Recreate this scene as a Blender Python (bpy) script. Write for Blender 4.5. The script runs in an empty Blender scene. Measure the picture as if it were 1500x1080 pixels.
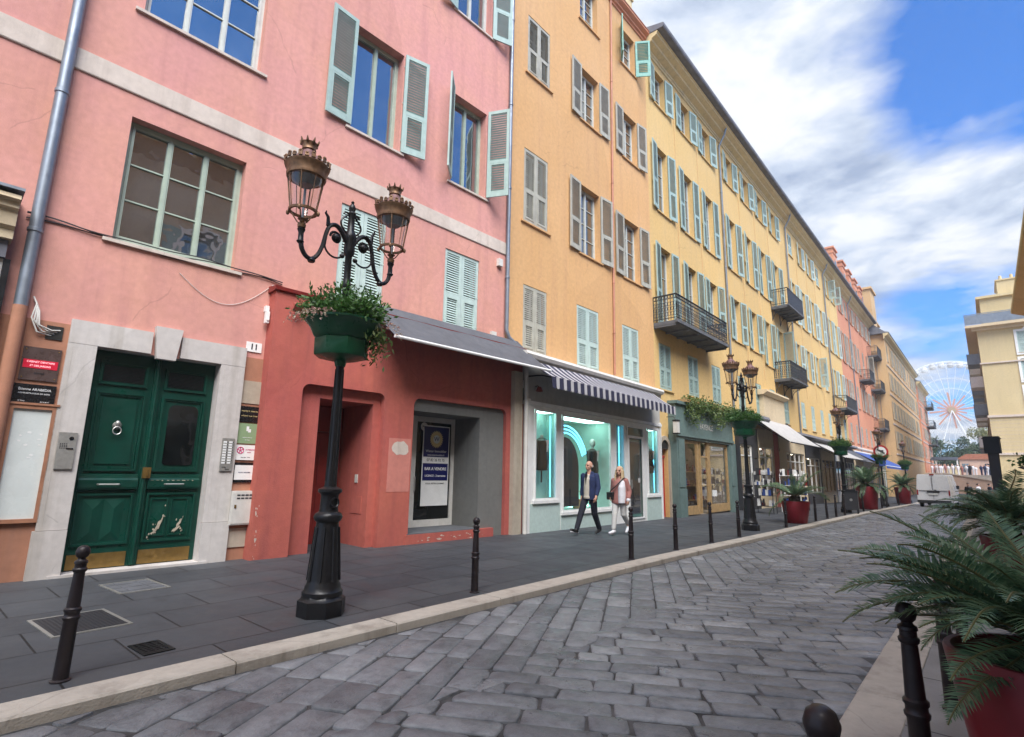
# tunables
HOLE1 = (0.10, 0.83, 0.555); HOLE2 = (0.0, 0.97, 0.215); BANK = (-0.30, 0.80, 0.52)
SKY_MUL = (.05, .34, .68); CLOUD_MUL = (2.4, 2.45, 2.55); SKY_STRENGTH = .10; SUN_E = 2.0; SUN_ANGLE = 45; EXPO = 2.0
HAZE = 0.0013
import bpy, bmesh, math, random
from mathutils import Matrix, Vector
random.seed(7)
R = random.Random(11)
S = bpy.context.scene
COL = S.collection
PI = math.pi
rad = math.radians

# ------------------------------------------------------------------ helpers
class MB:
    """collects faces; build() links them as ONE mesh object"""
    def __init__(s, M=None):
        s.v = []; s.f = []; s.m = []; s.sm = []; s.M = M or Matrix.Identity(4); s.tone = None
    def pts(s, P):
        i = len(s.v)
        for p in P:
            q = s.M @ Vector(p); s.v.append((q.x, q.y, q.z))
        return i
    def face(s, P, m=0, sm=False):
        i = s.pts(P); s.f.append(tuple(range(i, i + len(P)))); s.m.append(m); s.sm.append(sm)
    def fidx(s, idx, m=0, sm=False):
        s.f.append(tuple(idx)); s.m.append(m); s.sm.append(sm)
    def box(s, x0, x1, y0, y1, z0, z1, m=0):
        i = s.pts([(x0,y0,z0),(x1,y0,z0),(x1,y1,z0),(x0,y1,z0),(x0,y0,z1),(x1,y0,z1),(x1,y1,z1),(x0,y1,z1)])
        for q in ((0,3,2,1),(4,5,6,7),(0,1,5,4),(1,2,6,5),(2,3,7,6),(3,0,4,7)):
            s.fidx([i + k for k in q], m)
    def obox(s, c, ax, ay, az, m=0):
        c = Vector(c); ax = Vector(ax); ay = Vector(ay); az = Vector(az)
        P = [c-ax-ay-az, c+ax-ay-az, c+ax+ay-az, c-ax+ay-az, c-ax-ay+az, c+ax-ay+az, c+ax+ay+az, c-ax+ay+az]
        i = s.pts(P)
        for q in ((0,3,2,1),(4,5,6,7),(0,1,5,4),(1,2,6,5),(2,3,7,6),(3,0,4,7)):
            s.fidx([i + k for k in q], m)
    def frustum(s, c, z0, z1, w0, d0, w1, d1, m=0):
        x, y = c
        P = [(x-w0,y-d0,z0),(x+w0,y-d0,z0),(x+w0,y+d0,z0),(x-w0,y+d0,z0),(x-w1,y-d1,z1),(x+w1,y-d1,z1),(x+w1,y+d1,z1),(x-w1,y+d1,z1)]
        i = s.pts(P)
        for q in ((0,3,2,1),(4,5,6,7),(0,1,5,4),(1,2,6,5),(2,3,7,6),(3,0,4,7)):
            s.fidx([i + k for k in q], m)
    def lathe(s, prof, n=16, c=(0,0,0), m=0, sm=True, ph=0.0, axis='z', cap=True):
        rings = []
        for r, z in prof:
            P = []
            for k in range(n):
                a = ph + 2*PI*k/n
                if axis == 'z': P.append((c[0]+r*math.cos(a), c[1]+r*math.sin(a), c[2]+z))
                elif axis == 'y': P.append((c[0]+r*math.cos(a), c[1]-z, c[2]+r*math.sin(a)))
                else: P.append((c[0]+z, c[1]+r*math.cos(a), c[2]+r*math.sin(a)))
            rings.append(s.pts(P))
        for a, b in zip(rings, rings[1:]):
            for k in range(n):
                s.fidx([a+k, a+(k+1) % n, b+(k+1) % n, b+k], m, sm)
        if not cap: return
        if prof[0][0] > 1e-4: s.fidx([rings[0]+k for k in reversed(range(n))], m)
        if prof[-1][0] > 1e-4: s.fidx([rings[-1]+k for k in range(n)], m)
    def tube(s, path, r, n=8, m=0, sm=True, closed=False):
        path = [Vector(p) for p in path]; L = len(path)
        rr = r if isinstance(r, (list, tuple)) else [r]*L
        up = None; rings = []
        for i, p in enumerate(path):
            if closed: t = path[(i+1) % L] - path[i-1]
            else: t = path[min(i+1, L-1)] - path[max(i-1, 0)]
            if t.length < 1e-9: t = Vector((0,0,1))
            t.normalize()
            if up is None:
                up = Vector((0,0,1)) if abs(t.z) < .9 else Vector((1,0,0))
            x = up.cross(t)
            if x.length < 1e-6: x = Vector((1,0,0)).cross(t)
            x.normalize(); y = t.cross(x); up = y
            rings.append(s.pts([p + x*rr[i]*math.cos(2*PI*k/n) + y*rr[i]*math.sin(2*PI*k/n) for k in range(n)]))
        pr = list(zip(rings, rings[1:])) + ([(rings[-1], rings[0])] if closed else [])
        for a, b in pr:
            for k in range(n): s.fidx([a+k, a+(k+1) % n, b+(k+1) % n, b+k], m, sm)
        if not closed:
            s.fidx([rings[0]+k for k in reversed(range(n))], m); s.fidx([rings[-1]+k for k in range(n)], m)
    def prism(s, poly, y0, y1, m=0):
        """polygon in (x,z) extruded along y"""
        n = len(poly)
        a = s.pts([(x, y0, z) for x, z in poly]); b = s.pts([(x, y1, z) for x, z in poly])
        s.fidx([a+k for k in range(n)], m); s.fidx([b+k for k in reversed(range(n))], m)
        for k in range(n): s.fidx([a+(k+1) % n, a+k, b+k, b+(k+1) % n], m)
    def extr(s, prof, x0, x1, m=0, cap=True):
        """profile in (y,z) swept along x"""
        n = len(prof)
        a = s.pts([(x0, y, z) for y, z in prof]); b = s.pts([(x1, y, z) for y, z in prof])
        for k in range(n-1): s.fidx([a+k, b+k, b+k+1, a+k+1], m)
        if cap:
            s.fidx([a+n-1, b+n-1, b, a], m)
            s.fidx([a+k for k in range(n)], m); s.fidx([b+k for k in reversed(range(n))], m)
    def ell(s, c, r, nu=14, nv=9, m=0):
        c = Vector(c); rings = []
        for j in range(nv+1):
            t = PI*j/nv
            rings.append(s.pts([(c.x+r[0]*math.sin(t)*math.cos(2*PI*k/nu), c.y+r[1]*math.sin(t)*math.sin(2*PI*k/nu), c.z-r[2]*math.cos(t)) for k in range(nu)]))
        for a, b in zip(rings, rings[1:]):
            for k in range(nu): s.fidx([a+k, a+(k+1) % nu, b+(k+1) % nu, b+k], m, True)
    def cap(s, p0, p1, r0, r1, n=12, m=0):
        p0 = Vector(p0); p1 = Vector(p1); d = (p1-p0)
        if d.length < 1e-6: d = Vector((0,0,.001))
        t = d.normalized(); path = []; rr = []
        for k in range(5):
            a = PI/2*(1-k/4); path.append(p0 - t*r0*math.sin(a)); rr.append(max(r0*math.cos(a), 1e-4))
        for k in range(5):
            a = PI/2*(k/4); path.append(p1 + t*r1*math.sin(a)); rr.append(max(r1*math.cos(a), 1e-4))
        s.tube(path, rr, n, m)
    def torso(s, rings, n=20):
        R_ = [s.pts([(cx+rx*math.cos(2*PI*k/n), cy+ry*math.sin(2*PI*k/n), z) for k in range(n)]) for z, rx, ry, cx, cy in rings]
        for a, b in zip(R_, R_[1:]):
            for k in range(n): s.fidx([a+k, a+(k+1) % n, b+(k+1) % n, b+k], 0, True)
        s.fidx([R_[0]+k for k in reversed(range(n))]); s.fidx([R_[-1]+k for k in range(n)])
    def mesh(s, name, mats, angle=40):
        me = bpy.data.meshes.new(name); me.from_pydata(s.v, [], s.f)
        for mt in (mats if isinstance(mats, (list, tuple)) else [mats]): me.materials.append(mt)
        me.polygons.foreach_set('material_index', s.m)
        me.polygons.foreach_set('use_smooth', s.sm)
        if any(s.sm): me.set_sharp_from_angle(angle=rad(angle))
        if s.tone:
            at = me.attributes.new('tone', 'FLOAT', 'FACE'); at.data.foreach_set('value', s.tone)
        me.update(); return me
    def build(s, name, mats, parent=None, loc=None, rot=None, angle=40):
        return link(name, s.mesh(name, mats, angle), parent, loc, rot)

def link(name, me, parent=None, loc=None, rot=None):
    o = bpy.data.objects.new(name, me); COL.objects.link(o)
    if parent: o.parent = parent
    if loc: o.location = loc
    if rot: o.rotation_euler = rot
    return o
def tag(o, label=None, cat=None, group=None, kind=None):
    if label: o['label'] = label
    if cat: o['category'] = cat
    if group: o['group'] = group
    if kind: o['kind'] = kind
    return o
def thing(name, label, cat, loc=(0,0,0), rz=0, group=None):
    o = bpy.data.objects.new(name, None); COL.objects.link(o); o.location = loc; o.rotation_euler = (0,0,rz)
    o.empty_display_size = .2
    return tag(o, label, cat, group)
KIDS = {}
def kids(o): return [c for c in COL.objects if c.parent == o]
def copy_tree(o, parent=None):
    c = o.copy(); COL.objects.link(c)
    if parent: c.parent = parent
    for ch in kids(o): copy_tree(ch, c)
    return c
def dup(o, loc, rz, label, group=None):
    c = copy_tree(o); c.location = loc; c.rotation_euler = (0,0,rz); c['label'] = label
    if group: c['group'] = group
    return c
GY = [-50,10,15,22,31,56,75,110]; GZ = [0,0,-.05,-.10,-.16,-.50,-.6,-.6]
def zg(y):
    if y <= GY[0]: return GZ[0]
    for a, b, c, d in zip(GY, GY[1:], GZ, GZ[1:]):
        if y <= b: return c + (d-c)*(y-a)/(b-a)
    return GZ[-1]
def frame(a, b):
    """Empty-frame of a facade: local x along it, local -y out to the street"""
    ang = math.atan2(b[1]-a[1], b[0]-a[0]); return (a[0], a[1], 0), ang
def fmat(a, b):
    loc, ang = frame(a, b); return Matrix.Translation(loc) @ Matrix.Rotation(ang, 4, 'Z')

# ------------------------------------------------------------------ materials
def newmat(name):
    m = bpy.data.materials.new(name); m.use_nodes = True
    nt = m.node_tree; b = nt.nodes['Principled BSDF']; return m, nt, b
def N(nt, t, **k):
    n = nt.nodes.new(t)
    for a, v in k.items():
        if a.startswith('i_'): n.inputs[a[2:].replace('_', ' ')].default_value = v
        else: setattr(n, a, v)
    return n
def ramp(nt, stops):
    r = nt.nodes.new('ShaderNodeValToRGB'); e = r.color_ramp.elements
    while len(e) < len(stops): e.new(.5)
    for k, (p, c) in enumerate(stops):
        e[k].position = p; e[k].color = (*c, 1) if len(c) == 3 else c
    return r
def mixc(nt, fac, a, b, mode='MIX'):
    n = nt.nodes.new('ShaderNodeMix'); n.data_type = 'RGBA'; n.blend_type = mode
    for i, v in ((0, fac), (6, a), (7, b)):
        if hasattr(v, 'is_output'): nt.links.new(v, n.inputs[i])
        elif i == 0: n.inputs[0].default_value = v
        else: n.inputs[i].default_value = (*v, 1)
    return n.outputs[2]
def mth(nt, op, a, b=None, c=None, clamp=False):
    n = nt.nodes.new('ShaderNodeMath'); n.operation = op; n.use_clamp = clamp
    for i, v in enumerate((a, b, c)):
        if v is None: continue
        if hasattr(v, 'is_output'): nt.links.new(v, n.inputs[i])
        else: n.inputs[i].default_value = v
    return n.outputs[0]
def noise(nt, vec, scale, detail=5, rough=.55, dist=0):
    n = N(nt, 'ShaderNodeTexNoise'); n.inputs['Scale'].default_value = scale; n.inputs['Detail'].default_value = detail
    n.inputs['Roughness'].default_value = rough; n.inputs['Distortion'].default_value = dist
    if vec is not None: nt.links.new(vec, n.inputs['Vector'])
    return n.outputs['Fac']
def coords(nt, scale=(1,1,1), kind='Object'):
    t = N(nt, 'ShaderNodeTexCoord'); mp = N(nt, 'ShaderNodeMapping'); mp.inputs['Scale'].default_value = scale
    nt.links.new(t.outputs[kind], mp.inputs['Vector']); return mp.outputs['Vector']
def bump(nt, b, h, strength=.3, dist=.02):
    n = N(nt, 'ShaderNodeBump'); n.inputs['Strength'].default_value = strength; n.inputs['Distance'].default_value = dist
    nt.links.new(h, n.inputs['Height']); nt.links.new(n.outputs['Normal'], b.inputs['Normal'])
def stucco(name, c, c2, stain, big=.45, bs=.25):
    m, nt, b = newmat(name)
    v = coords(nt); vs = coords(nt, (2.4, 2.4, .14))
    n1 = noise(nt, v, .55, 6, .6); n2 = noise(nt, vs, 1.3, 6, .65); n3 = noise(nt, v, 9, 4, .6)
    r1 = ramp(nt, [(.35, (0,0,0)), (.72, (1,1,1))]); nt.links.new(n1, r1.inputs[0])
    col = mixc(nt, mth(nt, 'MULTIPLY', r1.outputs[0], big), c, c2)
    r2 = ramp(nt, [(.5, (0,0,0)), (.8, (1,1,1))]); nt.links.new(n2, r2.inputs[0])
    col = mixc(nt, mth(nt, 'MULTIPLY', r2.outputs[0], .9), col, stain)
    pv_ = N(nt, 'ShaderNodeTexVoronoi'); pv_.inputs['Scale'].default_value = .42; pw = N(nt, 'ShaderNodeMix'); pw.data_type = 'VECTOR'; pw.inputs[0].default_value = .3
    pz = N(nt, 'ShaderNodeTexNoise'); pz.inputs['Scale'].default_value = 1.1; pz.inputs['Detail'].default_value = 3; nt.links.new(v, pz.inputs['Vector']); nt.links.new(v, pw.inputs[4]); nt.links.new(pz.outputs['Color'], pw.inputs[5]); nt.links.new(pw.outputs[1], pv_.inputs['Vector'])
    pr_ = ramp(nt, [(0, (.90,.885,.88)), (1, (1.07,1.075,1.08))]); nt.links.new(pv_.outputs['Color'], pr_.inputs[0]); col = mixc(nt, 1, col, pr_.outputs[0], 'MULTIPLY')
    r3 = ramp(nt, [(.3, (.9,.9,.9)), (.7, (1.05,1.05,1.05))]); nt.links.new(n3, r3.inputs[0])
    col = mixc(nt, 1, col, r3.outputs[0], 'MULTIPLY')
    # thin cracks: edges of a large warped cell pattern, broken up by noise
    vo = N(nt, 'ShaderNodeTexVoronoi'); vo.feature = 'DISTANCE_TO_EDGE'; vo.inputs['Scale'].default_value = .33
    w = N(nt, 'ShaderNodeMix'); w.data_type = 'VECTOR'; w.inputs[0].default_value = .22
    nz = N(nt, 'ShaderNodeTexNoise'); nz.inputs['Scale'].default_value = 1.7; nz.inputs['Detail'].default_value = 5
    nt.links.new(v, nz.inputs['Vector']); nt.links.new(v, w.inputs[4]); nt.links.new(nz.outputs['Color'], w.inputs[5])
    nt.links.new(w.outputs[1], vo.inputs['Vector'])
    cr = mth(nt, 'LESS_THAN', vo.outputs['Distance'], .0016)
    cr = mth(nt, 'MULTIPLY', cr, mth(nt, 'GREATER_THAN', noise(nt, v, .9, 2), .54))
    col = mixc(nt, mth(nt, 'MULTIPLY', cr, .3), col, tuple(x*.45 for x in c))
    nt.links.new(col, b.inputs['Base Color']); b.inputs['Roughness'].default_value = .9
    b.inputs['Specular IOR Level'].default_value = .25
    bump(nt, b, mth(nt, 'ADD', noise(nt, v, 60, 4), mth(nt, 'MULTIPLY', n1, 3)), bs, .012)
    return m
def paint(name, c, rough=.5, var=.12, metal=0, scale=6, bs=.05, spec=.5, dirt=None, dirtamt=.3):
    m, nt, b = newmat(name); v = coords(nt)
    n = noise(nt, v, scale, 5, .6); r = ramp(nt, [(.3, tuple(x*(1-var) for x in c)), (.7, tuple(min(1, x*(1+var)) for x in c))])
    nt.links.new(n, r.inputs[0]); col = r.outputs[0]
    if dirt:
        n2 = noise(nt, coords(nt, (1,1,.35)), scale*.7, 6, .7); r2 = ramp(nt, [(.5, (0,0,0)), (.75, (1,1,1))]); nt.links.new(n2, r2.inputs[0])
        col = mixc(nt, mth(nt, 'MULTIPLY', r2.outputs[0], dirtamt), col, dirt)
    nt.links.new(col, b.inputs['Base Color']); b.inputs['Roughness'].default_value = rough; b.inputs['Metallic'].default_value = metal
    b.inputs['Specular IOR Level'].default_value = spec
    rr = ramp(nt, [(.3, (max(0,rough-.1),)*3), (.7, (min(1,rough+.12),)*3)]); nt.links.new(noise(nt, v, scale*2.3, 4), rr.inputs[0])
    nt.links.new(rr.outputs[0], b.inputs['Roughness'])
    if bs: bump(nt, b, noise(nt, v, scale*9, 4), bs, .004)
    return m
def flat(name, c, rough=.6, metal=0, emit=0):
    m, nt, b = newmat(name); b.inputs['Base Color'].default_value = (*c, 1); b.inputs['Roughness'].default_value = rough
    b.inputs['Metallic'].default_value = metal
    if emit: b.inputs['Emission Color'].default_value = (*c, 1); b.inputs['Emission Strength'].default_value = emit
    return m
def pane_mat(name, c=(.015,.02,.025), ior=3.8, wob=.05):
    m, nt, b = newmat(name); b.inputs['Base Color'].default_value = (*c, 1); b.inputs['Roughness'].default_value = .02
    b.inputs['IOR'].default_value = ior
    v = coords(nt); rc = ramp(nt, [(.4, c), (.75, tuple(x*2.5+.01 for x in c))]); nt.links.new(noise(nt, v, 1.1, 3), rc.inputs[0])
    nt.links.new(rc.outputs[0], b.inputs['Base Color'])
    bump(nt, b, noise(nt, v, 2.2, 2), wob, .1); return m
def clear_glass(name, tint=(1,1,1), refl=.9):
    m = bpy.data.materials.new(name); m.use_nodes = True; nt = m.node_tree; nt.nodes.clear()
    o = N(nt, 'ShaderNodeOutputMaterial'); t = N(nt, 'ShaderNodeBsdfTransparent'); t.inputs[0].default_value = (*tint, 1)
    g = N(nt, 'ShaderNodeBsdfGlossy'); g.inputs['Roughness'].default_value = .02; g.inputs[0].default_value = (refl,)*3 + (1,)
    f = N(nt, 'ShaderNodeLayerWeight'); f.inputs[0].default_value = .5; mx = N(nt, 'ShaderNodeMixShader')
    nt.links.new(mth(nt, 'ADD', mth(nt, 'MULTIPLY', mth(nt, 'POWER', f.outputs['Facing'], 4.0), .8), .06), mx.inputs[0]); nt.links.new(t.outputs[0], mx.inputs[1]); nt.links.new(g.outputs[0], mx.inputs[2]); nt.links.new(mx.outputs[0], o.inputs[0])
    return m
def leafmat(name, c, c2, trans=.25, rough=.45):
    m, nt, b = newmat(name); g = N(nt, 'ShaderNodeNewGeometry'); r = ramp(nt, [(0, c), (1, c2)])
    nt.links.new(g.outputs['Random Per Island'], r.inputs[0]); nt.links.new(r.outputs[0], b.inputs['Base Color'])
    b.inputs['Roughness'].default_value = rough
    tr = N(nt, 'ShaderNodeBsdfTranslucent'); nt.links.new(r.outputs[0], tr.inputs[0]); mx = N(nt, 'ShaderNodeMixShader'); mx.inputs[0].default_value = trans
    o = nt.nodes['Material Output']; nt.links.new(b.outputs[0], mx.inputs[1]); nt.links.new(tr.outputs[0], mx.inputs[2]); nt.links.new(mx.outputs[0], o.inputs[0])
    return m

MT = {}
MT['pink'] = stucco('pink_stucco', (.62,.30,.27), (.65,.33,.235), (.50,.235,.215), .8)
MT['belt'] = stucco('belt_paint', (.60,.52,.45), (.68,.60,.53), (.40,.33,.28), .5)
MT['dado'] = stucco('base_paint', (.40,.19,.12), (.46,.23,.15), (.30,.16,.12), .6)
MT['red'] = stucco('red_stucco', (.43,.105,.09), (.50,.145,.10), (.30,.085,.08), .85, .45)
MT['redfresh'] = stucco('repaint', (.56,.21,.17), (.58,.23,.18), (.5,.19,.15), .4)
MT['grey'] = stucco('grey_stucco', (.17,.17,.16), (.20,.20,.185), (.13,.13,.125), .5)
MT['orange'] = stucco('orange_stucco', (.63,.37,.165), (.66,.41,.21), (.54,.31,.16), .6)
MT['yellow'] = stucco('yellow_stucco', (.67,.45,.18), (.69,.49,.23), (.58,.40,.19), .6)
MT['salmon'] = stucco('salmon_stucco', (.60,.25,.15), (.64,.31,.18), (.48,.22,.15), .6)
MT['tan'] = stucco('tan_stucco', (.60,.39,.19), (.64,.44,.25), (.5,.33,.18), .6)
MT['oppo'] = stucco('pale_ochre_stucco', (.60,.49,.34), (.64,.53,.38), (.5,.40,.28), .6)  # one even ochre, lightened to bounce light onto the facades across the street
MT['cream'] = stucco('cream_stucco', (.62,.50,.33), (.66,.55,.38), (.55,.44,.30), .6)
MT['pale'] = stucco('pale_yellow_stucco', (.60,.49,.28), (.64,.53,.33), (.52,.43,.26), .5)
MT['eave'] = stucco('eave_paint', (.66,.52,.28), (.70,.56,.33), (.50,.40,.24), .5)
MT['marble'] = stucco('worn_marble', (.56,.52,.49), (.64,.61,.58), (.38,.34,.29), .7, .12)
MT['stone'] = stucco('rough_stone', (.42,.36,.28), (.52,.46,.38), (.25,.21,.16), .7, .3)
MT['sage'] = paint('sage_shutter_paint', (.34,.45,.41), .55, .1, 0, 5, .05, .4, (.27,.34,.31), .5)
MT['sagelight'] = paint('pale_sage_shutter_paint', (.46,.57,.53), .55, .1, 0, 5, .05, .4, (.33,.38,.35), .4)
MT['oldshut'] = paint('weathered_shutter_paint', (.40,.39,.33), .7, .15, 0, 5, .08, .3, (.24,.23,.19), .6)
MT['teal'] = paint('teal_shutter_paint', (.13,.33,.28), .5, .1, 0, 5, .05, .4)
MT['frame'] = paint('sage_frame_paint', (.36,.43,.35), .5, .1, 0, 5, .04, .4, (.28,.33,.27), .4)
MT['framew'] = paint('pale_frame_paint', (.52,.54,.50), .5, .1, 0, 5, .04, .4)
MT['pane'] = pane_mat('window_glass'); MT['doorpane'] = pane_mat('dark_door_glass', (.004,.005,.005), 1.5)
MT['zinc'] = paint('zinc', (.23,.26,.30), .45, .15, .6, 4, .05)
MT['rustpipe'] = paint('painted_pipe', (.45,.20,.13), .6, .15, 0, 4, .05)
MT['iron'] = paint('black_cast_iron', (.012,.012,.014), .38, .2, .3, 9, .12, .5)
MT['bollard'] = paint('brown_black_iron', (.022,.016,.018), .42, .25, .3, 9, .12, .5)
MT['bronze'] = paint('old_bronze', (.20,.115,.065), .48, .45, .55, 14, .1)
MT['violet'] = paint('oxidised_copper_roof', (.17,.09,.09), .55, .35, .3, 12, .1)
MT['railing'] = paint('balcony_iron', (.035,.038,.045), .5, .2, .3, 9, .05)
MT['slab'] = paint('balcony_underside', (.10,.105,.115), .8, .2, 0, 4, .1)
MT['roof'] = paint('roof_edge', (.15,.15,.17), .8, .25, 0, 3, .2)
MT['tile'] = paint('roof_tile', (.34,.14,.085), .85, .25, 0, 3, .3)
MT['greendoor'] = paint('green_door_paint', (.003,.042,.028), .36, .25, 0, 3.5, .04, .35, (.010,.058,.042), .35)
MT['brass'] = paint('brass_plate', (.32,.20,.065), .38, .2, .8, 8, .05)
MT['chip'] = paint('bare_wood', (.40,.34,.26), .8, .25, 0, 30, .1)
MT['silver'] = paint('brushed_steel', (.45,.44,.41), .42, .12, .7, 20, .03)
MT['black'] = paint('black_plaque', (.010,.010,.012), .25, .2, 0, 8, 0)
MT['brownp'] = paint('brown_plaque', (.085,.055,.05), .3, .2, 0, 8, 0)
MT['white'] = paint('white_paint', (.80,.80,.78), .5, .06, 0, 5, .03)
MT['offwhite'] = paint('off_white_paint', (.62,.60,.56), .55, .1, 0, 5, .05, .4, (.45,.42,.37), .4)
MT['lettw'] = flat('white_lettering', (.8,.8,.8)); MT['lettd'] = flat('dark_lettering', (.02,.02,.025)); MT['lettg'] = flat('gold_lettering', (.62,.50,.24))
MT['lettp'] = flat('magenta_lettering', (.55,.03,.16)); MT['navy'] = flat('navy_print', (.008,.010,.10), .35)
MT['redled'] = flat('red_led_panel', (.45,.008,.03), .4, 0, .10); MT['ledtext'] = flat('pink_led_text', (1,.55,.6), .4, 0, .22)
MT['greenp'] = flat('green_plaque', (.24,.34,.19), .35)
MT['wood'] = paint('golden_wood', (.40,.26,.12), .45, .25, 0, 8, .1)
MT['woodframe'] = paint('brown_wood_frame', (.33,.15,.085), .5, .2, 0, 8, .08)
MT['paper'] = paint('poster_paper', (.62,.66,.64), .25, .06, 0, 3, .02)
MT['canvas'] = paint('charcoal_canvas', (.085,.088,.10), .85, .15, 0, 3, .1)
MT['canvasw'] = paint('white_canvas', (.43,.415,.40), .85, .08, 0, 3, .1, .3, (.45,.43,.42), .3)
MT['stripew'] = paint('grey_white_stripe_canvas', (.42,.41,.42), .85, .1, 0, 3, .05); MT['rampw'] = stucco('pale_rose_render', (.60,.42,.33), (.64,.47,.38), (.5,.36,.29), .6)
MT['canvasb'] = paint('blue_canvas', (.03,.07,.26), .8, .1, 0, 3, .1)
MT['navyc'] = paint('navy_stripe_canvas', (.02,.02,.05), .85, .1, 0, 3, .05)
MT['mint'] = paint('mint_panel', (.42,.62,.56), .5, .05, 0, 3, .02)
MT['mintp'] = paint('mint_tiles', (.50,.62,.58), .45, .08, 0, 12, .05)
MT['shopgrey'] = stucco('shop_render', (.46,.45,.42), (.50,.49,.45), (.36,.35,.32), .4)
MT['neon'] = flat('cyan_light', (.12,.62,.95), .4, 0, 1.0)
MT['lamp'] = flat('shop_lamp', (.62,1,.90), .4, 0, 1.5)
MT['warmlamp'] = flat('warm_shop_lamp', (1,.86,.62), .4, 0, 3.5)
MT['glass'] = clear_glass('shop_glass'); MT['lampglass'] = clear_glass('lantern_glass', (.93,.92,.90))
MT['tealshop'] = paint('teal_shop_paint', (.125,.185,.175), .5, .12, 0, 4, .05, .4, (.07,.13,.13), .5)
MT['dark'] = flat('dark_interior', (.02,.018,.016), .9)
MT['interior'] = paint('shop_interior', (.30,.25,.19), .8, .3, 0, 3, .1)
MT['reddoor'] = paint('red_door_paint', (.42,.010,.012), .4, .15, 0, 4, .04)
MT['darkred'] = paint('dark_red_door', (.20,.018,.014), .45, .15, 0, 4, .05)
MT['pot'] = paint('burgundy_planter', (.17,.003,.010), .45, .12, 0, 3, .06)
MT['soil'] = paint('soil', (.03,.022,.016), .95, .3, 0, 12, .4)
MT['bowl'] = paint('green_bowl_paint', (.004,.066,.028), .34, .15, 0, 5, .04)
MT['cyc'] = leafmat('cycad_leaflet', (.05,.125,.068), (.18,.28,.15), .3, .35)
MT['rachis'] = paint('frond_stem', (.13,.12,.045), .6, .2, 0, 10, .05)
MT['bark'] = paint('shaggy_bark', (.06,.042,.03), .95, .4, 0, 14, .5)
MT['leaf'] = leafmat('pot_leaf', (.025,.085,.018), (.10,.22,.05), .3)
MT['ivy'] = leafmat('ivy_leaf', (.05,.11,.025), (.18,.23,.07), .3)
MT['varleaf'] = leafmat('variegated_leaf', (.45,.42,.30), (.55,.30,.28), .3)
MT['treeleaf'] = leafmat('tree_leaf', (.025,.06,.022), (.075,.12,.04), .25)
MT['yellowleaf'] = leafmat('yellow_leaf', (.16,.18,.05), (.28,.26,.09), .25)
MT['kerb'] = stucco('kerb_stone', (.43,.39,.34), (.52,.475,.41), (.20,.17,.14), .85, .35)
MT['skin'] = paint('skin', (.50,.27,.19), .55, .06, 0, 20, .03)
MT['navycloth'] = paint('navy_jacket_cloth', (.012,.022,.075), .85, .2, 0, 15, .2)
MT['beigecloth'] = paint('beige_knit', (.46,.42,.35), .9, .1, 0, 15, .2)
MT['darkcloth'] = paint('dark_denim', (.008,.009,.018), .85, .2, 0, 15, .2)
MT['pinkcloth'] = paint('dusty_pink_cloth', (.33,.14,.12), .85, .12, 0, 15, .2)
MT['whitecloth'] = paint('white_cloth', (.68,.67,.70), .85, .08, 0, 15, .2)
MT['greycloth'] = paint('pale_grey_cloth', (.55,.54,.52), .85, .08, 0, 15, .2)
MT['blond'] = paint('blond_hair', (.46,.34,.20), .6, .3, 0, 40, .3)
MT['leather'] = paint('black_leather', (.012,.011,.011), .4, .2, 0, 15, .1)
MT['vanwhite'] = paint('van_paint', (.80,.81,.84), .3, .04, 0, 1.5, 0, .5, (.5,.5,.5), .25)
MT['rubber'] = flat('rubber', (.015,.015,.016), .8); MT['taillight'] = flat('tail_light', (.35,.01,.01), .2)
MT['plastic'] = flat('dark_plastic', (.03,.03,.035), .5)
# ------------------------------------------------------------------ camera (position and turn measured from the street's own lines)
cam = bpy.data.cameras.new('camera'); camo = bpy.data.objects.new('camera', cam); COL.objects.link(camo); S.camera = camo
fpx = 790.0
d1 = Vector((1448-750, 703-540, fpx)).normalized(); d2 = Vector((2448-750, 703+18-540, fpx))
up = d1.cross(d2).normalized()
if up.y > 0: up = -up
Xc = d1.cross(up)
RW = Matrix((Xc, d1, up))            # world axes as rows in camera coordinates (right, down, forward)
cr, cu, cb = RW @ Vector((1,0,0)), RW @ Vector((0,-1,0)), RW @ Vector((0,0,-1))
camo.matrix_world = Matrix(((cr.x,cu.x,cb.x,0),(cr.y,cu.y,cb.y,0),(cr.z,cu.z,cb.z,1.5),(0,0,0,1)))
cam.sensor_width = 36; cam.lens = 36*fpx/1500; cam.clip_start = .05; cam.clip_end = 3000

# ------------------------------------------------------------------ sky and light
SUN_EL, SUN_DIR = rad(52), Vector((.62, -.50))
w = bpy.data.worlds.new('World'); S.world = w; w.use_nodes = True
nt = w.node_tree; nt.nodes.clear()
out = N(nt, 'ShaderNodeOutputWorld'); bg = N(nt, 'ShaderNodeBackground')
sky = N(nt, 'ShaderNodeTexSky'); sky.sky_type = 'NISHITA'; sky.sun_disc = False; sky.sun_elevation = SUN_EL
sky.sun_rotation = math.atan2(SUN_DIR.x, SUN_DIR.y); sky.air_density = 1.0; sky.dust_density = .6; sky.ozone_density = 2.0; sky.altitude = 0
tc = N(nt, 'ShaderNodeTexCoord'); D = tc.outputs['Generated']
sep = N(nt, 'ShaderNodeSeparateXYZ'); nt.links.new(D, sep.inputs[0])
zz = mth(nt, 'ADD', mth(nt, 'MAXIMUM', sep.outputs[2], 0), .17)
comb = N(nt, 'ShaderNodeCombineXYZ'); nt.links.new(mth(nt, 'DIVIDE', sep.outputs[0], zz), comb.inputs[0]); nt.links.new(mth(nt, 'DIVIDE', sep.outputs[1], zz), comb.inputs[1])
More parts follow.
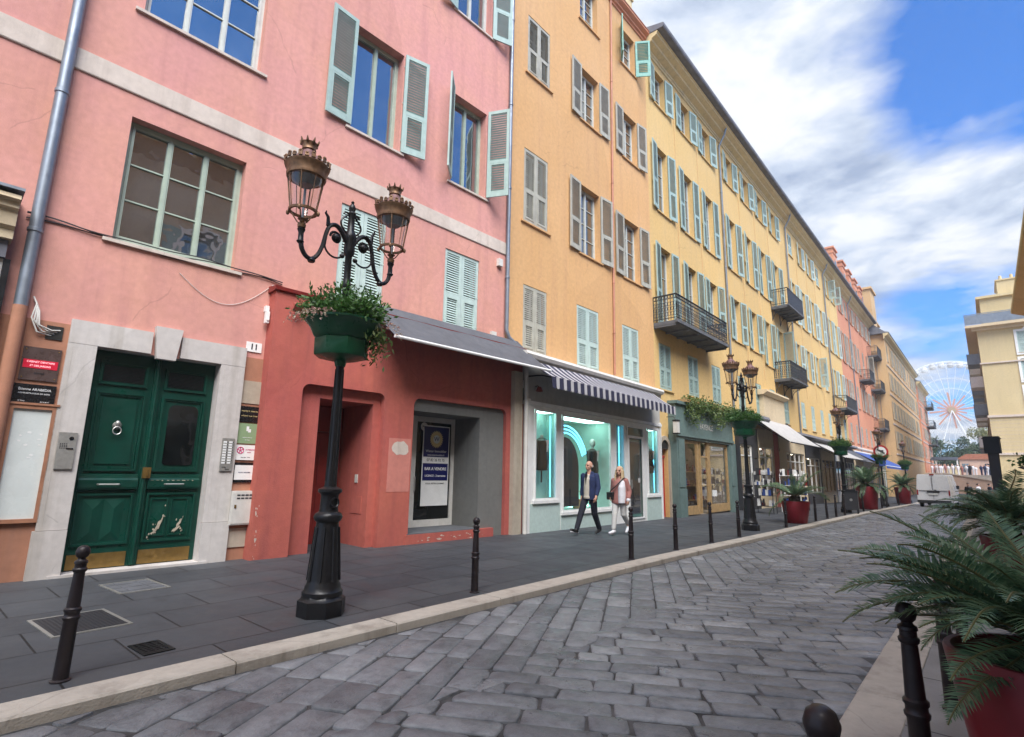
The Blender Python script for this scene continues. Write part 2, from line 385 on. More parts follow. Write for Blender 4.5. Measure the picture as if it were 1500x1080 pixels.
mp = N(nt, 'ShaderNodeMapping'); nt.links.new(comb.outputs[0], mp.inputs[0]); mp.inputs['Rotation'].default_value = (0,0,rad(32)); mp.inputs['Scale'].default_value = (1.05,1.25,1); mp.inputs['Location'].default_value = (2.3,.7,0)
P = mp.outputs[0]
n1 = noise(nt, P, 1.25, 10, .58, .15); n2 = noise(nt, P, 3.1, 7, .6, .2)
def lobe(d, k):
    v = N(nt, 'ShaderNodeVectorMath'); v.operation = 'DOT_PRODUCT'; nt.links.new(D, v.inputs[0]); v.inputs[1].default_value = Vector(d).normalized()
    e = N(nt, 'ShaderNodeMath'); e.operation = 'POWER'; nt.links.new(mth(nt, 'MAXIMUM', v.outputs['Value'], 0), e.inputs[0]); e.inputs[1].default_value = k
    return e.outputs[0]
cov = mth(nt, 'ADD', mth(nt, 'MULTIPLY', n1, .8), mth(nt, 'MULTIPLY', n2, .2))
cov = mth(nt, 'SUBTRACT', cov, mth(nt, 'MULTIPLY', lobe(HOLE1, 60), .34))
cov = mth(nt, 'SUBTRACT', cov, mth(nt, 'MULTIPLY', lobe(HOLE2, 220), .16))
cov = mth(nt, 'ADD', cov, mth(nt, 'MULTIPLY', lobe(BANK, 8), .17))
cov = mth(nt, 'SUBTRACT', cov, mth(nt, 'MULTIPLY', lobe((.8,.1,.55), 3), .22))
mr = ramp(nt, [(.38, (0,0,0)), (.45, (.5,.5,.5)), (.53, (1,1,1))]); nt.links.new(cov, mr.inputs[0])
shade = noise(nt, P, 2.6, 9, .62, .25)
sr = ramp(nt, [(.36, (.40,.49,.66)), (.48, (.74,.82,.94)), (.59, (1.1,1.1,1.1))]); nt.links.new(shade, sr.inputs[0])
skyc = mixc(nt, 1.0, sky.outputs[0], SKY_MUL, 'MULTIPLY')
cl = mixc(nt, 1.0, sr.outputs[0], CLOUD_MUL, 'MULTIPLY')
fin = mixc(nt, mr.outputs[0], skyc, cl)
nt.links.new(fin, bg.inputs[0]); bg.inputs[1].default_value = SKY_STRENGTH; nt.links.new(bg.outputs[0], out.inputs[0])
sl = bpy.data.lights.new('sun', 'SUN'); so = bpy.data.objects.new('sun', sl); COL.objects.link(so)
sl.energy = SUN_E; sl.angle = rad(SUN_ANGLE); sl.color = (1, .955, .89)
sv = Vector((SUN_DIR.normalized().x*math.cos(SUN_EL), SUN_DIR.normalized().y*math.cos(SUN_EL), math.sin(SUN_EL)))
so.rotation_euler = sv.to_track_quat('Z', 'Y').to_euler(); so.location = (20,-20,60)
S.view_settings.view_transform = 'Standard'; S.view_settings.look = 'None'; S.view_settings.exposure = EXPO; S.view_settings.gamma = 1
S.cycles.use_denoising = True; S.cycles.max_bounces = 6; S.cycles.transparent_max_bounces = 16; S.cycles.sample_clamp_indirect = 6; S.cycles.caustics_reflective = False; S.cycles.caustics_refractive = False

# ------------------------------------------------------------------ ground
def strip(mb, x0, x1, ys, dz, xfun=None):
    for a, b in zip(ys, ys[1:]):
        mb.face([(x0,a,zg(a)+dz),(x1,a,zg(a)+dz),(x1,b,zg(b)+dz),(x0,b,zg(b)+dz)])
def pav_mat(name, c1, c2, mortar, bw, rh, bs=.35, rotz=0):
    m, nt, b = newmat(name); v = coords(nt)
    mp = N(nt, 'ShaderNodeMapping'); mp.inputs['Rotation'].default_value = (0,0,rotz); nt.links.new(v, mp.inputs[0])
    br = N(nt, 'ShaderNodeTexBrick'); br.inputs['Scale'].default_value = 1; br.inputs['Brick Width'].default_value = bw; br.inputs['Row Height'].default_value = rh
    br.inputs['Mortar Size'].default_value = .010; br.inputs['Mortar Smooth'].default_value = .3; br.inputs['Color1'].default_value = (*c1,1); br.inputs['Color2'].default_value = (*c2,1); br.inputs['Mortar'].default_value = (*mortar,1)
    br.offset = .5; nt.links.new(mp.outputs[0], br.inputs['Vector'])
    n = noise(nt, v, 1.3, 7, .65); r = ramp(nt, [(.3, (.80,.80,.81)), (.55, (1,1,1)), (.8, (1.2,1.19,1.18))]); nt.links.new(n, r.inputs[0])
    col = mixc(nt, 1, br.outputs['Color'], r.outputs[0], 'MULTIPLY')
    sp = ramp(nt, [(.66, (0,0,0)), (.72, (1,1,1))]); nt.links.new(noise(nt, v, 5.5, 8, .75), sp.inputs[0])
    col = mixc(nt, mth(nt, 'MULTIPLY', sp.outputs[0], .28), col, (.30,.30,.29))
    dk = ramp(nt, [(.26, (1,1,1)), (.34, (0,0,0))]); nt.links.new(noise(nt, v, 3.3, 6, .7), dk.inputs[0])
    col = mixc(nt, mth(nt, 'MULTIPLY', dk.outputs[0], .55), col, (.02,.02,.022))
    nt.links.new(col, b.inputs['Base Color'])
    rr = ramp(nt, [(.35, (.55,.55,.55)), (.7, (.8,.8,.8))]); nt.links.new(noise(nt, v, 2.2, 5), rr.inputs[0]); nt.links.new(rr.outputs[0], b.inputs['Roughness'])
    h = mth(nt, 'ADD', mth(nt, 'MULTIPLY', noise(nt, v, 45, 5), .25), mth(nt, 'SUBTRACT', 1, br.outputs['Fac']))
    bump(nt, b, h, bs, .012); return m
MT['pave'] = pav_mat('dark_paving_slabs', (.045,.049,.056), (.062,.066,.073), (.007,.007,.008), 1.05, .74, .35, PI/2)
MT['paver'] = pav_mat('grey_paving_slabs', (.19,.18,.17), (.23,.22,.21), (.06,.055,.05), 1.1, .8, .3, PI/2)
MT['plaza'] = pav_mat('pale_plaza_paving', (.34,.31,.28), (.38,.35,.32), (.2,.18,.16), 2.2, 1.4, .2)
MT['ground'] = paint('bare_ground', (.24,.22,.19), .9, .2, 0, .4, .2)
MT['joint'] = paint('road_joint_dirt', (.06,.06,.062), .7, .7, 0, 5, .4, .5, (.015,.015,.015), .8)
m, nt, b = newmat('basalt_setts'); v = coords(nt)
at = N(nt, 'ShaderNodeAttribute'); at.attribute_name = 'tone'
r = ramp(nt, [(0, (.125,.131,.143)), (.5, (.182,.189,.205)), (1, (.255,.261,.274))]); nt.links.new(at.outputs['Fac'], r.inputs[0])
r2 = ramp(nt, [(.28, (.55,.55,.56)), (.48, (1,1,1)), (.78, (1.4,1.4,1.38))]); nt.links.new(noise(nt, v, 7, 8, .7), r2.inputs[0])
col = mixc(nt, 1, r.outputs[0], r2.outputs[0], 'MULTIPLY')
r3 = ramp(nt, [(.35, (.75,.75,.76)), (.65, (1.2,1.2,1.2))]); nt.links.new(noise(nt, v, .6, 4), r3.inputs[0])
col = mixc(nt, 1, col, r3.outputs[0], 'MULTIPLY')
nt.links.new(col, b.inputs['Base Color'])
rr = ramp(nt, [(.3, (.22,.22,.22)), (.65, (.5,.5,.5))]); nt.links.new(noise(nt, v, 3, 6, .65), rr.inputs[0]); nt.links.new(rr.outputs[0], b.inputs['Roughness'])
bump(nt, b, mth(nt, 'ADD', noise(nt, v, 22, 7, .65), mth(nt, 'MULTIPLY', noise(nt, v, 5, 3), .8)), .9, .016)
MT['sett'] = m

KX0, KX1 = -4.87, -4.57       # left kerb stones
RX0, RX1 = -.88, -.56         # right kerb stones
YS = [-9,-4,0,2,4,6,8,10,12.5,15,18,22,26,31,37,43,50,56]
mb = MB(); mb.box(-900,900,-400,1500,-2.2,-1.2); tag(mb.build('ground', MT['ground']), kind='structure')
mb = MB(); strip(mb, KX1, RX0, YS+[62,75,110], -.080); tag(mb.build('road', MT['joint']), kind='structure')
mb = MB(); strip(mb, -11.2, KX0, YS+[62,75,110,140], 0); tag(mb.build('left_pavement', MT['pave']), kind='structure')
mb = MB(); strip(mb, RX1, 3.6, YS, 0); tag(mb.build('right_pavement', MT['paver']), kind='structure')
mb = MB()
mb.face([(RX1,56,-.5),(60,56,-.5),(60,75,-.602),(RX1,75,-.602)]); mb.face([(3.6,50.6,-.505),(60,50.6,-.505),(60,56,-.505),(3.6,56,-.505)])
mb.face([(RX1,75,-.602),(60,75,-.602),(60,135,-.602),(RX1,135,-.602)]); mb.face([(-60,110.02,-.72),(RX0,110.02,-.72),(RX0,190,-.72),(-60,190,-.72)]); mb.face([(RX0,135,-.70),(60,135,-.70),(60,190,-.70),(RX0,190,-.70)])
tag(mb.build('plaza', MT['plaza']), kind='structure')
def kerb(name, x0, x1, seed):
    rr = random.Random(seed); mb = MB(); y = -8
    while y < 75:
        L = rr.uniform(1.15, 1.75); g = .006; j = rr.uniform(-.006,.006); a, b = y+g, min(y+L, 75)-g
        za, zb = zg(a)+.004+j*.3, zg(b)+.004+j*.3; c = .014
        prof = lambda z: [(x0+j, z-.25), (x0+j, z-c*.4), (x0+j+c*.4, z), (x1+j-c, z), (x1+j, z-c), (x1+j, z-.25)] if x0 < -3 else [(x0+j, z-.25), (x0+j, z-c), (x0+j+c, z), (x1+j-c*.4, z), (x1+j, z-c*.4), (x1+j, z-.25)]
        A = mb.pts([(x, a, z) for x, z in prof(za)]); B = mb.pts([(x, b, z) for x, z in prof(zb)]); n = 6
        for k in range(n-1): mb.fidx([A+k, A+k+1, B+k+1, B+k], 0)
        mb.fidx([A+k for k in range(n)]); mb.fidx([B+k for k in reversed(range(n))])
        y += L
    return tag(mb.build(name, MT['kerb']), kind='structure')
kerb('left_kerb', KX0, KX1, 3); kerb('right_kerb', RX0, RX1, 4)

# ------------------------------------------------------------------ stone setts: courses meeting in a ridge along the road's crown
def clip(poly, nx, ny, c):
    o = []
    for i in range(len(poly)):
        p, q = poly[i], poly[(i+1) % len(poly)]; dp = p[0]*nx+p[1]*ny-c; dq = q[0]*nx+q[1]*ny-c
        if dp <= 0: o.append(p)
        if dp*dq < 0:
            t = dp/(dp-dq); o.append((p[0]+(q[0]-p[0])*t, p[1]+(q[1]-p[1])*t))
    return o
def setts(mb, ang, planes, box, L, W, seed):
    rr = random.Random(seed); ca, sa = math.cos(ang), math.sin(ang)
    x0, x1, y0, y1 = box; cs = [(x*ca+y*sa, -x*sa+y*ca) for x in (x0,x1) for y in (y0,y1)]
    u0, u1 = min(c[0] for c in cs), max(c[0] for c in cs); v0, v1 = min(c[1] for c in cs), max(c[1] for c in cs)
    v = v0
    while v < v1:
        wv = W*rr.uniform(.86,1.18); u = u0 - rr.uniform(0, L)
        while u < u1:
            l = L*rr.choice([.6,.8,.9,1,1.05,1.2,1.35]); g = rr.uniform(.002,.011); sk = rr.uniform(-.02,.02)
            q = [(u+g+sk, v+g), (u+l-g+sk*.5, v+g+rr.uniform(-.008,.008)), (u+l-g-sk, v+wv-g), (u+g-sk*.5, v+wv-g+rr.uniform(-.008,.008))]
            poly = [(a*ca-b*sa, a*sa+b*ca) for a, b in q]
            for ip, pl in enumerate(planes):
                poly = clip(poly, pl[0], pl[1], pl[2]+(rr.uniform(-.02,.12) if pl[3:] else 0))
                if len(poly) < 3: break
            u += l
            if len(poly) < 3: continue
            ar = abs(sum(p[0]*q_[1]-q_[0]*p[1] for p, q_ in zip(poly, poly[1:]+poly[:1])))/2
            if ar < .010: continue
            # round the corners
            c1 = []
            for i in range(len(poly)):
                p, a, b = poly[i], poly[i-1], poly[(i+1) % len(poly)]
                la = math.hypot(a[0]-p[0], a[1]-p[1]); lb = math.hypot(b[0]-p[0], b[1]-p[1]); rc = rr.uniform(.022,.05)
                ta, tb = min(.4, rc/max(la,.01)), min(.4, rc/max(lb,.01))
                P1 = (p[0]+(a[0]-p[0])*ta, p[1]+(a[1]-p[1])*ta); P3 = (p[0]+(b[0]-p[0])*tb, p[1]+(b[1]-p[1])*tb)
                P2 = ((P1[0]+P3[0])*.25+p[0]*.5, (P1[1]+P3[1])*.25+p[1]*.5); c1 += [P1, P2, P3]
            cx = sum(p[0] for p in poly)/len(poly); cy = sum(p[1] for p in poly)/len(poly); n = len(c1)
            z = zg(cy) - .064 + rr.uniform(-.007,.007) - .006*((cx+2.72)/1.85)**2; tx, ty = rr.uniform(-.02,.02), rr.uniform(-.02,.02); tone = min(1, max(0, rr.gauss(.45,.24)))
            ring = lambda k, dz: [(cx+(p[0]-cx)*k, cy+(p[1]-cy)*k, z+dz+(p[0]-cx)*tx+(p[1]-cy)*ty) for p in c1]
            A = mb.pts(ring(1.0,-.04)); B = mb.pts(ring(.99,-.008)); C_ = mb.pts(ring(.945,-.001)); Cc = mb.pts([(cx, cy, z+.0015)])
            for k in range(n):
                k2 = (k+1) % n
                mb.fidx([A+k,A+k2,B+k2,B+k],0,True); mb.fidx([B+k,B+k2,C_+k2,C_+k],0,True); mb.fidx([C_+k,C_+k2,Cc],0,True); mb.tone += [tone]*3
        v += wv
    return mb
mb = MB(); mb.tone = []
CR = -3.05
setts(mb, rad(118), [(-1,0,-KX1-.05),(1,0,CR,1)], (KX1,CR,-3,58), .47, .25, 5)
setts(mb, rad(30), [(-1,0,-CR,1),(1,0,RX0-.02)], (CR,RX0,-3,58), .47, .215, 6)
tag(mb.build('paving_setts', MT['sett'], angle=60), kind='structure')
# ------------------------------------------------------------------ facade parts
def wall(mb, s0, s1, z0, z1, holes, depth=.3, y=0.0, m=0, back=True):
    """front sheet with openings, their reveals and a dark back in each"""
    xs = sorted({s0, s1, *[h[0] for h in holes], *[h[1] for h in holes]}); zs = sorted({z0, z1, *[h[2] for h in holes], *[h[3] for h in holes]})
    xs = [x for x in xs if s0-1e-6 <= x <= s1+1e-6]; zs = [z for z in zs if z0-1e-6 <= z <= z1+1e-6]
    for a, b in zip(xs, xs[1:]):
        for c, d in zip(zs, zs[1:]):
            cx, cz = (a+b)/2, (c+d)/2
            if any(h[0] < cx < h[1] and h[2] < cz < h[3] for h in holes): continue
            mb.face([(a,y,c),(b,y,c),(b,y,d),(a,y,d)], m)
    for h in holes:
        a, b, c, d = h[:4]; dp = h[4] if len(h) > 4 else depth; mm = h[5] if len(h) > 5 else m; e = y+dp
        mb.face([(a,y,c),(a,y,d),(a,e,d),(a,e,c)], mm); mb.face([(b,y,d),(b,y,c),(b,e,c),(b,e,d)], mm)
        mb.face([(a,y,d),(b,y,d),(b,e,d),(a,e,d)], mm); mb.face([(b,y,c),(a,y,c),(a,e,c),(b,e,c)], mm)
        if back: mb.face([(a,e,c),(b,e,c),(b,e,d),(a,e,d)], 1)
def shell(mb, s0, s1, z0, z1, depth, y=0.0, m=0):
    """the rest of the block behind the front sheet"""
    e = y+depth
    mb.face([(s0,e,z0),(s0,y,z0),(s0,y,z1),(s0,e,z1)], m); mb.face([(s1,y,z0),(s1,e,z0),(s1,e,z1),(s1,y,z1)], m)
    mb.face([(s1,e,z0),(s0,e,z0),(s0,e,z1),(s1,e,z1)], m); mb.face([(s0,y,z1),(s1,y,z1),(s1,e,z1),(s0,e,z1)], m)
SHC = {}
def shutter_mesh(w, h, mat, mid=.40, inner=True, side=-1, op=False):
    key = (round(w, 2), round(h, 1), mat, mid, inner, side, op)
    if key in SHC: return SHC[key]
    mb = MB(); t = .02; st = .075 if w > .45 else .06; r = .09; zm = h*mid
    mb.box(0,st,-t,t,0,h); mb.box(w-st,w,-t,t,0,h)
    mb.box(st,w-st,-t+.002,t-.002,0,r*1.3); mb.box(st,w-st,-t+.002,t-.002,h-r,h); mb.box(st,w-st,-t+.002,t-.002,zm-r/2,zm+r/2)
    def slats(x0, x1, z0, z1):
        n = max(2, int((z1-z0)/(.068 if op else .058))); p = (z1-z0)/n
        for k in range(n):
            z = z0 + (k+.5)*p; dy, dz = (.0115, .0175) if op else (.0125, .0215)
            mb.obox(((x0+x1)/2, 0, z), ((x1-x0)/2,0,0), (0,.0035,-.002), (0,-dy,-dz))
    slats(st, w-st, zm+r/2, h-r)
    if inner and w > .4:
        f = .045; a, b, c, d = st, w-st, r*1.3, zm-r/2
        mb.box(a,a+f,-t-.012,t-.004,c,d); mb.box(b-f,b,-t-.012,t-.004,c,d); mb.box(a+f,b-f,-t-.012,t-.004,c,c+f); mb.box(a+f,b-f,-t-.012,t-.004,d-f,d)
        slats(a+f, b-f, c+f, d-f)
    else: slats(st, w-st, r*1.3, zm-r/2)
    for z in (h*.12, h*.5, h*.88): mb.box(-.015,.11,-t-.007,-t-.0005,z-.014,z+.014)
    if side > 0: mb.v = [(x,-y,z) for x, y, z in mb.v]; mb.f = [tuple(reversed(f)) for f in mb.f]
    SHC[key] = mb.mesh('shutter', MT[mat]); return SHC[key]
def shutter(b, hinge, z0, w, h, side, ang, mat, mid=.40, y=-.045, inner=True):
    """side -1: leaf hung on the left of the opening, +1: on the right; ang 0 folded flat on the wall, 180 closed"""
    o = link('shutter', shutter_mesh(w, h, mat, mid, inner, side, ang < 120), b, (hinge, y, z0))
    o.rotation_euler = (0, 0, PI+rad(ang) if side < 0 else -rad(ang)); return o
WMC = {}
def window(b, a, c, z0, z1, ncas=2, rows=3, fm='frame', y=.2, sill=True, transom=None, pm='pane', sillmat='belt', sd=.05):
    w, h = c-a, z1-z0; key = (round(w,2), round(h,2), ncas, rows, fm, transom)
    if key not in WMC:
        mb = MB(); f = .055; t = .03
        mb.box(0,f,-t,t,0,h); mb.box(w-f,w,-t,t,0,h); mb.box(f,w-f,-t,t,0,f+.02); mb.box(f,w-f,-t,t,h-f,h)
        top = h-f
        if transom: mb.box(f,w-f,-t-.004,t,h*transom-.03,h*transom+.03)
        for k in range(ncas):
            x0 = f+(w-2*f)*k/ncas; x1 = f+(w-2*f)*(k+1)/ncas; g = .042
            mb.box(x0+.003,x0+g,-t-.012,t-.01,f+.02,top); mb.box(x1-g,x1-.003,-t-.012,t-.01,f+.02,top)
            mb.box(x0+g,x1-g,-t-.01,t-.012,f+.02,f+.09); mb.box(x0+g,x1-g,-t-.01,t-.012,top-.05,top)
            if k: mb.box(x0-.02,x0+.02,-t-.024,-t-.012,f+.02,top)
            for j in range(1, rows):
                z = f+.09+(top-.05-f-.09)*j/rows; mb.box(x0+g,x1-g,-t+.004,t-.02,z-.011,z+.011)
        pm_ = MB(); pm_.box(f*.5,w-f*.5,-.004,.004,f*.5,h-f*.5)
        WMC[key] = (mb.mesh('window', MT[fm]), pm_.mesh('pane', MT[pm]))
    me, pme = WMC[key]
    o = link('window', me, b, (a, y, z0)); link('pane', pme, o, (0,.006,0))
    if sill:
        s = MB(); s.box(-.12,w+.12,-y-sd,-.035,-.045,.004); s.build('window_sill', MT[sillmat], o)
    return o
def pipe(b, pts, r, mat, name='downpipe', bands=()):
    mb = MB(); mb.tube(pts, r, 12)
    for z in bands:
        p = None
        for q0, q1 in zip(pts, pts[1:]):
            lo, hi = sorted((q0[2], q1[2]))
            if lo <= z <= hi and hi > lo:
                t = (z-q0[2])/(q1[2]-q0[2]); p = [q0[i]+(q1[i]-q0[i])*t for i in range(3)]; break
        if p: mb.lathe([(r+.004,-.03),(r+.013,-.022),(r+.013,.022),(r+.004,.03)], 12, p); mb.box(p[0]-.012,p[0]+.012,p[1]+r*.7,max(p[1]+r+.03,.0),p[2]-.012,p[2]+.012)
    return mb.build(name, MT[mat], b)
def text(s, size, mat, parent, loc, align='CENTER', name='lettering', ext=.0015, bold=0, sx=1.0, rot=None):
    cu = bpy.data.curves.new('lettering', 'FONT'); cu.body = s; cu.size = size; cu.align_x = align; cu.align_y = 'CENTER'; cu.extrude = ext; cu.offset = bold
    o = bpy.data.objects.new('tmp', cu); COL.objects.link(o); dg = bpy.context.evaluated_depsgraph_get()
    me = bpy.data.meshes.new_from_object(o.evaluated_get(dg)); bpy.data.objects.remove(o); bpy.data.curves.remove(cu)
    me.materials.clear(); me.materials.append(MT[mat])
    q = link(name, me, parent, loc, rot or (PI/2,0,0)); q.scale = (sx,1,1); return q
def balcony(b, s0, s1, z, dep, h=1.0, style='scroll', brackets=3, t=.14, solid=False):
    mb = MB(); mb.box(s0,s1,-dep,-.005,z-t,z); mb.box(s0-.05,s1+.05,-dep-.05,-dep+.04,z-t+.03,z+.03)
    n = max(2, int((s1-s0)/.9))
    for k in range(n+1):
        x = s0+.06+(s1-s0-.12)*k/n; mb.box(x-.05,x+.05,-dep+.05,-.005,z-t-.07,z-t-.002)
    bal = mb.build('balcony', MT['slab'], b)
    r = MB(); e = -dep-.01
    segs = [((s0,-.02),(s0,e)), ((s0,e),(s1,e)), ((s1,e),(s1,-.02))]
    for (xa,ya),(xb,yb) in segs:
        for zz, rr in ((z+h,.028),(z+h-.16,.014),(z+.1,.016)): r.tube([(xa,ya,zz),(xb,yb,zz)], rr, 6)
        L = math.hypot(xb-xa, yb-ya); m = max(2, int(L/.115))
        for k in range(m+1):
            x, y = xa+(xb-xa)*k/m, ya+(yb-ya)*k/m
            r.box(x-.009,x+.009,y-.009,y+.009,z+.03,z+h)
            if style == 'scroll' and k < m:
                dx, dy = (xb-xa)/m, (yb-ya)/m
                for zz, R0 in ((z+.27,.05),(z+.47,.045),(z+.66,.05)):
                    r.tube([(x+dx*.5+dx/.115*R0*math.cos(a), y+dy*.5+dy/.115*R0*math.cos(a), zz+R0*1.6*math.sin(a)) for a in [2*PI*j/8 for j in range(8)]], .010, 4, closed=True)
                r.tube([(x+dx*.5+dx/.115*.045*math.cos(a), y+dy*.5+dy/.115*.045*math.cos(a), z+h-.08+.055*math.sin(a)) for a in [2*PI*j/8 for j in range(8)]], .009, 4, closed=True)
        if solid:
            if abs(xb-xa) > abs(yb-ya): r.box(min(xa,xb)+.02,max(xa,xb)-.02,ya-.006,ya+.006,z+.06,z+h-.05)
    r.build('railing', MT['railing'], bal)
    if brackets:
        for k in range(brackets):
            x = s0+.15+(s1-s0-.3)*k/max(1,brackets-1); q = MB()
            q.box(x-.02,x+.02,-dep*.95,-.01,z-t-.05,z-t-.012); q.box(x-.02,x+.02,-.04,-.005,z-t-.75,z-t-.05)
            P = [(x, -dep*.9*math.cos(a)+0, z-t-.06-.62*(1-math.cos(a))*.0-.62*math.sin(a)*1.0) for a in [PI/2*j/8 for j in range(9)]]
            q.tube([(x, -dep*.92+dep*.86*math.sin(a), z-t-.06-.62*(1-math.cos(a))) for a in [PI/2*j/8 for j in range(9)]], .018, 5)
            for cx, cz, R0 in ((-.22, z-t-.22, .12), (-.5*dep, z-t-.16, .08)): q.tube([(x, cx+R0*(1-j/26)*math.cos(j*.5), cz+R0*(1-j/26)*math.sin(j*.5)) for j in range(24)], .012, 4)
            q.build('bracket', MT['railing'], bal)
    return bal
def awning(b, s0, s1, z1, z0, dep, mat, M=None, name='awning', valance=0, y0=-.05, bar='white', arms=True, cassette=True):
    mb = MB(M); n = 10; ns = max(4, int((s1-s0)/.5))
    P = lambda i, j: (s0+(s1-s0)*i/ns, y0-dep*j/n, z1+(z0-z1)*j/n - .035*math.sin(PI*j/n)*(1+.5*math.sin(i*2.1)))
    for i in range(ns):
        for j in range(n):
            q = [P(i,j),P(i+1,j),P(i+1,j+1),P(i,j+1)]
            mb.face(q, 0, True); mb.face([(x,y,z-.006) for x,y,z in reversed(q)], 0, True)
    if valance:
        ye = y0-dep-.022
        for i in range(ns*3):
            a, c = s0+(s1-s0)*i/ns/3, s0+(s1-s0)*(i+1)/ns/3
            mb.face([(a,ye,z0),(c,ye,z0),(c,ye-.004*math.sin(i),z0-valance),(a,ye-.004*math.sin(i-1),z0-valance)], 0)
    o = mb.build(name, MT[mat], b)
    f = MB(M); f.tube([(s0-.03,y0-dep,z0),(s1+.03,y0-dep,z0)], .033, 8)
    if cassette: f.box(s0-.05,s1+.05,y0-.02,.0-.004,z1+.012,z1+.1)
    if arms:
        for s in (s0+.25, s1-.25): f.tube([(s, y0, z1-.28),(s+.18*(1 if s < (s0+s1)/2 else -1), y0-dep*.5, (z0+z1)/2-.22),(s, y0-dep, z0-.02)], .018, 6)
    f.build('awning_frame', MT[bar], o); return o
def eaves(b, s0, s1, zc, dep=.62, roofdepth=9, roofz=2.6, mat='eave', caps=True):
    """cornice swept from the wall to the gutter, and the roof behind"""
    mb = MB(); pr = [(-.002,zc),(-.05,zc+.02),(-.06,zc+.10),(-.10,zc+.13),(-.10,zc+.22),(-dep*.55,zc+.33),(-dep*.58,zc+.42),(-dep*.92,zc+.52),(-dep*.94,zc+.60),(-dep,zc+.62),(-dep,zc+.68),(-.002,zc+.68)]
    mb.extr(pr, s0, s1, 0); mb.build('cornice', MT[mat], b)
    g = MB(); zt = zc+.70
    g.extr([(-dep+.02,zt-.005),(-dep-.25,zt-.005),(-dep-.29,zt+.05),(-dep-.30,zt+.17),(-dep-.26,zt+.19),(roofdepth,zt+roofz),(roofdepth,zt-.005)], s0-.02, s1+.02, 0)
    k = s0
    o = g.build('roof', MT['roof'], b); return o
# ================================================================== pink building (number 11)
PKa, PKb = (-9.58,1.0), (-9.25,10.3); loc, ang = frame(PKa, PKb)
pink = thing('pink_building', 'pink stucco building with a cream band, sage shutters and a red shop front', 'building', loc, ang)
PL = math.hypot(PKb[0]-PKa[0], PKb[1]-PKa[1])
MPK = fmat(PKa, PKb)
holes = [(.70,2.55,8.74,10.95,.3),(.77,2.51,4.81,6.88,.3),(4.45,5.68,8.60,11.13,.35),(7.24,8.42,8.56,11.06,.35),(4.5,5.7,13.5,15.95,.35),(7.22,8.50,13.52,15.95,.35),(.75,2.5,13.5,15.9,.3),
         (4.41,5.50,4.80,6.87,.3),(7.18,8.31,4.76,6.79,.3),(.80,2.47,.03,3.16,.34,2)]
mb = MB(); wall(mb, -3.4, 3.3, -.3, 4.0, [h for h in holes if h[3] < 4]); wall(mb, -3.4, PL, 4.0, 18.6, [h for h in holes if h[3] > 4]); shell(mb, -3.4, PL, -.3, 18.6, 10)
mb.build('wall', [MT['pink'], MT['dark'], MT['marble']], pink)
mb = MB(); mb.extr([(-.002,7.60),(-.03,7.595),(-.03,7.27),(-.022,7.255),(-.002,7.25)], -3.4, PL, 0); mb.build('belt_course', MT['belt'], pink)
mb = MB()
for k in range(3): mb.extr([(-.002,18.0+.2*k),(-.08-.1*k,18.05+.2*k),(-.08-.1*k,18.19+.2*k),(-.002,18.19+.2*k)], -3.4, PL, 0)
mb.build('cornice', MT['belt'], pink)
mb = MB(); mb.extr([(-.45,18.6),(-.45,18.72),(10,21),(10,18.6)], -3.4, PL, 0); mb.build('roof', MT['roof'], pink)
window(pink, .70,2.55,8.74,10.95, 3,3,'framew'); window(pink, .77,2.51,4.81,6.88, 3,3,'frame'); window(pink,.75,2.5,13.5,15.9,3,3,'framew')
window(pink, 4.45,5.68,8.60,11.13,2,1,'frame',.26); window(pink, 7.24,8.42,8.56,11.06,2,1,'frame',.26)
window(pink, 4.5,5.7,13.5,15.95,2,1,'framew',.26); window(pink, 7.22,8.50,13.52,15.95,2,1,'framew',.26)
window(pink, 4.41,5.50,4.80,6.87,2,3,'frame',.26); window(pink, 7.18,8.31,4.76,6.79,2,3,'frame',.26)
shutter(pink, 4.43,8.64,.60,2.55,-1,4,'sage'); shutter(pink, 5.70,8.62,.60,2.53,1,14,'sage')
shutter(pink, 7.22,8.62,.60,2.50,-1,42,'sage'); shutter(pink, 8.45,8.60,.60,2.50,1,62,'sage')
shutter(pink, 4.48,13.5,.62,2.5,-1,6,'sage'); shutter(pink, 5.72,13.5,.6,2.5,1,6,'sage'); shutter(pink, 7.20,13.5,.6,2.5,-1,12,'sage'); shutter(pink, 8.52,13.5,.6,2.5,1,20,'sage')
for a, c, z0, h in ((4.41,5.50,4.80,2.06),(7.18,8.31,4.76,2.03)):
    shutter(pink, a+.008, z0+.01, (c-a)/2-.012, h, -1, 180, 'sagelight', .44, .045, True); shutter(pink, c-.008, z0+.01, (c-a)/2-.012, h, 1, 180, 'sagelight', .44, .045, True)
pipe(pink, [(-.09,-.10,18.5),(-.09,-.10,0.06)], .075, 'zinc', bands=(12.2,9.4,6.75,4.62))
mb = MB(); mb.tube([(-.09,-.10,3.55),(-.09,-.10,.02)], .081, 12); mb.build('painted_pipe_foot', MT['dado'], pink)
pipe(pink, [(9.27,-.09,18.4),(9.27,-.09,5.15),(9.34,-.12,4.95),(9.62,-.22,4.72)], .055, 'zinc', bands=(14.6,11.8,9.2,6.6))
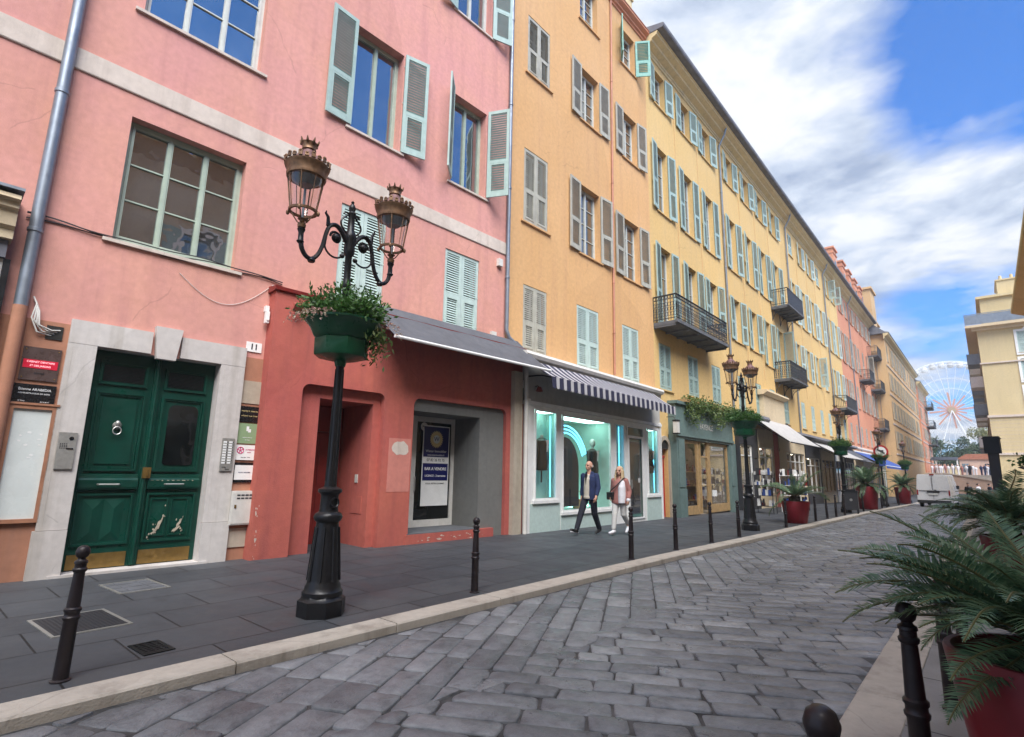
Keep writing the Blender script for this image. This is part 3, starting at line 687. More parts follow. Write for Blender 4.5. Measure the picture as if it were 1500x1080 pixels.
# painted base, stone surround, door
for q_ in ((-3.4,.5,3.42),(2.85,3.35,3.36)): mb = MB(); mb.box(q_[0],q_[1],-.016,-.002,-.3,q_[2]); mb.build('painted_base', MT['dado'], pink)
for q_ in ((2.86,3.25,-.03,-.018,2.56,2.95),(2.84,3.30,-.034,-.018,.2,.5)): mb = MB(); mb.box(*q_); mb.build('stone_patch', MT['stone'], pink)
mb = MB()
mb.box(.47,.80,-.07,-.003,.62,3.16); mb.box(2.47,2.85,-.07,-.003,.62,3.16)
mb.box(.44,.80,-.085,-.003,-.1,.614); mb.box(2.47,2.87,-.085,-.003,-.1,.614)
mb.box(.47,1.46,-.072,-.003,3.164,3.50); mb.box(1.86,2.85,-.072,-.003,3.164,3.50)
mb.prism([(1.475,3.60),(1.845,3.60),(1.79,3.10),(1.53,3.10)], -.12, -.003)
for x in (.525,2.53): mb.box(x,x+.006,-.0725,-.07,.65,3.1)
mb.build('door_surround', MT['marble'], pink)
mb = MB(); mb.box(.66,2.6,-.10,.20,-.1,.035); mb.build('threshold', MT['marble'], pink)
for side, x0 in ((0,.80),(1,1.64)):
    W = .83; y = .17
    d = MB(); d.box(x0+.004,x0+W-.004,y,y+.05,.04,3.155)
    def frame_m(a, c, z0, z1, wd=.03, pr=.025, mm=0):
        d.box(a,c,y-pr,y-.001,z1-wd,z1,mm); d.box(a,c,y-pr,y-.001,z0,z0+wd,mm); d.box(a,a+wd,y-pr,y-.001,z0+wd,z1-wd,mm); d.box(c-wd,c,y-pr,y-.001,z0+wd,z1-wd,mm)
    a, c = x0+.13, x0+W-.13
    for q in ((a,c,2.68,2.98),(a-.02,c+.02,2.66,3.0)): frame_m(*q, .018, .03)
    for k in range(11): d.box(a+.03,c-.03,y-.012,y-.001,2.71+k*.022,2.722+k*.022,1)
    frame_m(a-.03,c+.03,1.40,2.56,.035,.035); frame_m(a+.01,c-.01,1.44,2.52,.02,.022)
    if side == 0: d.box(a+.07,c-.07,y-.018,y-.001,1.50,2.46)
    else:
        pl = [(a+.10+.05*math.cos(t)*1, 2.38+.07*math.sin(t)) for t in (PI, PI*.75, PI/2)]
        xa, xb, za, zb, rr_ = a+.09, c-.06, 1.5, 2.44, .09
        P = []
        for cx, cz, t0 in ((xb-rr_,zb-rr_,0),(xa+rr_,zb-rr_,PI/2),(xa+rr_,za+rr_*.4,PI),(xb-rr_,za+rr_*.4,1.5*PI)):
            for k in range(5): P.append((cx+rr_*math.cos(t0+PI/2*k/4), cz+(rr_ if cz > 2 else rr_*.4)*math.sin(t0+PI/2*k/4)))
        d.prism(P, y-.014, y-.001, 2)
    d.extr([(y-.001,1.12),(y-.05,1.14),(y-.06,1.17),(y-.06,1.27),(y-.035,1.30),(y-.03,1.35),(y-.001,1.36)], x0+.06, x0+W-.06, 0)
    frame_m(a-.05,c+.05,.36,1.08,.03,.03)
    if side == 0:
        for k in range(2):
            x, wq = a+.03+k*.25, .24
            d.face([(x,y-.002,1.0),(x+wq,y-.002,1.0),(x+wq/2,y-.03,.86)]); d.face([(x,y-.002,1.0),(x+wq/2,y-.03,.86),(x+wq/2,y-.03,.55),(x,y-.002,.42)]); d.face([(x+wq,y-.002,1.0),(x+wq,y-.002,.42),(x+wq/2,y-.03,.55),(x+wq/2,y-.03,.86)]); d.face([(x,y-.002,.42),(x+wq/2,y-.03,.55),(x+wq,y-.002,.42)])
    else:
        for k in range(2): frame_m(a+.01+k*.28,a+.25+k*.28,.44,1.0,.02,.018)
        rr = random.Random(5)
        for k, (cx, cz, bw, bh) in enumerate(((a+.15,.60,.035,.15),(a+.10,.50,.03,.06),(a+.43,.60,.03,.12),(a+.40,.53,.035,.05))):
            d.face([(cx+bw*rr.uniform(.35,1.1)*math.cos(t)+.05*math.sin(t), y-.0232-.0002*k, cz+bh*rr.uniform(.45,1.1)*math.sin(t)) for t in [2*PI*j/16 for j in range(16)]], 3)
        for cx, cz, sc, n in ((a+.14,.60,.08,5),(a+.22,.76,.05,4),(a+.42,.60,.06,4),(a+.05,.46,.05,4),(a+.46,.45,.06,4)):
            for k in range(n):
                x, z = cx+rr.gauss(0,sc*.42), cz+rr.gauss(0,sc*.9); r0 = rr.uniform(.004,.016)
                d.face([(x+r0*rr.uniform(.5,1.2)*math.cos(t), y-.0215-.0002*k, z+1.5*r0*rr.uniform(.5,1.2)*math.sin(t)) for t in [2*PI*j/8 for j in range(8)]], 3)
        for k in range(9): d.box(x0+.1+k*.07,x0+.1+k*.07+rr.uniform(.01,.05),y-.062,y-.0605,1.262+rr.uniform(-.006,.006),1.272,3)
    do = d.build('door', [MT['greendoor'], MT['iron'], MT['doorpane'], MT['chip']], pink)
    q = MB(); q.box(x0+.07,x0+W-.07,y-.012,y-.002,.05,.25); q.build('kick_plate', MT['brass'], do)
    q = MB(); cx = (a+c)/2; q.tube([(cx-.13,y-.062,1.21),(cx-.12,y-.10,1.21),(cx+.12,y-.10,1.21),(cx+.13,y-.062,1.21)], .012, 8); q.build('handle', MT['silver'], do)
    if side == 0:
        q = MB(); cx = (a+c)/2; q.lathe([(.0,.055),(.035,.05),(.058,.02),(.06,.0)], 14, (cx,y-.02,2.06), axis='y'); q.ell((cx,y-.06,2.09),(.035,.03,.045),10,8)
        q.tube([(cx+.052*math.cos(t),y-.07,1.985+.055*math.sin(t)) for t in [2*PI*j/14 for j in range(14)]], .008, 6, closed=True); q.build('knocker', MT['silver'], do)
    else:
        q = MB(); q.box(x0-.045,x0+.045,y-.05,y-.002,.05,3.14); q.tube([(x0,y-.05,.06),(x0,y-.05,3.13)], .022, 8); q.build('cover_strip', MT['greendoor'], do)
        q = MB(); q.box(x0-.03,x0+.075,y-.085,y-.052,1.30,1.46); q.tube([(x0+.03,y-.085,1.34),(x0+.03,y-.12,1.34),(x0+.03,y-.12,1.42)], .012, 6); q.build('lock_case', MT['brass'], do)
# cables along the first floor and the loose white cables by the pipe
for k, (zo, am) in enumerate(((0,.03),(.03,.045),(.06,.02))):
    mb = MB(); mb.tube([(-.2+3.55*t, -.018-.012*k, 4.80+zo+am*math.sin(t*9+k)+.03*math.sin(t*23)*.3) for t in [j/40 for j in range(41)]], .010, 5); mb.build('cable', MT['plastic'], pink)
mb = MB()
for k in range(4): mb.tube([(.03+.01*k,-.03,3.72-.02*k),(.07+.012*k,-.08,3.62-.03*k),(.04+.03*k,-.10,3.42-.03*k),(.12+.05*k,-.07,3.24+.015*k),(.28+.03*k,-.02,3.22+.03*k)], .011, 6)
mb.build('loose_cable', MT['offwhite'], pink)
mb = MB(); mb.box(.22,.40,-.03,-.017,3.17,3.36); mb.build('junction_hole', MT['dark'], pink)
mb = MB(); mb.tube([(1.7+1.5*t,-.012,4.55-.45*math.sin(PI*t)+.2*t) for t in [j/20 for j in range(21)]], .005, 4); mb.build('thin_cable', MT['offwhite'], pink)
mb = MB(); mb.box(8.93,9.08,-.1,-.003,6.85,7.05); mb.build('junction_box', MT['offwhite'], pink)
mb = MB(); mb.box(8.75,8.92,-.08,-.003,4.88,5.02); mb.build('junction_box', MT['offwhite'], pink)
# next door's shop front at the far left edge: ledge, fascia, blue-grey roller shutter
nb = thing('shop_front', 'cream shop fascia with grey ledge beside the grey downpipe at the far left', 'shop front', loc, ang)
mb = MB(); mb.extr([(-.02,4.95),(-.50,4.90),(-.52,4.84),(-.44,4.82),(-.44,4.74),(-.38,4.72),(-.36,4.52),(-.30,4.48),(-.30,4.36),(-.02,4.36)], -3.4, -.30, 0); mb.build('fascia', MT['cream'], nb)
mb = MB(); mb.box(-3.4,-.28,-.55,-.02,4.952,4.99); mb.build('ledge', MT['zinc'], nb)
mb = MB(); mb.box(-3.4,-.33,-.22,-.02,4.12,4.355); mb.build('dark_recess', MT['roof'], nb)
mb = MB(); mb.box(-3.4,-.34,-.16,-.02,.0,4.115); mb.build('roller_panel', MT['silver'], nb)
mb = MB(); mb.box(-.335,-.27,-.18,-.02,.0,4.115); mb.build('side_post', MT['iron'], nb)

# ------------------------------------------------------------------ red ground floor shop
MRD = fmat((-9.2,4.15), (-8.9,9.9)); MR = MPK.inverted() @ MRD
def rounded(mb, a, c, z0, z1, r, y0, y1, m=0, n=6):
    """reveal ring of an opening with rounded top corners, plus the corner fillets"""
    for cx, cz, s in ((a+r, z1-r, -1), (c-r, z1-r, 1)):
        prev = None
        for k in range(n+1):
            t = PI/2*k/n; p = (cx+s*r*math.cos(t), cz+r*math.sin(t))
            if prev:
                mb.face([(prev[0],y0,prev[1]),(p[0],y0,p[1]),(p[0],y1,p[1]),(prev[0],y1,prev[1])] if s > 0 else [(p[0],y0,p[1]),(prev[0],y0,prev[1]),(prev[0],y1,prev[1]),(p[0],y1,p[1])], m, True)
                mb.face([(cx+s*r,y0,cz+r),(prev[0],y0,prev[1]),(p[0],y0,p[1])], m)
            prev = p
rs = MB(MR)
wall(rs, 0, 6.5, -.3, 4.58, [(.64,2.37,-.29,3.0,.16),(3.09,5.88,-.29,3.0,.10,0)], .16, 0, 0, False)
# remove nothing: inner sheets behind the two recesses
rs2 = MB(MR)
wall(rs2, .64, 2.37, -.29, 3.0, [(1.06,2.2,-.28,2.78,1.2)], 1.2, .155, 0)
rounded(rs, .64, 2.37, -.29, 3.0, .14, 0, .155); rounded(rs, 3.09, 5.88, -.29, 3.0, .16, 0, .095)
rs.face([(0,0,-.3),(0,0,4.58),(0,.6,4.58),(0,.6,-.3)]); rs.face([(6.5,0,4.58),(6.5,0,-.3),(6.5,.6,-.3),(6.5,.6,4.58)]); rs.face([(0,0,4.58),(6.5,0,4.58),(6.5,.6,4.58),(0,.6,4.58)])
sf = rs.build('shop_front', [MT['red'], MT['red']], pink)
rs2.build('entrance_recess', [MT['red'], MT['darkred']], sf)
g = MB(MR); wall(g, 3.095, 5.875, -.28, 2.995, [(3.10,5.08,.20,2.74,1.0,0)], 1.0, .094, 0); g.build('grey_lining', [MT['grey'], MT['dark']], sf)
mb = MB(MR); mb.extr([(-.0,4.585),(-.05,4.60),(-.06,4.66),(.25,4.70),(.5,4.70),(.5,4.585)], -.04, 6.55, 0); mb.build('ledge', MT['darkred'], sf)
mb = MB(MR); mb.box(3.02,5.50,-.02,.96,-.2,.19); mb.build('door_step', [MT['red']], sf)
mb = MB(MR); mb.box(3.06,5.08,-.005,.98,.192,.205); mb.build('step_top', MT['slab'], sf)
mb = MB(MR); mb.box(2.52,3.06,-.004,-.001,1.05,2.12)
mb.build('paint_patch', MT['redfresh'], sf)
mb = MB(MR); rr = random.Random(3)
mb.face([(2.80+.21*rr.uniform(.85,1.1)*math.cos(t), -.0065, 1.92+.15*rr.uniform(.8,1.15)*math.sin(t)) for t in [2*PI*j/16 for j in range(16)]])
for k in range(26):
    x, z, r0 = 3.25+rr.uniform(0,1.9), .02+rr.uniform(0,.12), rr.uniform(.008,.03)
    mb.face([(x+r0*rr.uniform(.6,2)*math.cos(t), -.0225, z+r0*.7*rr.uniform(.5,1)*math.sin(t)) for t in [2*PI*j/7 for j in range(7)]])
for k in range(16):
    x, z, r0 = .03+rr.uniform(0,.06), rr.choice((.35,.75,.82,.15))+rr.gauss(0,.09), rr.uniform(.004,.017)
    mb.face([(x+r0*rr.uniform(.4,1)*math.cos(t), -.0025, z+r0*2.2*rr.uniform(.5,1.3)*math.sin(t)) for t in [2*PI*j/7 for j in range(7)]])
mb.build('paint_flake', MT['belt'], sf)
# red door deep in the entrance and a letter flap on its side wall
mb = MB(MR); mb.box(1.10,2.16,1.27,1.34,0,2.2); mb.box(1.10,2.16,1.25,1.34,2.24,2.75); mb.box(1.2,1.62,1.255,1.27,.2,1.0); mb.box(1.2,1.62,1.255,1.27,1.15,2.1); mb.box(1.68,2.1,1.255,1.27,.2,1.0); mb.box(1.68,2.1,1.255,1.27,1.15,2.1); mb.build('entrance_door', MT['darkred'], sf)
mb = MB(MR); mb.box(2.19,2.199,.35,.75,.62,.95); mb.build('letter_flap', MT['red'], sf); mb = MB(MR); mb.box(2.185,2.199,.55,.65,1.22,1.38); mb.build('door_bell', MT['offwhite'], sf)
# glazed door
gd = MB(MR); Y = 1.0
for a, c in ((3.10,3.18),(3.72,3.86),(3.86,3.93),(4.98,5.08)): gd.box(a,c,Y,Y+.06,.205,2.74)
for a, c in ((3.18,3.72),(3.93,4.98)):
    gd.box(a,c,Y+.004,Y+.056,.205,.36); gd.box(a,c,Y+.004,Y+.056,2.62,2.74)
gdo = gd.build('glazed_door', MT['offwhite'], sf)
q = MB(MR); q.box(3.17,4.99,Y+.03,Y+.04,.35,2.63); q.build('pane', MT['doorpane'], gdo)
q = MB(MR); q.tube([(3.90,Y-.03,1.0),(3.90,Y-.05,1.05),(3.90,Y-.05,1.3),(3.90,Y-.03,1.35)], .012, 6); q.build('handle', MT['silver'], gdo)
mb = MB(MR); mb.box(6.37,6.49,-.012,-.001,-.1,3.9); mb.build('side_strip', MT['red'], sf)
# charcoal awning
aw = awning(pink, 1.95, 6.48, 4.90, 3.98, 1.12, 'canvas', MR, y0=.22, bar='white', arms=False, cassette=False)
# ================================================================== plaques, intercoms and boxes on the pink front (things of their own)
def onpink(name, label, cat, s, z, group=None, M=None):
    M = M or MPK; p = M @ Vector((s,0,z)); return thing(name, label, cat, p, M.to_euler().z, group)
def plate(t, w, h, mat, y=-.018, th=.02, name='plate'):
    mb = MB(); mb.box(-w/2,w/2,y-th,y,-h/2,h/2); return mb.build(name, MT[mat], t)
t = onpink('plaque', 'brown plaque with a glowing red strip of writing left of the green door', 'plaque', .225, 2.81)
plate(t, .40, .45, 'brownp'); plate(t, .36, .115, 'redled', -.0385, .004, 'light_strip').location = (0,0,-.005)
text('CABINET DENTAIRE', .036, 'ledtext', t, (0,-.0445,.022), sx=.9); text('ET DES JARDINS', .034, 'ledtext', t, (0,-.0445,-.03), sx=.9); text('ENTREE', .03, 'lettd', t, (0,-.0405,-.13))
q = MB()
for x in (-.17,.17):
    for z in (-.19,.19): q.lathe([(.010,0),(.006,.006)], 8, (x,-.0375,z), axis='y')
q.build('screw', MT['brass'], t)
t = onpink('plaque', 'black plaque with white writing under the plaque with a red strip', 'plaque', .215, 2.395)
plate(t, .44, .27, 'black'); text('Etienne ARABEDIA', .046, 'lettw', t, (0,-.0395,.065), sx=.92); text('ADMINISTRATEUR DE BIENS', .026, 'lettw', t, (0,-.0395,.012)); text('1er Etage', .02, 'lettw', t, (-.12,-.0395,-.09)); text('04 93 85 21', .02, 'lettw', t, (.12,-.0395,-.095))
t = onpink('notice_board', 'glazed notice board with pale paper in a brown wooden frame beside the stone pier', 'notice board', .235, 1.49)
f = MB(); W, H_ = .245, .76
f.box(-W,-W+.05,-.07,-.018,-H_,H_); f.box(W-.05,W,-.07,-.018,-H_,H_); f.box(-W+.05,W-.05,-.07,-.018,H_-.05,H_); f.box(-W+.05,W-.05,-.07,-.018,-H_,-H_+.05); f.box(-W-.02,W+.02,-.085,-.018,H_+.002,H_+.03); f.build('frame', MT['woodframe'], t)
f = MB(); f.box(-W+.05,W-.05,-.04,-.018,-H_+.05,H_-.05); f.build('paper', MT['paper'], t)
f = MB(); rr = random.Random(2)
for k in range(9):
    x, z = rr.uniform(-.14,.14), rr.uniform(.05,.4); f.face([(x+.03*rr.uniform(.3,1)*math.cos(a),-.0415,z+.02*rr.uniform(.3,1)*math.sin(a)) for a in [2*PI*j/7 for j in range(7)]])
f.build('torn_tape', MT['white'], t)
t = onpink('intercom', 'steel intercom with a round camera eye on the stone pier left of the green door', 'intercom', .64, 1.665)
plate(t, .20, .50, 'silver', -.073, .02); q = MB(); q.lathe([(.026,0),(.026,.006),(.016,.010)], 14, (.04,-.093,.17), axis='y'); q.build('camera_eye', MT['black'], t); q = MB(); q.box(.0,.075,-.098,-.093,.02,.04); q.build('card_slot', MT['black'], t)
q = MB(); q.box(-.095,.095,-.099,-.093,-.24,-.13); q.build('lower_plate', MT['silver'], t)
q = MB()
for k in range(16): q.box(-.075+.022*(k % 4),-.063+.022*(k % 4),-.0955,-.093,.03+.02*(k//4),.042+.02*(k//4))
q.build('speaker_grille', MT['plastic'], t)
t = onpink('intercom', 'steel intercom with two columns of name buttons right of the green door', 'intercom', 2.715, 1.685)
plate(t, .19, .53, 'silver', -.073, .02); q = MB(); p = MB()
for c in range(2):
    for k in range(9):
        z = .19-.042*k; q.box(-.08+.085*c,-.025+.085*c,-.097,-.093,z,z+.026); p = MB(); p.box(-.02+.085*c,-.008+.085*c,-.098,-.093,z+.004,z+.02); p.build('button', MT['plastic'], t)
q.build('name_strip', MT['white'], t)
q = MB(); q.tube([(-.06,-.096,-.2),(-.01,-.096,-.2),(-.01,-.096,-.235),(.05,-.096,-.235)], .004, 5); q.build('scratch', MT['plastic'], t)
t = onpink('plaque', 'black plaque, top of the four signs right of the green door', 'plaque', 3.02, 2.375)
plate(t, .33, .27, 'black'); text('MAITRE P. MARTEL', .033, 'lettg', t, (0,-.0395,.05)); text('AVOCAT A LA COUR', .028, 'lettg', t, (0,-.0395,-.03))
t = onpink('plaque', 'pale green plaque with a white mark below the black plaque', 'plaque', 3.025, 2.05)
plate(t, .35, .34, 'greenp'); q = MB(); q.box(-.03,.012,-.0395,-.038,.04,.12); q.box(.0,.045,-.0395,-.038,.02,.075); q.build('emblem', MT['lettw'], t); text('cabinet infirmier', .024, 'lettw', t, (0,-.0395,-.07)); text('1er etage', .02, 'lettw', t, (0,-.0395,-.11))
t = onpink('plaque', 'white plaque with a round magenta emblem below the green plaque', 'plaque', 3.025, 1.73)
plate(t, .34, .25, 'white'); q = MB()
q.tube([(-.09+.052*math.cos(a),-.0395,.035+.052*math.sin(a)) for a in [2*PI*j/20 for j in range(20)]], .007, 4, closed=True)
for a in (.5,1.7,2.9,4.2,5.3): q.tube([(-.09,-.0395,.035),(-.09+.045*math.cos(a),-.0395,.035+.045*math.sin(a))], .006, 4)
q.build('emblem', MT['lettp'], t); text('INTERIMA', .036, 'lettp', t, (.07,-.0395,.045)); text('emploi', .024, 'lettp', t, (.05,-.0395,.005)); text('2eme etage     04 93', .018, 'lettd', t, (0,-.0395,-.08))
t = onpink('plaque', 'white plaque in a black frame, lowest of the four signs above the letter box', 'plaque', 3.03, 1.40)
plate(t, .37, .33, 'black'); q = MB(); q.box(-.155,.155,-.046,-.038,-.12,.12); q.build('plate_face', MT['white'], t); text('BLANC ASSOCIES', .024, 'navy', t, (0,-.0475,.0))
t = onpink('letter_box', 'beige metal letter box with a louvred flap under the row of signs', 'letter box', 3.03, .83)
q = MB(); q.box(-.175,.175,-.12,-.018,-.27,.27); q.build('box', MT['offwhite'], t); q = MB(); q.box(-.16,.16,-.128,-.12,-.25,.25); q.build('box_door', MT['offwhite'], t)
q = MB()
for k in range(4):
    for j in range(2): q.box(-.10+.065*k,-.05+.065*k,-.131,-.128,.14+.05*j,.165+.05*j)
q.build('vent_slot', MT['plastic'], t); q = MB(); q.box(-.13,-.10,-.137,-.128,.0,.05); q.build('lock', MT['brass'], t)
t = onpink('number_plate', 'white house number plate reading 11 above the brown wall right of the green door', 'number plate', 2.98, 3.55)
plate(t, .26, .17, 'white', -.004, .014); text('11', .14, 'lettd', t, (0,-.0195,0), bold=.004)
t = onpink('security_camera', 'white security camera on the pink wall above the house number', 'camera', 3.11, 4.16)
q = MB(); q.box(-.03,.03,-.10,-.004,.06,.16); q.build('mount', MT['white'], t); q = MB(); q.box(-.03,.03,-.14,-.06,-.16,.05); q.lathe([(.02,0),(.02,.02)], 10, (0,-.14,-.10), axis='y'); q.build('body', MT['white'], t)
t = onpink('floodlight', 'small red floodlight under the ledge left of the flower bowl', 'light', .35, 4.33, None, MRD)
q = MB(); q.box(-.02,.02,-.10,-.01,.0,.05); q.obox((0,-.15,-.02),(.09,0,0),(0,.03,.02),(0,-.045,.06)); q.build('lamp_body', MT['red'], t)
# poster on the glazed door
t = onpink('poster', 'blue and white for-sale poster with a golden sunburst on the glazed door', 'poster', 4.50, 1.62, None, MRD)
Y = .985
q = MB(); q.box(-.40,.40,Y-.004,Y,-.95,.92); q.build('sheet', MT['white'], t)
q = MB(); q.box(-.375,.375,Y-.0065,Y-.0042,.18,.895); q.box(-.375,.375,Y-.0065,Y-.0042,-.37,.03); q.build('blue_panel', MT['navy'], t)
q = MB(); P = []
for k in range(48): r0 = .205 if k % 2 else .165; P.append((r0*math.cos(2*PI*k/48), .60+r0*math.sin(2*PI*k/48)*1.05))
for k in range(48): q.face([(0,Y-.0075,.60),(P[k][0],Y-.0075,P[k][1]),(P[(k+1)%48][0],Y-.0075,P[(k+1)%48][1])])
q.build('sunburst', MT['lettg'], t); q = MB(); q.lathe([(.10,0),(.10,.001)], 24, (0,Y-.008,.60), axis='y'); q.build('sunburst_centre', MT['paper'], t)
text('W', .15, 'navy', t, (0,Y-.0098,.60)); text('Winter Immobilier', .082, 'lettw', t, (0,Y-.0085,.315)); text('www.winterimmobilier.fr', .05, 'lettw', t, (0,Y-.0085,.225))
text('07 82 26 92 75', .088, 'lettd', t, (0,Y-.006,.105)); text('BAR A VENDRE', .096, 'lettw', t, (0,Y-.0085,-.10), bold=.002); text('LICENCE - 2 terrasses', .067, 'lettw', t, (0,Y-.0085,-.26), bold=.001); text('POUR VISITER SCANNEZ', .05, 'lettd', t, (0,Y-.006,-.44))
t = onpink('sticker', 'small round pale sticker on the glazed door above the poster', 'sticker', 4.12, 2.50, None, MRD)
q = MB(); q.lathe([(.10,0),(.10,.003)], 20, (0,Y,0), axis='y'); q.build('disc', MT['offwhite'], t); q = MB(); q.box(-.05,.02,Y-.006,Y-.0035,.0,.02); q.box(-.01,.05,Y-.006,Y-.0035,-.04,-.02); q.build('print', MT['lettd'], t)
for z, lab in ((1.90,'black framed menu square on the red pillar right of the grey doorway, upper one'),(1.43,'black framed menu square on the red pillar right of the grey doorway, lower one')):
    t = onpink('menu_frame', lab, 'menu frame', 6.20, z, 'menu frames on the red pillar', MRD)
    plate(t, .28, .42, 'black', -.001, .03); q = MB(); q.box(-.11,.11,-.034,-.031,-.17,.17); q.build('backing', MT['plastic'], t)
    q = MB()
    if z < 1.6: q.lathe([(.0,.03),(.035,0),(.03,-.04),(.012,-.1),(.012,-.15)], 8, (0,-.036,.02))
    else: q.tube([(-.07,-.036,-.1),(-.02,-.036,.08),(.02,-.036,-.06),(.07,-.036,.12)], .006, 4)
    q.build('drawing', MT['silver'], t)
for z, s in ((1.2,3.30),):
    pass
t = onpink('emergency_box', 'small white and green box under the right end of the charcoal awning', 'box', 6.38, 3.72, None, MRD)
plate(t, .14, .2, 'white', -.001, .05); q = MB(); q.box(-.06,.06,-.045,-.001,-.32,-.13); q.build('green_box', MT['bowl'], t)
# ------------------------------------------------------------------ covers and grates in the pavement
def grate(name, label, x0, x1, y0, y1, mat, rows, frame_=True):
    t = thing(name, label, 'cover', ((x0+x1)/2,(y0+y1)/2,.0), .06); a, b = (x1-x0)/2, (y1-y0)/2
    q = MB(); f = .03
    q.box(-a,a,-b,-b+f,.001,.010); q.box(-a,a,b-f,b,.001,.010); q.box(-a,-a+f,-b+f,b-f,.001,.010); q.box(a-f,a,-b+f,b-f,.001,.010); q.build('frame', MT['silver' if frame_ else mat], t)
    q = MB(); q.box(-a+f,a-f,-b+f,b-f,.001,.004)
    for k in range(rows):
        x = -a+f+(2*a-2*f)*(k+.5)/rows; q.box(x-.012,x+.012,-b+f,b-f,.004,.008)
    for k in range(int(rows*b/a)):
        y = -b+f+(2*b-2*f)*(k+.5)/int(rows*b/a); q.box(-a+f,a-f,y-.008,y+.008,.0045,.0075)
    q.build('plate', MT[mat], t)
grate('drain_grate', 'pale edged iron grate in the pavement behind the first bollard', -7.15, -6.32, 1.18, 1.80, 'plastic', 22)
grate('manhole_cover', 'small square dark cover near the kerb beside the first bollard', -5.60, -5.24, 1.60, 1.83, 'iron', 6, False)
grate('manhole_cover', 'worn slab-filled cover with pale edges in front of the green door', -8.6, -7.85, 2.05, 2.6, 'slab', 3)
grate('manhole_cover', 'pavement cover cut by the left edge of the photograph', -6.1, -5.6, .35, .75, 'plastic', 9)
# ================================================================== orange building
ORa, ORb = (-9.25,10.3), (-9.12,18.7); loc, ang = frame(ORa, ORb); MOR = fmat(ORa, ORb); OL = math.hypot(ORb[0]-ORa[0], ORb[1]-ORa[1])
orng = thing('orange_building', 'narrow orange building between the pink and the yellow ones, above a striped awning', 'building', loc, ang)
ow = [(.72,1.78,4.72,6.66),(.68,1.80,8.54,10.87),(.78,1.88,13.42,15.47),(3.60,4.72,17.38,19.2),(3.62,4.72,13.38,15.45),(3.52,4.70,8.49,10.95),(3.30,4.55,4.66,6.71),
      (6.42,7.50,17.40,19.05),(6.42,7.48,13.32,15.29),(6.30,7.46,8.46,10.81),(6.06,7.22,4.63,6.66),(.78,1.88,17.4,19.2)]
mb = MB(); wall(mb, 0, OL, 3.9, 20.0, ow, .32); shell(mb, 0, OL, -.3, 20.0, 10); mb.build('wall', [MT['orange'], MT['dark']], orng)
for k, q in enumerate(ow): window(orng, *q, 2, 4, 'framew' if k in (3,4,5) else 'oldframe' if 0 else 'framew', .24, sillmat='orange', sd=.06)
def closed(b, q, mat, mid=.44, inn=True):
    a, c, z0, z1 = q[:4]
    shutter(b, a+.008, z0+.01, (c-a)/2-.012, z1-z0-.02, -1, 180, mat, mid, .03, inn); shutter(b, c-.008, z0+.01, (c-a)/2-.012, z1-z0-.02, 1, 180, mat, mid, .03, inn)
closed(orng, ow[0], 'oldshut'); closed(orng, ow[1], 'oldshut'); closed(orng, ow[2], 'oldshut'); closed(orng, ow[6], 'sagelight'); closed(orng, ow[10], 'sagelight'); closed(orng, ow[11], 'oldshut')
for q, m, l, r_ in ((ow[4],'oldshut',4,3),(ow[5],'oldshut',4,6),(ow[8],'oldshut',3,8),(ow[9],'oldshut',4,5),(ow[7],'teal',35,55)):
    a, c, z0, z1 = q; w_ = (c-a)/2+.05
    shutter(orng, a-.02, z0+.01, w_, z1-z0, -1, l, m, .42); shutter(orng, c+.02, z0+.01, w_, z1-z0, 1, r_, m, .42)
pipe(orng, [(5.62,-.06,19.7),(5.50,-.06,12),(5.42,-.06,4.75)], .035, 'rustpipe', bands=(16,11.8,8,6.2))
mb = MB()
mb.extr([(-.002,19.62),(-.05,19.64),(-.05,19.72),(-.12,19.75),(-.12,19.83),(-.26,19.92),(-.26,20.0),(-.002,20.0)], 0, OL, 0); mb.build('cornice', MT['salmon'], orng)
mb = MB(); mb.extr([(-.28,20.005),(-.28,20.05),(.4,20.12),(.4,20.005)], 0, OL, 0); mb.build('roof', MT['tile'], orng)
mb = MB(); mb.box(OL-.75,OL-.05,.5,1.1,20.12,22.0); mb.box(OL-.82,OL+.02,.44,1.16,22.0,22.12); mb.build('chimney', MT['pale'], orng)
mb = MB()
for z in (20.35,20.7,21.05): mb.tube([(0,.5,z),(OL-.8,.5,z)], .018, 5)
for k in range(26): mb.box(.1+k*.29,.12+k*.29,.49,.51,20.12,21.06)
mb.build('terrace_railing', MT['railing'], orng)
# ---- mint shop on the ground floor
MSH = fmat((-8.75,10.6), (-8.95,18.5)); MS = MOR.inverted() @ MSH
shop = MB(MS)
sh = [(.38,1.38,.78,3.12,.02),(1.64,4.36,.44,3.08,.02),(4.62,5.24,.5,3.08,.02),(5.42,6.62,.03,3.06,.02),(6.92,7.80,.78,3.07,.02)]
def openwall(mb, s0, s1, z0, z1, holes, th=.06, m=0, y=0):
    xs = sorted({s0, s1, *[h[0] for h in holes], *[h[1] for h in holes]}); zs = sorted({z0, z1, *[h[2] for h in holes], *[h[3] for h in holes]})
    for a, b in zip(xs, xs[1:]):
        for c, d in zip(zs, zs[1:]):
            cx, cz = (a+b)/2, (c+d)/2
            if any(h[0] < cx < h[1] and h[2] < cz < h[3] for h in holes): continue
            mb.face([(a,y,c),(b,y,c),(b,y,d),(a,y,d)], m); mb.face([(a,y+th,d),(b,y+th,d),(b,y+th,c),(a,y+th,c)], m)
    for h in holes:
        a, b, c, d = h[:4]; e = y+th
        mb.face([(a,y,c),(a,y,d),(a,e,d),(a,e,c)], m); mb.face([(b,y,d),(b,y,c),(b,e,c),(b,e,d)], m); mb.face([(a,y,d),(b,y,d),(b,e,d),(a,e,d)], m); mb.face([(b,y,c),(a,y,c),(a,e,c),(b,e,c)], m)
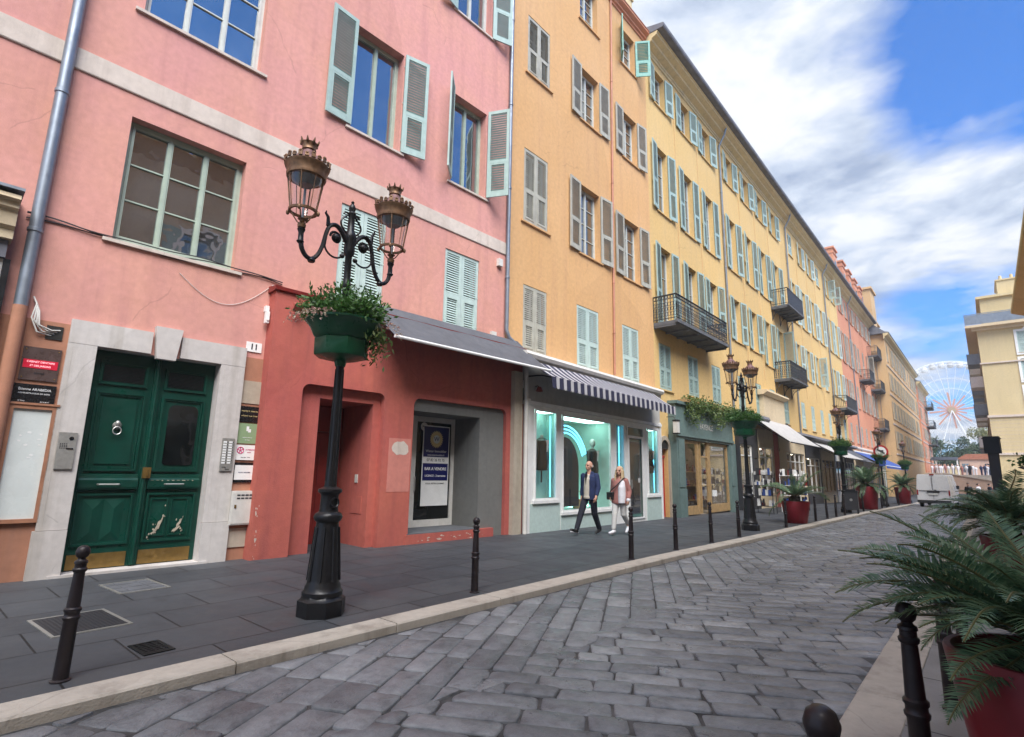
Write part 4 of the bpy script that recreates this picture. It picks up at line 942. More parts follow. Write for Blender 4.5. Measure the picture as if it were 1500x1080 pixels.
openwall(shop, .18, 8.0, -.2, 3.2, sh, .07)
shop.box(.08,.178,-.03,.4,-.2,3.35); shop.box(8.002,8.08,-.03,.4,-.2,3.35); shop.box(.0,8.1,-.05,.4,3.205,3.30)
so_ = shop.build('shop_front', MT['white'], orng)
mb = MB(MS)
for a, c, z1 in ((.22,1.54,.70),(1.58,4.48,.36),(6.80,7.96,.70)): mb = MB(MS); mb.box(a,c,-.012,-.002,-.15,z1); mb.build('tiled_base', MT['mintp'], so_)
fr = MB(MS)
for a, c, z0, z1, *_ in sh:
    f = .05
    fr.box(a,a+f,-.03,-.003,z0,z1); fr.box(c-f,c,-.03,-.003,z0,z1); fr.box(a+f,c-f,-.03,-.003,z1-f,z1); fr.box(a+f,c-f,-.03,-.003,z0,z0+f)
fr.box(.30,1.46,-.06,-.003,.70,.778); fr.box(1.58,4.46,-.06,-.003,.36,.438); fr.box(6.82,7.9,-.06,-.003,.70,.778); fr.box(5.47,6.57,-.03,-.003,2.66,2.74); fr.box(5.47,5.56,-.025,-.003,.08,2.66); fr.box(6.48,6.57,-.025,-.003,.08,2.66)
fr.build('shop_frame', MT['white'], so_)
gl = MB(MS)
for a, c, z0, z1, *_ in sh: gl.box(a+.05,c-.05,.02,.026,z0+.05,z1-.05)
gl.build('pane', MT['glass'], so_)
it = MB(MS)   # display boxes behind the glass
for a, c, z0, z1, dp in ((.38,1.60,.78,3.12,.5),(1.64,4.36,.44,3.08,1.6),(4.62,5.24,.5,3.08,.4),(5.42,6.62,.03,3.06,1.2),(6.92,8.0,.78,3.07,.5)):
    y0, e = .072, dp
    it.face([(a,y0,z0),(a,y0,z1),(a,e,z1),(a,e,z0)]); it.face([(c,y0,z1),(c,y0,z0),(c,e,z0),(c,e,z1)]); it.face([(a,y0,z1),(c,y0,z1),(c,e,z1),(a,e,z1)]); it.face([(c,y0,z0),(a,y0,z0),(a,e,z0),(c,e,z0)]); it.face([(a,e,z0),(c,e,z0),(c,e,z1),(a,e,z1)])
it.build('display_recess', MT['mint'], so_)
mb = MB(MS)
for s, z0, z1, y in ((1.26,.85,3.0,.12),(5.12,.6,3.0,.12),(7.68,.85,3.0,.12)): mb.box(s,s+.022,y,y+.022,z0,z1)
mb.build('light_tube', MT['neon'], so_)
for q_ in ((1.8,4.2,.12,.7,3.045,3.07),(.5,1.4,.12,.42,3.09,3.11),(7.0,7.8,.12,.42,3.04,3.06),(3.6,4.3,.8,1.3,.46,.5)): mb = MB(MS); mb.box(*q_); mb.build('ceiling_lamp', MT['lamp'], so_)
for k, R0 in enumerate((.98,1.08,1.18)):
    mb = MB(MS); mb.tube([(2.0+R0*math.cos(a), .14, 1.62+R0*math.sin(a)) for a in [PI*.5+.12-PI*.42*j/20*1.0 for j in range(21)]], .022, 6); mb.build('neon_arc', MT['neon'], so_)
mb = MB(MS); P = [(1.74,.55),(1.74,2.3)]+[(2.02+.72*math.cos(a), 1.62+.86*math.sin(a)) for a in [PI*.62-PI*.62*j/12 for j in range(13)]]+[(2.74,.55)]; mb.prism(P, .16, .19); mb.build('dark_screen', MT['plastic'], so_)
mb = MB(MS); mb.box(5.56,6.48,.055,.10,.1,2.62); mb.build('shop_door', MT['teal'], so_)
mb = MB(MS); mb.box(5.6,6.44,.035,.05,.2,2.55); mb.build('door_pane', MT['pane'], so_)
mb = MB(MS); mb.box(5.62,5.65,-.06,-.03,1.0,1.3); mb.build('door_handle', MT['silver'], so_); mb = MB(MS); mb.box(6.25,6.4,.03,.034,1.2,1.35); mb.build('door_sticker', MT['white'], so_)
fs = MB(MS); fs.box(.0,8.1,.02,.45,3.305,4.25); fs.build('fascia', MT['shopgrey'], so_)
mb = MB(MS); mb.extr([(.4,4.62),(-.12,4.58),(-.16,4.50),(-.12,4.42),(-.02,4.40),(-.0,4.255),(.4,4.255)], -.15, 8.2, 0); mb.build('ledge', MT['offwhite'], so_)
mb = MB(MS); mb.tube([(-.02,-.02,4.3),(-.04,-.05,3.2),(-.04,-.05,0)], .055, 10); mb.build('downpipe', MT['offwhite'], so_)
mb = MB(MS); mb.box(-.42,-.10,.02,.3,-.2,4.0); mb.build('pale_pier', MT['stone'], so_)
# striped awning with scalloped valance
a0, a1, z1, z0, dp, vz = -.12, 7.35, 4.34, 3.80, .78, .30
st = MB(MS); NS = 46
for i in range(NS):
    m = i % 2; k2 = (i//2)*2*(a1-a0)/NS; w1_ = 1.16*(a1-a0)/NS; a, c = (a0+k2, a0+k2+w1_) if m == 0 else (a0+k2+w1_, a0+k2+2*(a1-a0)/NS); nn = 6
    for j in range(nn):
        f0, f1 = j/nn, (j+1)/nn; zf = lambda f: z1+(z0-z1)*f-.03*math.sin(PI*f)
        st.face([(a,-.10-dp*f0,zf(f0)),(c,-.10-dp*f0,zf(f0)),(c,-.10-dp*f1,zf(f1)),(a,-.10-dp*f1,zf(f1))], m, True)
    ye = -.10-dp-.024; w2 = (c-a)/2; cx = (a+c)/2
    P = [(a,ye,z0+.02),(a,ye-.01,z0-vz+.09)]+[(cx-w2*math.cos(t),ye-.012,z0-vz+.09-.07*math.sin(t)) for t in (PI*.2,PI*.4,PI*.6,PI*.8)]+[(c,ye-.01,z0-vz+.09),(c,ye,z0+.02)]
    st.face(P, m)
sto = st.build('awning', [MT['navyc'], MT['stripew']], orng)
mb = MB(MS); mb.tube([(a0-.03,-.1-dp,z0),(a1+.03,-.1-dp,z0)], .022, 8)
for s in (a0+.15, a1-.1): mb.tube([(s,-.02,z0+.12),(s,-.1-dp*.5,z0+.1),(s,-.1-dp,z0)], .02, 6)
mb.build('awning_frame', MT['iron'], sto)
# ---- things shown in its windows
def suit(s, z, label, M, y=.28, sc=1.0, full=False):
    p = M @ Vector((s,y,z)); t = thing('dress_form', label, 'dress form', p, M.to_euler().z)
    q = MB(); q.lathe([(.0,.0),(.17*sc,.02),(.19*sc,.25*sc),(.155*sc,.45*sc),(.20*sc,.72*sc),(.19*sc,.80*sc),(.07*sc,.88*sc),(.0,.89*sc)], 14)
    for x in (-1,1): q.cap((x*.20*sc,0,.76*sc),(x*.26*sc,.0,.22*sc),.062*sc,.05*sc)
    q.build('jacket', MT['leather'], t)
    q = MB(); q.prism([(-.06*sc,.82*sc),(.06*sc,.82*sc),(.0,.50*sc)], -.20*sc, -.12*sc); q.build('shirt_front', MT['white'], t)
    q = MB(); q.lathe([(.045*sc,.86*sc),(.05*sc,.95*sc),(.0,.97*sc)], 10); q.build('neck', MT['offwhite'], t)
    q = MB(); q.lathe([(.02,-(z-.8)-.0 if full else -.3),(.02,.02)], 8)
    if full:
        for x in (-1,1): q.cap((x*.09,0,-.02),(x*.10,.02,-.75),.095,.07)
    q.build('stand', MT['leather'], t)
    if full: q = MB(); q.ell((0,0,1.06),(.085,.10,.125)); q.build('head', MT['offwhite'], t)
suit(1.04, 1.52, 'dress form in a dark suit jacket in the leftmost lit shop window', MSH, .25)
suit(7.55, 1.50, 'dress form in a dark jacket in the rightmost lit shop window', MSH, .25)
suit(3.95, 1.35, 'standing mannequin in a dark suit in the large lit window behind the walking man', MSH, .42, 1.0, True)
p = MSH @ Vector((3.1,.42,.46)); t = thing('basket', 'wicker basket at the bottom of the large lit shop window', 'basket', p)
q = MB(); q.lathe([(.15,0),(.24,.26),(.22,.26),(.14,.02)], 14); q.build('body', MT['wood'], t); q = MB(); q.tube([(.22*math.cos(a),0,.26+.24*math.sin(a)) for a in [PI*j/12 for j in range(13)]], .014, 6); q.build('handle', MT['wood'], t)
p = MSH @ Vector((.42,-.12,3.62)); t = thing('wall_lamp', 'small dark red lamp under the left end of the striped awning', 'lamp', p)
q = MB(); q.lathe([(.0,.07),(.05,.06),(.085,-.02),(.09,-.06),(.0,-.05)], 12); q.build('shade', MT['darkred'], t); q = MB(); q.tube([(0,0,.06),(-.07,0,.1),(-.13,0,.08)], .014, 6); q.build('arm', MT['iron'], t)
# ================================================================== the long yellow row, three houses between its downpipes
def yloc(s): return (-9.12, 18.7+s, 0)
ANG = PI/2
rr7 = random.Random(21)
def house(name, label, s0, s1, cols, fl, wallm, top=19.25, sh='sage', y0=-9.12, base=3.9, depthb=10, f1='closed', ev=True, fr='framew', pipe_at=None, skip=(), more=(), open_prob=1.0, evm='eave'):
    b = thing(name, label, 'building', (y0, 18.7+s0, 0), ANG); L = s1-s0; hs = []; todo = []
    for s, wd in cols:
        c = s-s0
        for k, (za, zb) in enumerate(fl):
            if (s, k) in skip: continue
            q = (c-wd/2, c+wd/2, za, zb); hs.append(q); todo.append((k, q))
    for k, a, c, za, zb in more: hs.append((a-s0,c-s0,za,zb)); todo.append((k,(a-s0,c-s0,za,zb)))
    mb = MB(); wall(mb, 0, L, base, top+.75, hs, .32); shell(mb, 0, L, -1.2, top+.7, depthb); mb.build('wall', [MT[wallm], MT['dark']], b)
    for k, q in todo:
        a, c, za, zb = q
        window(b, a, c, za, zb, 2, 3, fr, .25, sillmat=wallm, sd=.07)
        w_ = (c-a)/2+.06
        if (k == 0 and f1 == 'closed') or rr7.random() > open_prob: closed(b, (a,c,za,zb), sh, .46)
        else:
            l, r_ = 3+rr7.random()*7, 3+rr7.random()*9
            if rr7.random() < .12: r_ = 100
            shutter(b, a-.015, za+.01, w_, zb-za, -1, l, sh, .42); shutter(b, c+.015, za+.01, w_, zb-za, 1, r_, sh, .42)
    if ev: eaves(b, 0, L, top, mat=evm)
    if pipe_at is not None:
        x = pipe_at-s0; pipe(b, [(x,-.55,top+.62),(x,-.42,top+.2),(x,-.10,top-.35),(x,-.08,8),(x,-.08,3.6)], .05, 'zinc' , bands=(16.2,12,8.5,5.5))
    return b
FL = [(4.70,6.52),(8.34,10.66),(12.2,15.2),(17.22,18.92)]
Y1 = house('yellow_building', 'yellow building with a long black balcony above the teal shop front', 0, 8.34, [(1.3,1.02),(4.0,1.04),(6.55,1.04)], FL, 'yellow', pipe_at=8.28, skip=((1.3,1),(4.0,1),(1.3,0),(4.0,0),(6.55,0)), more=((1,.80,1.85,7.23,10.66),(1,3.5,4.55,7.23,10.66),(0,.42,1.48,4.70,6.53),(0,3.15,4.23,4.75,6.52),(0,5.81,6.89,4.7,6.52)))

balcony(Y1, .02, 5.30, 7.2, .95, 1.02, 'scroll', 0, .13)
Y2 = house('yellow_building', 'yellow building of four window bays behind the second lamp post, between two downpipes', 8.34, 21.0, [(9.85,1.04),(12.65,1.04),(15.3,1.04),(18.15,1.04)], FL, 'yellow', pipe_at=20.95, skip=((18.15,2),(18.15,1),(15.3,1)), more=((2,17.6,18.7,11.95,15.2),(1,17.5,18.6,7.25,10.66),(1,14.75,15.8,7.9,10.66)))
balcony(Y2, 16.3-8.34, 20.0-8.34, 11.9, 1.0, 1.05, 'bars', 3, .12, True)
balcony(Y2, 15.9-8.34, 19.7-8.34, 7.25, .95, 1.02, 'scroll', 3, .10)
Y3 = house('yellow_building', 'yellow building farthest along the yellow row, touching the salmon one', 21.0, 38.4, [(22.4,1.0),(25.2,1.0),(28.1,1.0),(30.9,1.0),(34.6,1.0),(37.0,1.0)], FL, 'yellow', pipe_at=32.75, open_prob=.72, sh='sagelight')
balcony(Y3, 32.6-21, 37.3-21, 7.15, 1.0, 1.0, 'bars', 2, .14, True)
SA = house('salmon_building', 'salmon pink building with red attic gables and small black balconies', 38.4, 58.3, [(40.2,.98),(43.0,.98),(45.8,.98),(48.6,.98),(51.4,.98),(54.2,.98),(56.8,.98)], FL, 'salmon', pipe_at=43.9, open_prob=.7, sh='oldshut')
balcony(SA, 47.2-38.4, 50.2-38.4, 11.6, 1.0, 1.0, 'bars', 2, .14, True); balcony(SA, 54.9-38.4, 58.2-38.4, 15.5, 1.0, 1.05, 'bars', 2, .14, True); balcony(SA, 54.8-38.4, 58.2-38.4, 11.5, 1.0, 1.0, 'bars', 2, .14, True); balcony(SA, 54.5-38.4, 58.2-38.4, 7.0, 1.0, 1.05, 'bars', 2, .14, True)
for k, s in enumerate((41.2, 45.8, 49.2, 52.8, 56.2)):
    c = s-38.4; mb = MB(); zt = 24.0
    mb.box(c-.9,c+.9,.15,5.0,19.9,zt); mb.box(c-1.0,c+1.0,.02,5.1,zt,zt+.18); mb.box(c-.95,c+.95,.08,5.0,zt-.5,zt-.42)
    g = mb.build('attic_gable', MT['salmon'], SA)
    mb = MB(); mb.box(c-.45,c+.45,.13,.16,20.8,22.9); mb.build('attic_window', MT['pane'], g)
def plain(name, label, x, ya, yb, top, cols, floors, wallm, depth=12, base=-1.0, wd=1.1, wh=1.9, fh=3.55, z0=4.6, trim='belt', sh='oldshut', shut=.3):
    b = thing(name, label, 'building', (x, ya, 0), ANG); L = yb-ya; hs = []
    for c in range(cols):
        for f in range(floors):
            s = L*(c+.5)/cols; hs.append((s-wd/2,s+wd/2,z0+fh*f,z0+fh*f+wh))
    mb = MB(); wall(mb, 0, L, base, top, hs, .3); shell(mb, 0, L, base, top, depth); mb.build('wall', [MT[wallm], MT['dark']], b)
    for q in hs:
        window(b, *q, 2, 3, 'framew', .22, sillmat=trim, sd=.06)
        if rr7.random() < shut: closed(b, q, sh, .45)
        else: shutter(b, q[0]-.02, q[2], wd/2+.05, wh, -1, 5, sh); shutter(b, q[1]+.02, q[2], wd/2+.05, wh, 1, 6, sh)
    for f in range(floors+1):
        z = z0-.75+fh*f
        if z < top-.5: m_ = MB(); m_.extr([(-.002,z),(-.07,z+.03),(-.09,z+.16),(-.002,z+.2)], -.07, L); m_.build('string_course', MT[trim], b)
    m_ = MB(); m_.extr([(-.002,top-.7),(-.12,top-.6),(-.14,top-.4),(-.5,top-.2),(-.55,top),(-.002,top)], -.45, L); m_.build('cornice', MT['eave'], b)
    m_ = MB(); m_.extr([(-.6,top+.01),(-.6,top+.1),(-.2,top+.2),(1.6,top+1.9),(depth,top+2.4),(depth,top+.01)], -.45, L); m_.build('roof', MT['roof'], b)
    return b
TN = plain('tan_building', 'ochre building with an attic tower standing forward of the salmon building', -7.7, 77.05, 113, 18.6, 11, 4, 'tan', 14, wh=2.1, z0=4.9, fh=3.5)
mb = MB(); mb.box(.3,3.8,.9,6,18.65,24.6); mb.box(.1,4.0,.7,6.2,24.6,24.85); mb.box(4.2,7.5,1.2,6,18.65,21.2); mb.box(4.0,7.7,1.0,6.2,21.2,21.4); at_ = mb.build('attic_tower', MT['tan'], TN)
mb = MB(); mb.box(.24,.295,1.7,3.4,21.2,23.7); mb.build('attic_window', MT['canvasb'], at_)
mb = MB(); mb.box(-.03,-.004,1.0,1.03,4,17.5); mb.build('downpipe', MT['zinc'], TN)
FP = plain('rose_building', 'dull rose building farthest away on the left side of the street', -7.5, 113.1, 131, 17.6, 6, 4, 'salmon', 14, z0=4.9, fh=3.3)
for z in (14.4, 10.9, 7.6): balcony(FP, 10.5, 16.5, z, 1.1, 1.0, 'bars', 0, .14, True)
mb = MB()
for z in (13.0, 9.2): pass
# ================================================================== right side: pale corner building facing the square, and the row whose eave shows at the right edge
def facade_y(name, label, x0, x1, y, top, cols, zs, wallm, depth=26, wd=1.45, wh=2.15):
    b = thing(name, label, 'building', (x0, y, 0), 0); L = x1-x0; hs = []
    for s in cols:
        for z in zs: hs.append((s-wd/2,s+wd/2,z,z+wh))
    mb = MB(); wall(mb, 0, L, -1, top, hs, .3); shell(mb, 0, L, -1, top, depth); mb.build('wall', [MT[wallm], MT['dark']], b)
    for q in hs:
        window(b, *q, 2, 3, 'framew', .2, sillmat='belt', sd=.07); closed(b, q, 'sagelight', .45)
        m_ = MB(); a, c, za, zb = q; t = .2
        m_.box(a-t,a,-.06,-.003,za-.1,zb+t); m_.box(c,c+t,-.06,-.003,za-.1,zb+t); m_.box(a,c,-.06,-.003,zb,zb+t); m_.box(a-t,c+t,-.08,-.003,za-.25,za-.102)
        m_.prism([((a+c)/2-.25,zb+t+.003),((a+c)/2+.25,zb+t+.003),((a+c)/2+.12,zb+t+.25),((a+c)/2-.12,zb+t+.25)], -.07, -.003)
        m_.build('window_surround', MT['white'], b)
    return b
RB = facade_y('pale_yellow_building', 'pale yellow corner building facing the square at the right edge', .75, 16, 73, 17.2, (3.7,8.2,12.5), (4.95,8.45,11.3,14.1), 'pale', 30)
for z, hh in ((3.95,.22),(7.7,.22),(13.2,.14)):
    m_ = MB(); m_.box(-.12,15.4,-.14,-.003,z,z+hh); m_.box(-.12,-.003,-.003,30,z,z+hh); m_.build('string_course', MT['belt'], RB)
m_ = MB(); m_.box(-.9,15.4,-.9,-.003,17.0,17.25); m_.box(-.9,-.003,-.003,30,17.0,17.25); m_.box(-.4,15.4,-.4,-.003,16.7,16.995); m_.build('cornice', MT['cream'], RB)
m_ = MB()
for k in range(60): m_.box(-.85+.27*k,-.82+.27*k,-.85,-.82,17.25,18.4)
m_.box(-.87,15.4,-.87,-.8,18.35,18.42); m_.box(-.87,15.4,-.845,-.83,17.3,18.3); m_.box(-.87,-.8,-.8,20,18.35,18.42); m_.box(-.845,-.83,-.8,20,17.3,18.3); m_.build('terrace_railing', MT['zinc'], RB)
m_ = MB(); m_.box(.6,12,2,10,17.25,20.6); m_.box(.3,12.3,1.7,10.3,20.6,20.85); m_.box(2.2,7,3,8,20.85,22.6); m_.box(2.1,7.1,2.9,8.1,22.6,22.75)
for k in range(5): m_.lathe([(.16,22.75),(.13,23.4)], 8, (2.6+k*.9,4,0))
at_ = m_.build('attic', MT['pale'], RB)
m_ = MB(); m_.box(4.6,5.9,1.9,1.995,17.6,20.2); m_.build('attic_window', MT['pane'], at_)
m_ = MB()
for k in range(9): m_.box(-.02,-.003,.02,.5,4.4+k*.36,4.42+k*.36); 
for k in range(9): m_.box(.02,15,-.012,-.003,4.5+k*.36,4.525+k*.36)
m_.build('rustication', MT['belt'], RB)
for k, (z, l) in enumerate(((5.0,4),(8.4,3.5),(11.4,3.2),(13.9,3.2))):
    for y in (3.0, 10.5, 18): m_ = MB(); m_.box(-1.1,-.004,y,y+l,z-.15,z); m_.box(-1.1,-1.05,y,y+l,z,z+1.0); m_.box(-1.1,-.004,y,y+.05,z,z+1.0); m_.build('balcony', MT['white' if (k+int(y)) % 2 else 'zinc'], RB)
for y in (4,8,12,16,20,24):
    for z in (4.9,8.4,11.3,14.0): m_ = MB(); m_.box(-.03,-.004,y,y+1.2,z,z+2.2); m_.build('shutter', MT['oldshut'], RB)
E2 = thing('building_row', 'tall row whose shaded eave cuts into the right edge of the photograph', 'building', (3.4,52,0), -PI/2)
hs = [(4+4.2*k-.55, 4+4.2*k+.55, z, z+2.1) for k in range(18) for z in (1.0,4.9,8.4)]
mb = MB(); wall(mb, 0, 80, -1, 13.3, hs, .3); shell(mb, 0, 80, -1, 13.3, 10); mb.build('wall', [MT['oppo'], MT['pane']], E2)
sm = MB()
for q_ in hs:
    a_, c_, za, zb = q_; sm.box(a_-.16,a_,-.05,-.003,za-.1,zb+.16); sm.box(c_,c_+.16,-.05,-.003,za-.1,zb+.16); sm.box(a_,c_,-.05,-.003,zb,zb+.16)
tag(sm.build('window_surround', MT['white'], E2), kind='stuff')
sm = MB()
for q_ in hs: a_, c_, za, zb = q_; sm.box(a_-.75,a_-.17,-.06,-.004,za,zb); sm.box(c_+.17,c_+.75,-.06,-.004,za,zb)
tag(sm.build('shutter', MT['sage'], E2), kind='stuff')
sm = MB(); sm.box(0,80,-.12,-.003,4.0,4.25); sm.box(0,80,-.10,-.003,7.75,7.95); sm.build('string_course', MT['belt'], E2)
mb = MB(); mb.extr([(-.004,13.0),(-.74,13.30),(-.80,13.34),(-.80,13.55),(6,16.5),(6,13.3),(-.004,13.3)], -.0, 80); mb.build('eave', MT['tan'], E2)
mb = MB(); mb.extr([(-.805,13.33),(-.86,13.36),(-.87,13.5),(-.805,13.53)], 0, 80); mb.build('gutter', MT['eave'], E2)
# ================================================================== shop fronts under the yellow row
MY = Matrix.Translation((-9.12,18.7,0)) @ Matrix.Rotation(ANG, 4, 'Z')
def inv(b): return (Matrix.Translation(b.location) @ Matrix.Rotation(b.rotation_euler.z, 4, 'Z')).inverted() @ MY
def ysheet(mb, s0, s1, z0, z1, holes, m=0, y=0): openwall(mb, s0, s1, z0, z1, holes, .25, m, y)
# wall below the first floor with the arched red doorway and the shop openings
gy = MB(inv(Y1)); ysheet(gy, 0, .95, -.4, 3.9, [(.22,.86,-.4,2.42)]); gy.box(.95,8.34,.0,.2,3.0,3.9); gy.build('ground_floor_wall', MT['yellow'], Y1)
mb = MB(inv(Y1)); P = []
n = 10; cx, r0, r1 = .54, .34, .50
for k in range(n):
    a0_, a1_ = PI*k/n, PI*(k+1)/n
    mb.prism([(cx+r0*math.cos(a0_),2.42+r0*math.sin(a0_)),(cx+r1*math.cos(a0_),2.42+r1*math.sin(a0_)),(cx+r1*math.cos(a1_),2.42+r1*math.sin(a1_)),(cx+r0*math.cos(a1_),2.42+r0*math.sin(a1_))], -.07, -.003)
mb.box(cx-.5,cx-.34,-.07,-.003,-.2,2.418); mb.box(cx+.34,cx+.5,-.07,-.003,-.2,2.418); mb.build('stone_arch', MT['stone'], Y1)
mb = MB(inv(Y1)); mb.prism([(cx-.335,2.425)]+[(cx+.335*math.cos(a),2.425+.335*math.sin(a)) for a in [PI-PI*j/12 for j in range(13)]][1:], -.012, -.004); mb.build('fanlight', MT['dark'], Y1)
mb = MB(inv(Y1)); mb.box(.23,.85,.16,.22,-.1,2.1); mb.box(.23,.85,.12,.22,2.1,2.18); mb.box(.53,.55,.15,.16,0,2.1); rd = mb.build('arched_door', MT['reddoor'], Y1)
mb = MB(inv(Y1)); mb.box(.23,.85,.20,.24,2.18,2.42); mb.build('dark_transom', MT['dark'], Y1)
# teal shop
ts = MB(inv(Y1)); F = -.32
openwall(ts, 1.0, 7.15, -.4, 4.18, [(1.72,6.62,-.39,2.86)], .3, 0, F)
ts.box(.92,7.2,F-.10,F+.3,4.185,4.30); ts.box(1.02,1.68,F-.05,F-.002,-.4,.95); ts.box(1.10,1.60,F-.03,F-.002,1.02,2.8); ts.box(6.66,7.12,F-.05,F-.002,-.4,.95); ts.box(6.70,7.08,F-.03,F-.002,1.02,2.8); ts.box(1.0,7.15,F-.06,F-.002,2.95,3.05)
ts.face([(1.0,F,-.4),(1.0,F,4.18),(1.0,.0,4.18),(1.0,0,-.4)]); ts.face([(7.15,F,4.18),(7.15,F,-.4),(7.15,0,-.4),(7.15,0,4.18)])
tsh = ts.build('shop_front', MT['tealshop'], Y1)
wd = MB(inv(Y1))
for a, c in ((1.74,1.84),(3.14,3.30),(3.42,3.50),(4.22,4.30),(4.36,4.5),(6.5,6.6)): wd.box(a,c,F+.10,F+.2,-.05,2.84)
wd.box(1.84,3.14,F+.11,F+.19,2.72,2.84); wd.box(4.5,6.5,F+.11,F+.19,2.72,2.84); wd.box(3.5,4.22,F+.11,F+.19,2.2,2.26); wd.box(1.84,3.14,F+.11,F+.19,-.05,.28); wd.box(4.5,6.5,F+.11,F+.19,-.05,.28); wd.build('shop_frame', MT['wood'], tsh)
mb = MB(inv(Y1)); mb.box(1.8,6.55,F+.145,F+.15,.2,2.8); mb.build('pane', MT['glass'], tsh)
def room(b, par, s0, s1, z0, z1, y0, y1, mat='interior', lamp=True):
    M = inv(b); it = MB(M); a, c, e = s0, s1, y1
    it.face([(a,y0,z0),(a,y0,z1),(a,e,z1),(a,e,z0)]); it.face([(c,y0,z1),(c,y0,z0),(c,e,z0),(c,e,z1)]); it.face([(a,y0,z1),(c,y0,z1),(c,e,z1),(a,e,z1)]); it.face([(c,y0,z0),(a,y0,z0),(a,e,z0),(c,e,z0)]); it.face([(a,e,z0),(c,e,z0),(c,e,z1),(a,e,z1)])
    rr = random.Random(int(s0*10))
    it.build('shop_room', MT[mat], par)
    sh_ = MB(M)
    for z in (z0+.5, z0+1.1, z0+1.7): sh_.box(a+.1,c-.1,e-.35,e-.02,z,z+.03)
    sh_.build('shelf', MT['wood'], par)
    g = MB(M); x = a+.15
    while x < c-.2:
        for z in (z0+.53, z0+1.13, z0+1.73):
            w_, h_ = rr.uniform(.05,.16), rr.uniform(.08,.32); g.box(x,x+w_,e-.3,e-.3+w_,z,z+h_,rr.randrange(4))
        x += rr.uniform(.18,.3)
    g.build('goods', [MT['offwhite'], MT['darkred'], MT['canvasb'], MT['brass']], par)
    if lamp:
        l = MB(M)
        for k in range(2): x = s0+(s1-s0)*(k+.5)/2; l.box(x-.25,x+.25,y0+.25,y0+.32,z1-.05,z1-.02)
        l.build('ceiling_lamp', MT['warmlamp'], par)
room(Y1, tsh, 1.74, 6.6, -.1, 2.85, F+.22, .9)
text('FAYENCE', .34, 'offwhite', tsh, inv(Y1) @ Vector((4.0,F-.012,3.45)), sx=1.0)
t = thing('mannequin', 'mannequin in a pale pink top in the teal shop window', 'mannequin', MY @ Vector((4.95,F+.42,.6)))
q = MB(); q.lathe([(.0,.5),(.15,.52),(.12,.75),(.17,1.0),(.05,1.12),(.05,1.2),(.0,1.2)], 12); q.build('bust', MT['pinkcloth'], t); q = MB(); q.ell((0,0,1.3),(.08,.09,.12)); q.build('head', MT['offwhite'], t); q = MB(); q.box(-.3,.3,-.2,.2,.0,.25); q.lathe([(.02,.25),(.02,.5)],6); q.build('plinth', MT['white'], t)
# ivy along the top of the teal shop
def leaves(mb, n, fn, size, seed, m=0, asp=.55, droop=0):
    rr = random.Random(seed)
    for _ in range(n):
        p = Vector(fn(rr)); d = Vector((rr.gauss(0,1),rr.gauss(0,1),rr.gauss(0,1)-droop)).normalized(); u = d.cross(Vector((rr.gauss(0,1),rr.gauss(0,1),rr.gauss(0,1)))).normalized(); L = size*rr.uniform(.6,1.4); w_ = L*asp*.5
        mb.face([p-d*L*.5, p-u*w_+d*L*.05, p+d*L*.5, p+u*w_+d*L*.05], m)
t = thing('hanging_plants', 'light green plants trailing over the fascia of the teal shop', 'plants', MY @ Vector((1.6,-.4,4.2)), ANG)
q = MB()
def fn(r):
    x = r.uniform(.1,5.9); return (x, r.uniform(-.28,.25), .18+r.gauss(0,.13)-max(0,r.random()**2*(.55+.3*math.sin(x*2.3))))
leaves(q, 5200, fn, .10, 4); q.build('foliage', MT['ivy'], t)
q = MB(); q.box(0,6,-.1,.25,.1,.22); q.build('trough', MT['wood'], t)
t = thing('wall_lantern', 'small white box lantern on the corner between the striped awning and the teal shop', 'lantern', MY @ Vector((.80,-.42,3.25)))
q = MB(); q.box(-.09,.09,-.09,.09,-.22,.22); q.build('lamp_body', MT['offwhite'], t); q = MB(); q.box(-.11,.11,-.11,.11,.22,.27); q.box(-.11,.11,-.11,.11,-.26,-.22); q.tube([(0,0,.25),(-.1,0,.4),(-.38,0,.4)], .015, 6); q.build('bracket', MT['iron'], t)
# dark framed shop with tall white windows, then arches and the white awning
def shopbay(b, s0, s1, F, z1, fascia, mat, frame, posts, kick=.45, fz=None, rm=True, lamp=True):
    o = MB(inv(b)); openwall(o, s0, s1, -.7, fascia, [(s0+.12,s1-.12,kick-.001,z1)], .25, 0, F)
    o.face([(s0,F,-.7),(s0,F,fascia),(s0,.02,fascia),(s0,.02,-.7)]); o.face([(s1,F,fascia),(s1,F,-.7),(s1,.02,-.7),(s1,.02,fascia)]); o.face([(s0,F,fascia),(s1,F,fascia),(s1,.02,fascia),(s0,.02,fascia)])
    sf_ = o.build('shop_front', MT[mat], b); f = MB(inv(b)); n = posts; a, c = s0+.12, s1-.12
    for k in range(n+1):
        x = a+(c-a)*k/n; f.box(max(a,x-.04),min(c,x+.04),F+.05,F+.13,kick,z1)
    for k in range(n):
        xa, xb = a+(c-a)*k/n+.04, a+(c-a)*(k+1)/n-.04; f.box(xa,xb,F+.055,F+.125,z1-.55,z1-.5); f.box(xa,xb,F+.055,F+.125,kick,kick+.07); f.box(xa,xb,F+.055,F+.125,z1-.06,z1)
    f.build('shop_frame', MT[frame], sf_); p = MB(inv(b)); p.box(a,c,F+.09,F+.095,kick+.02,z1-.02); p.build('pane', MT['glass'], sf_)
    if rm: room(b, sf_, a, c, kick-.05, z1, F+.27, 1.2, lamp=lamp)
    return sf_
gy = MB(inv(Y2)); gy.box(8.34,21.0,.0,.2,3.2,3.9); gy.build('ground_floor_wall', MT['yellow'], Y2)
gy = MB(inv(Y1)); gy.box(7.16,8.34,-.02,.2,-.4,2.99); gy.build('pier', MT['tealshop'], Y1)
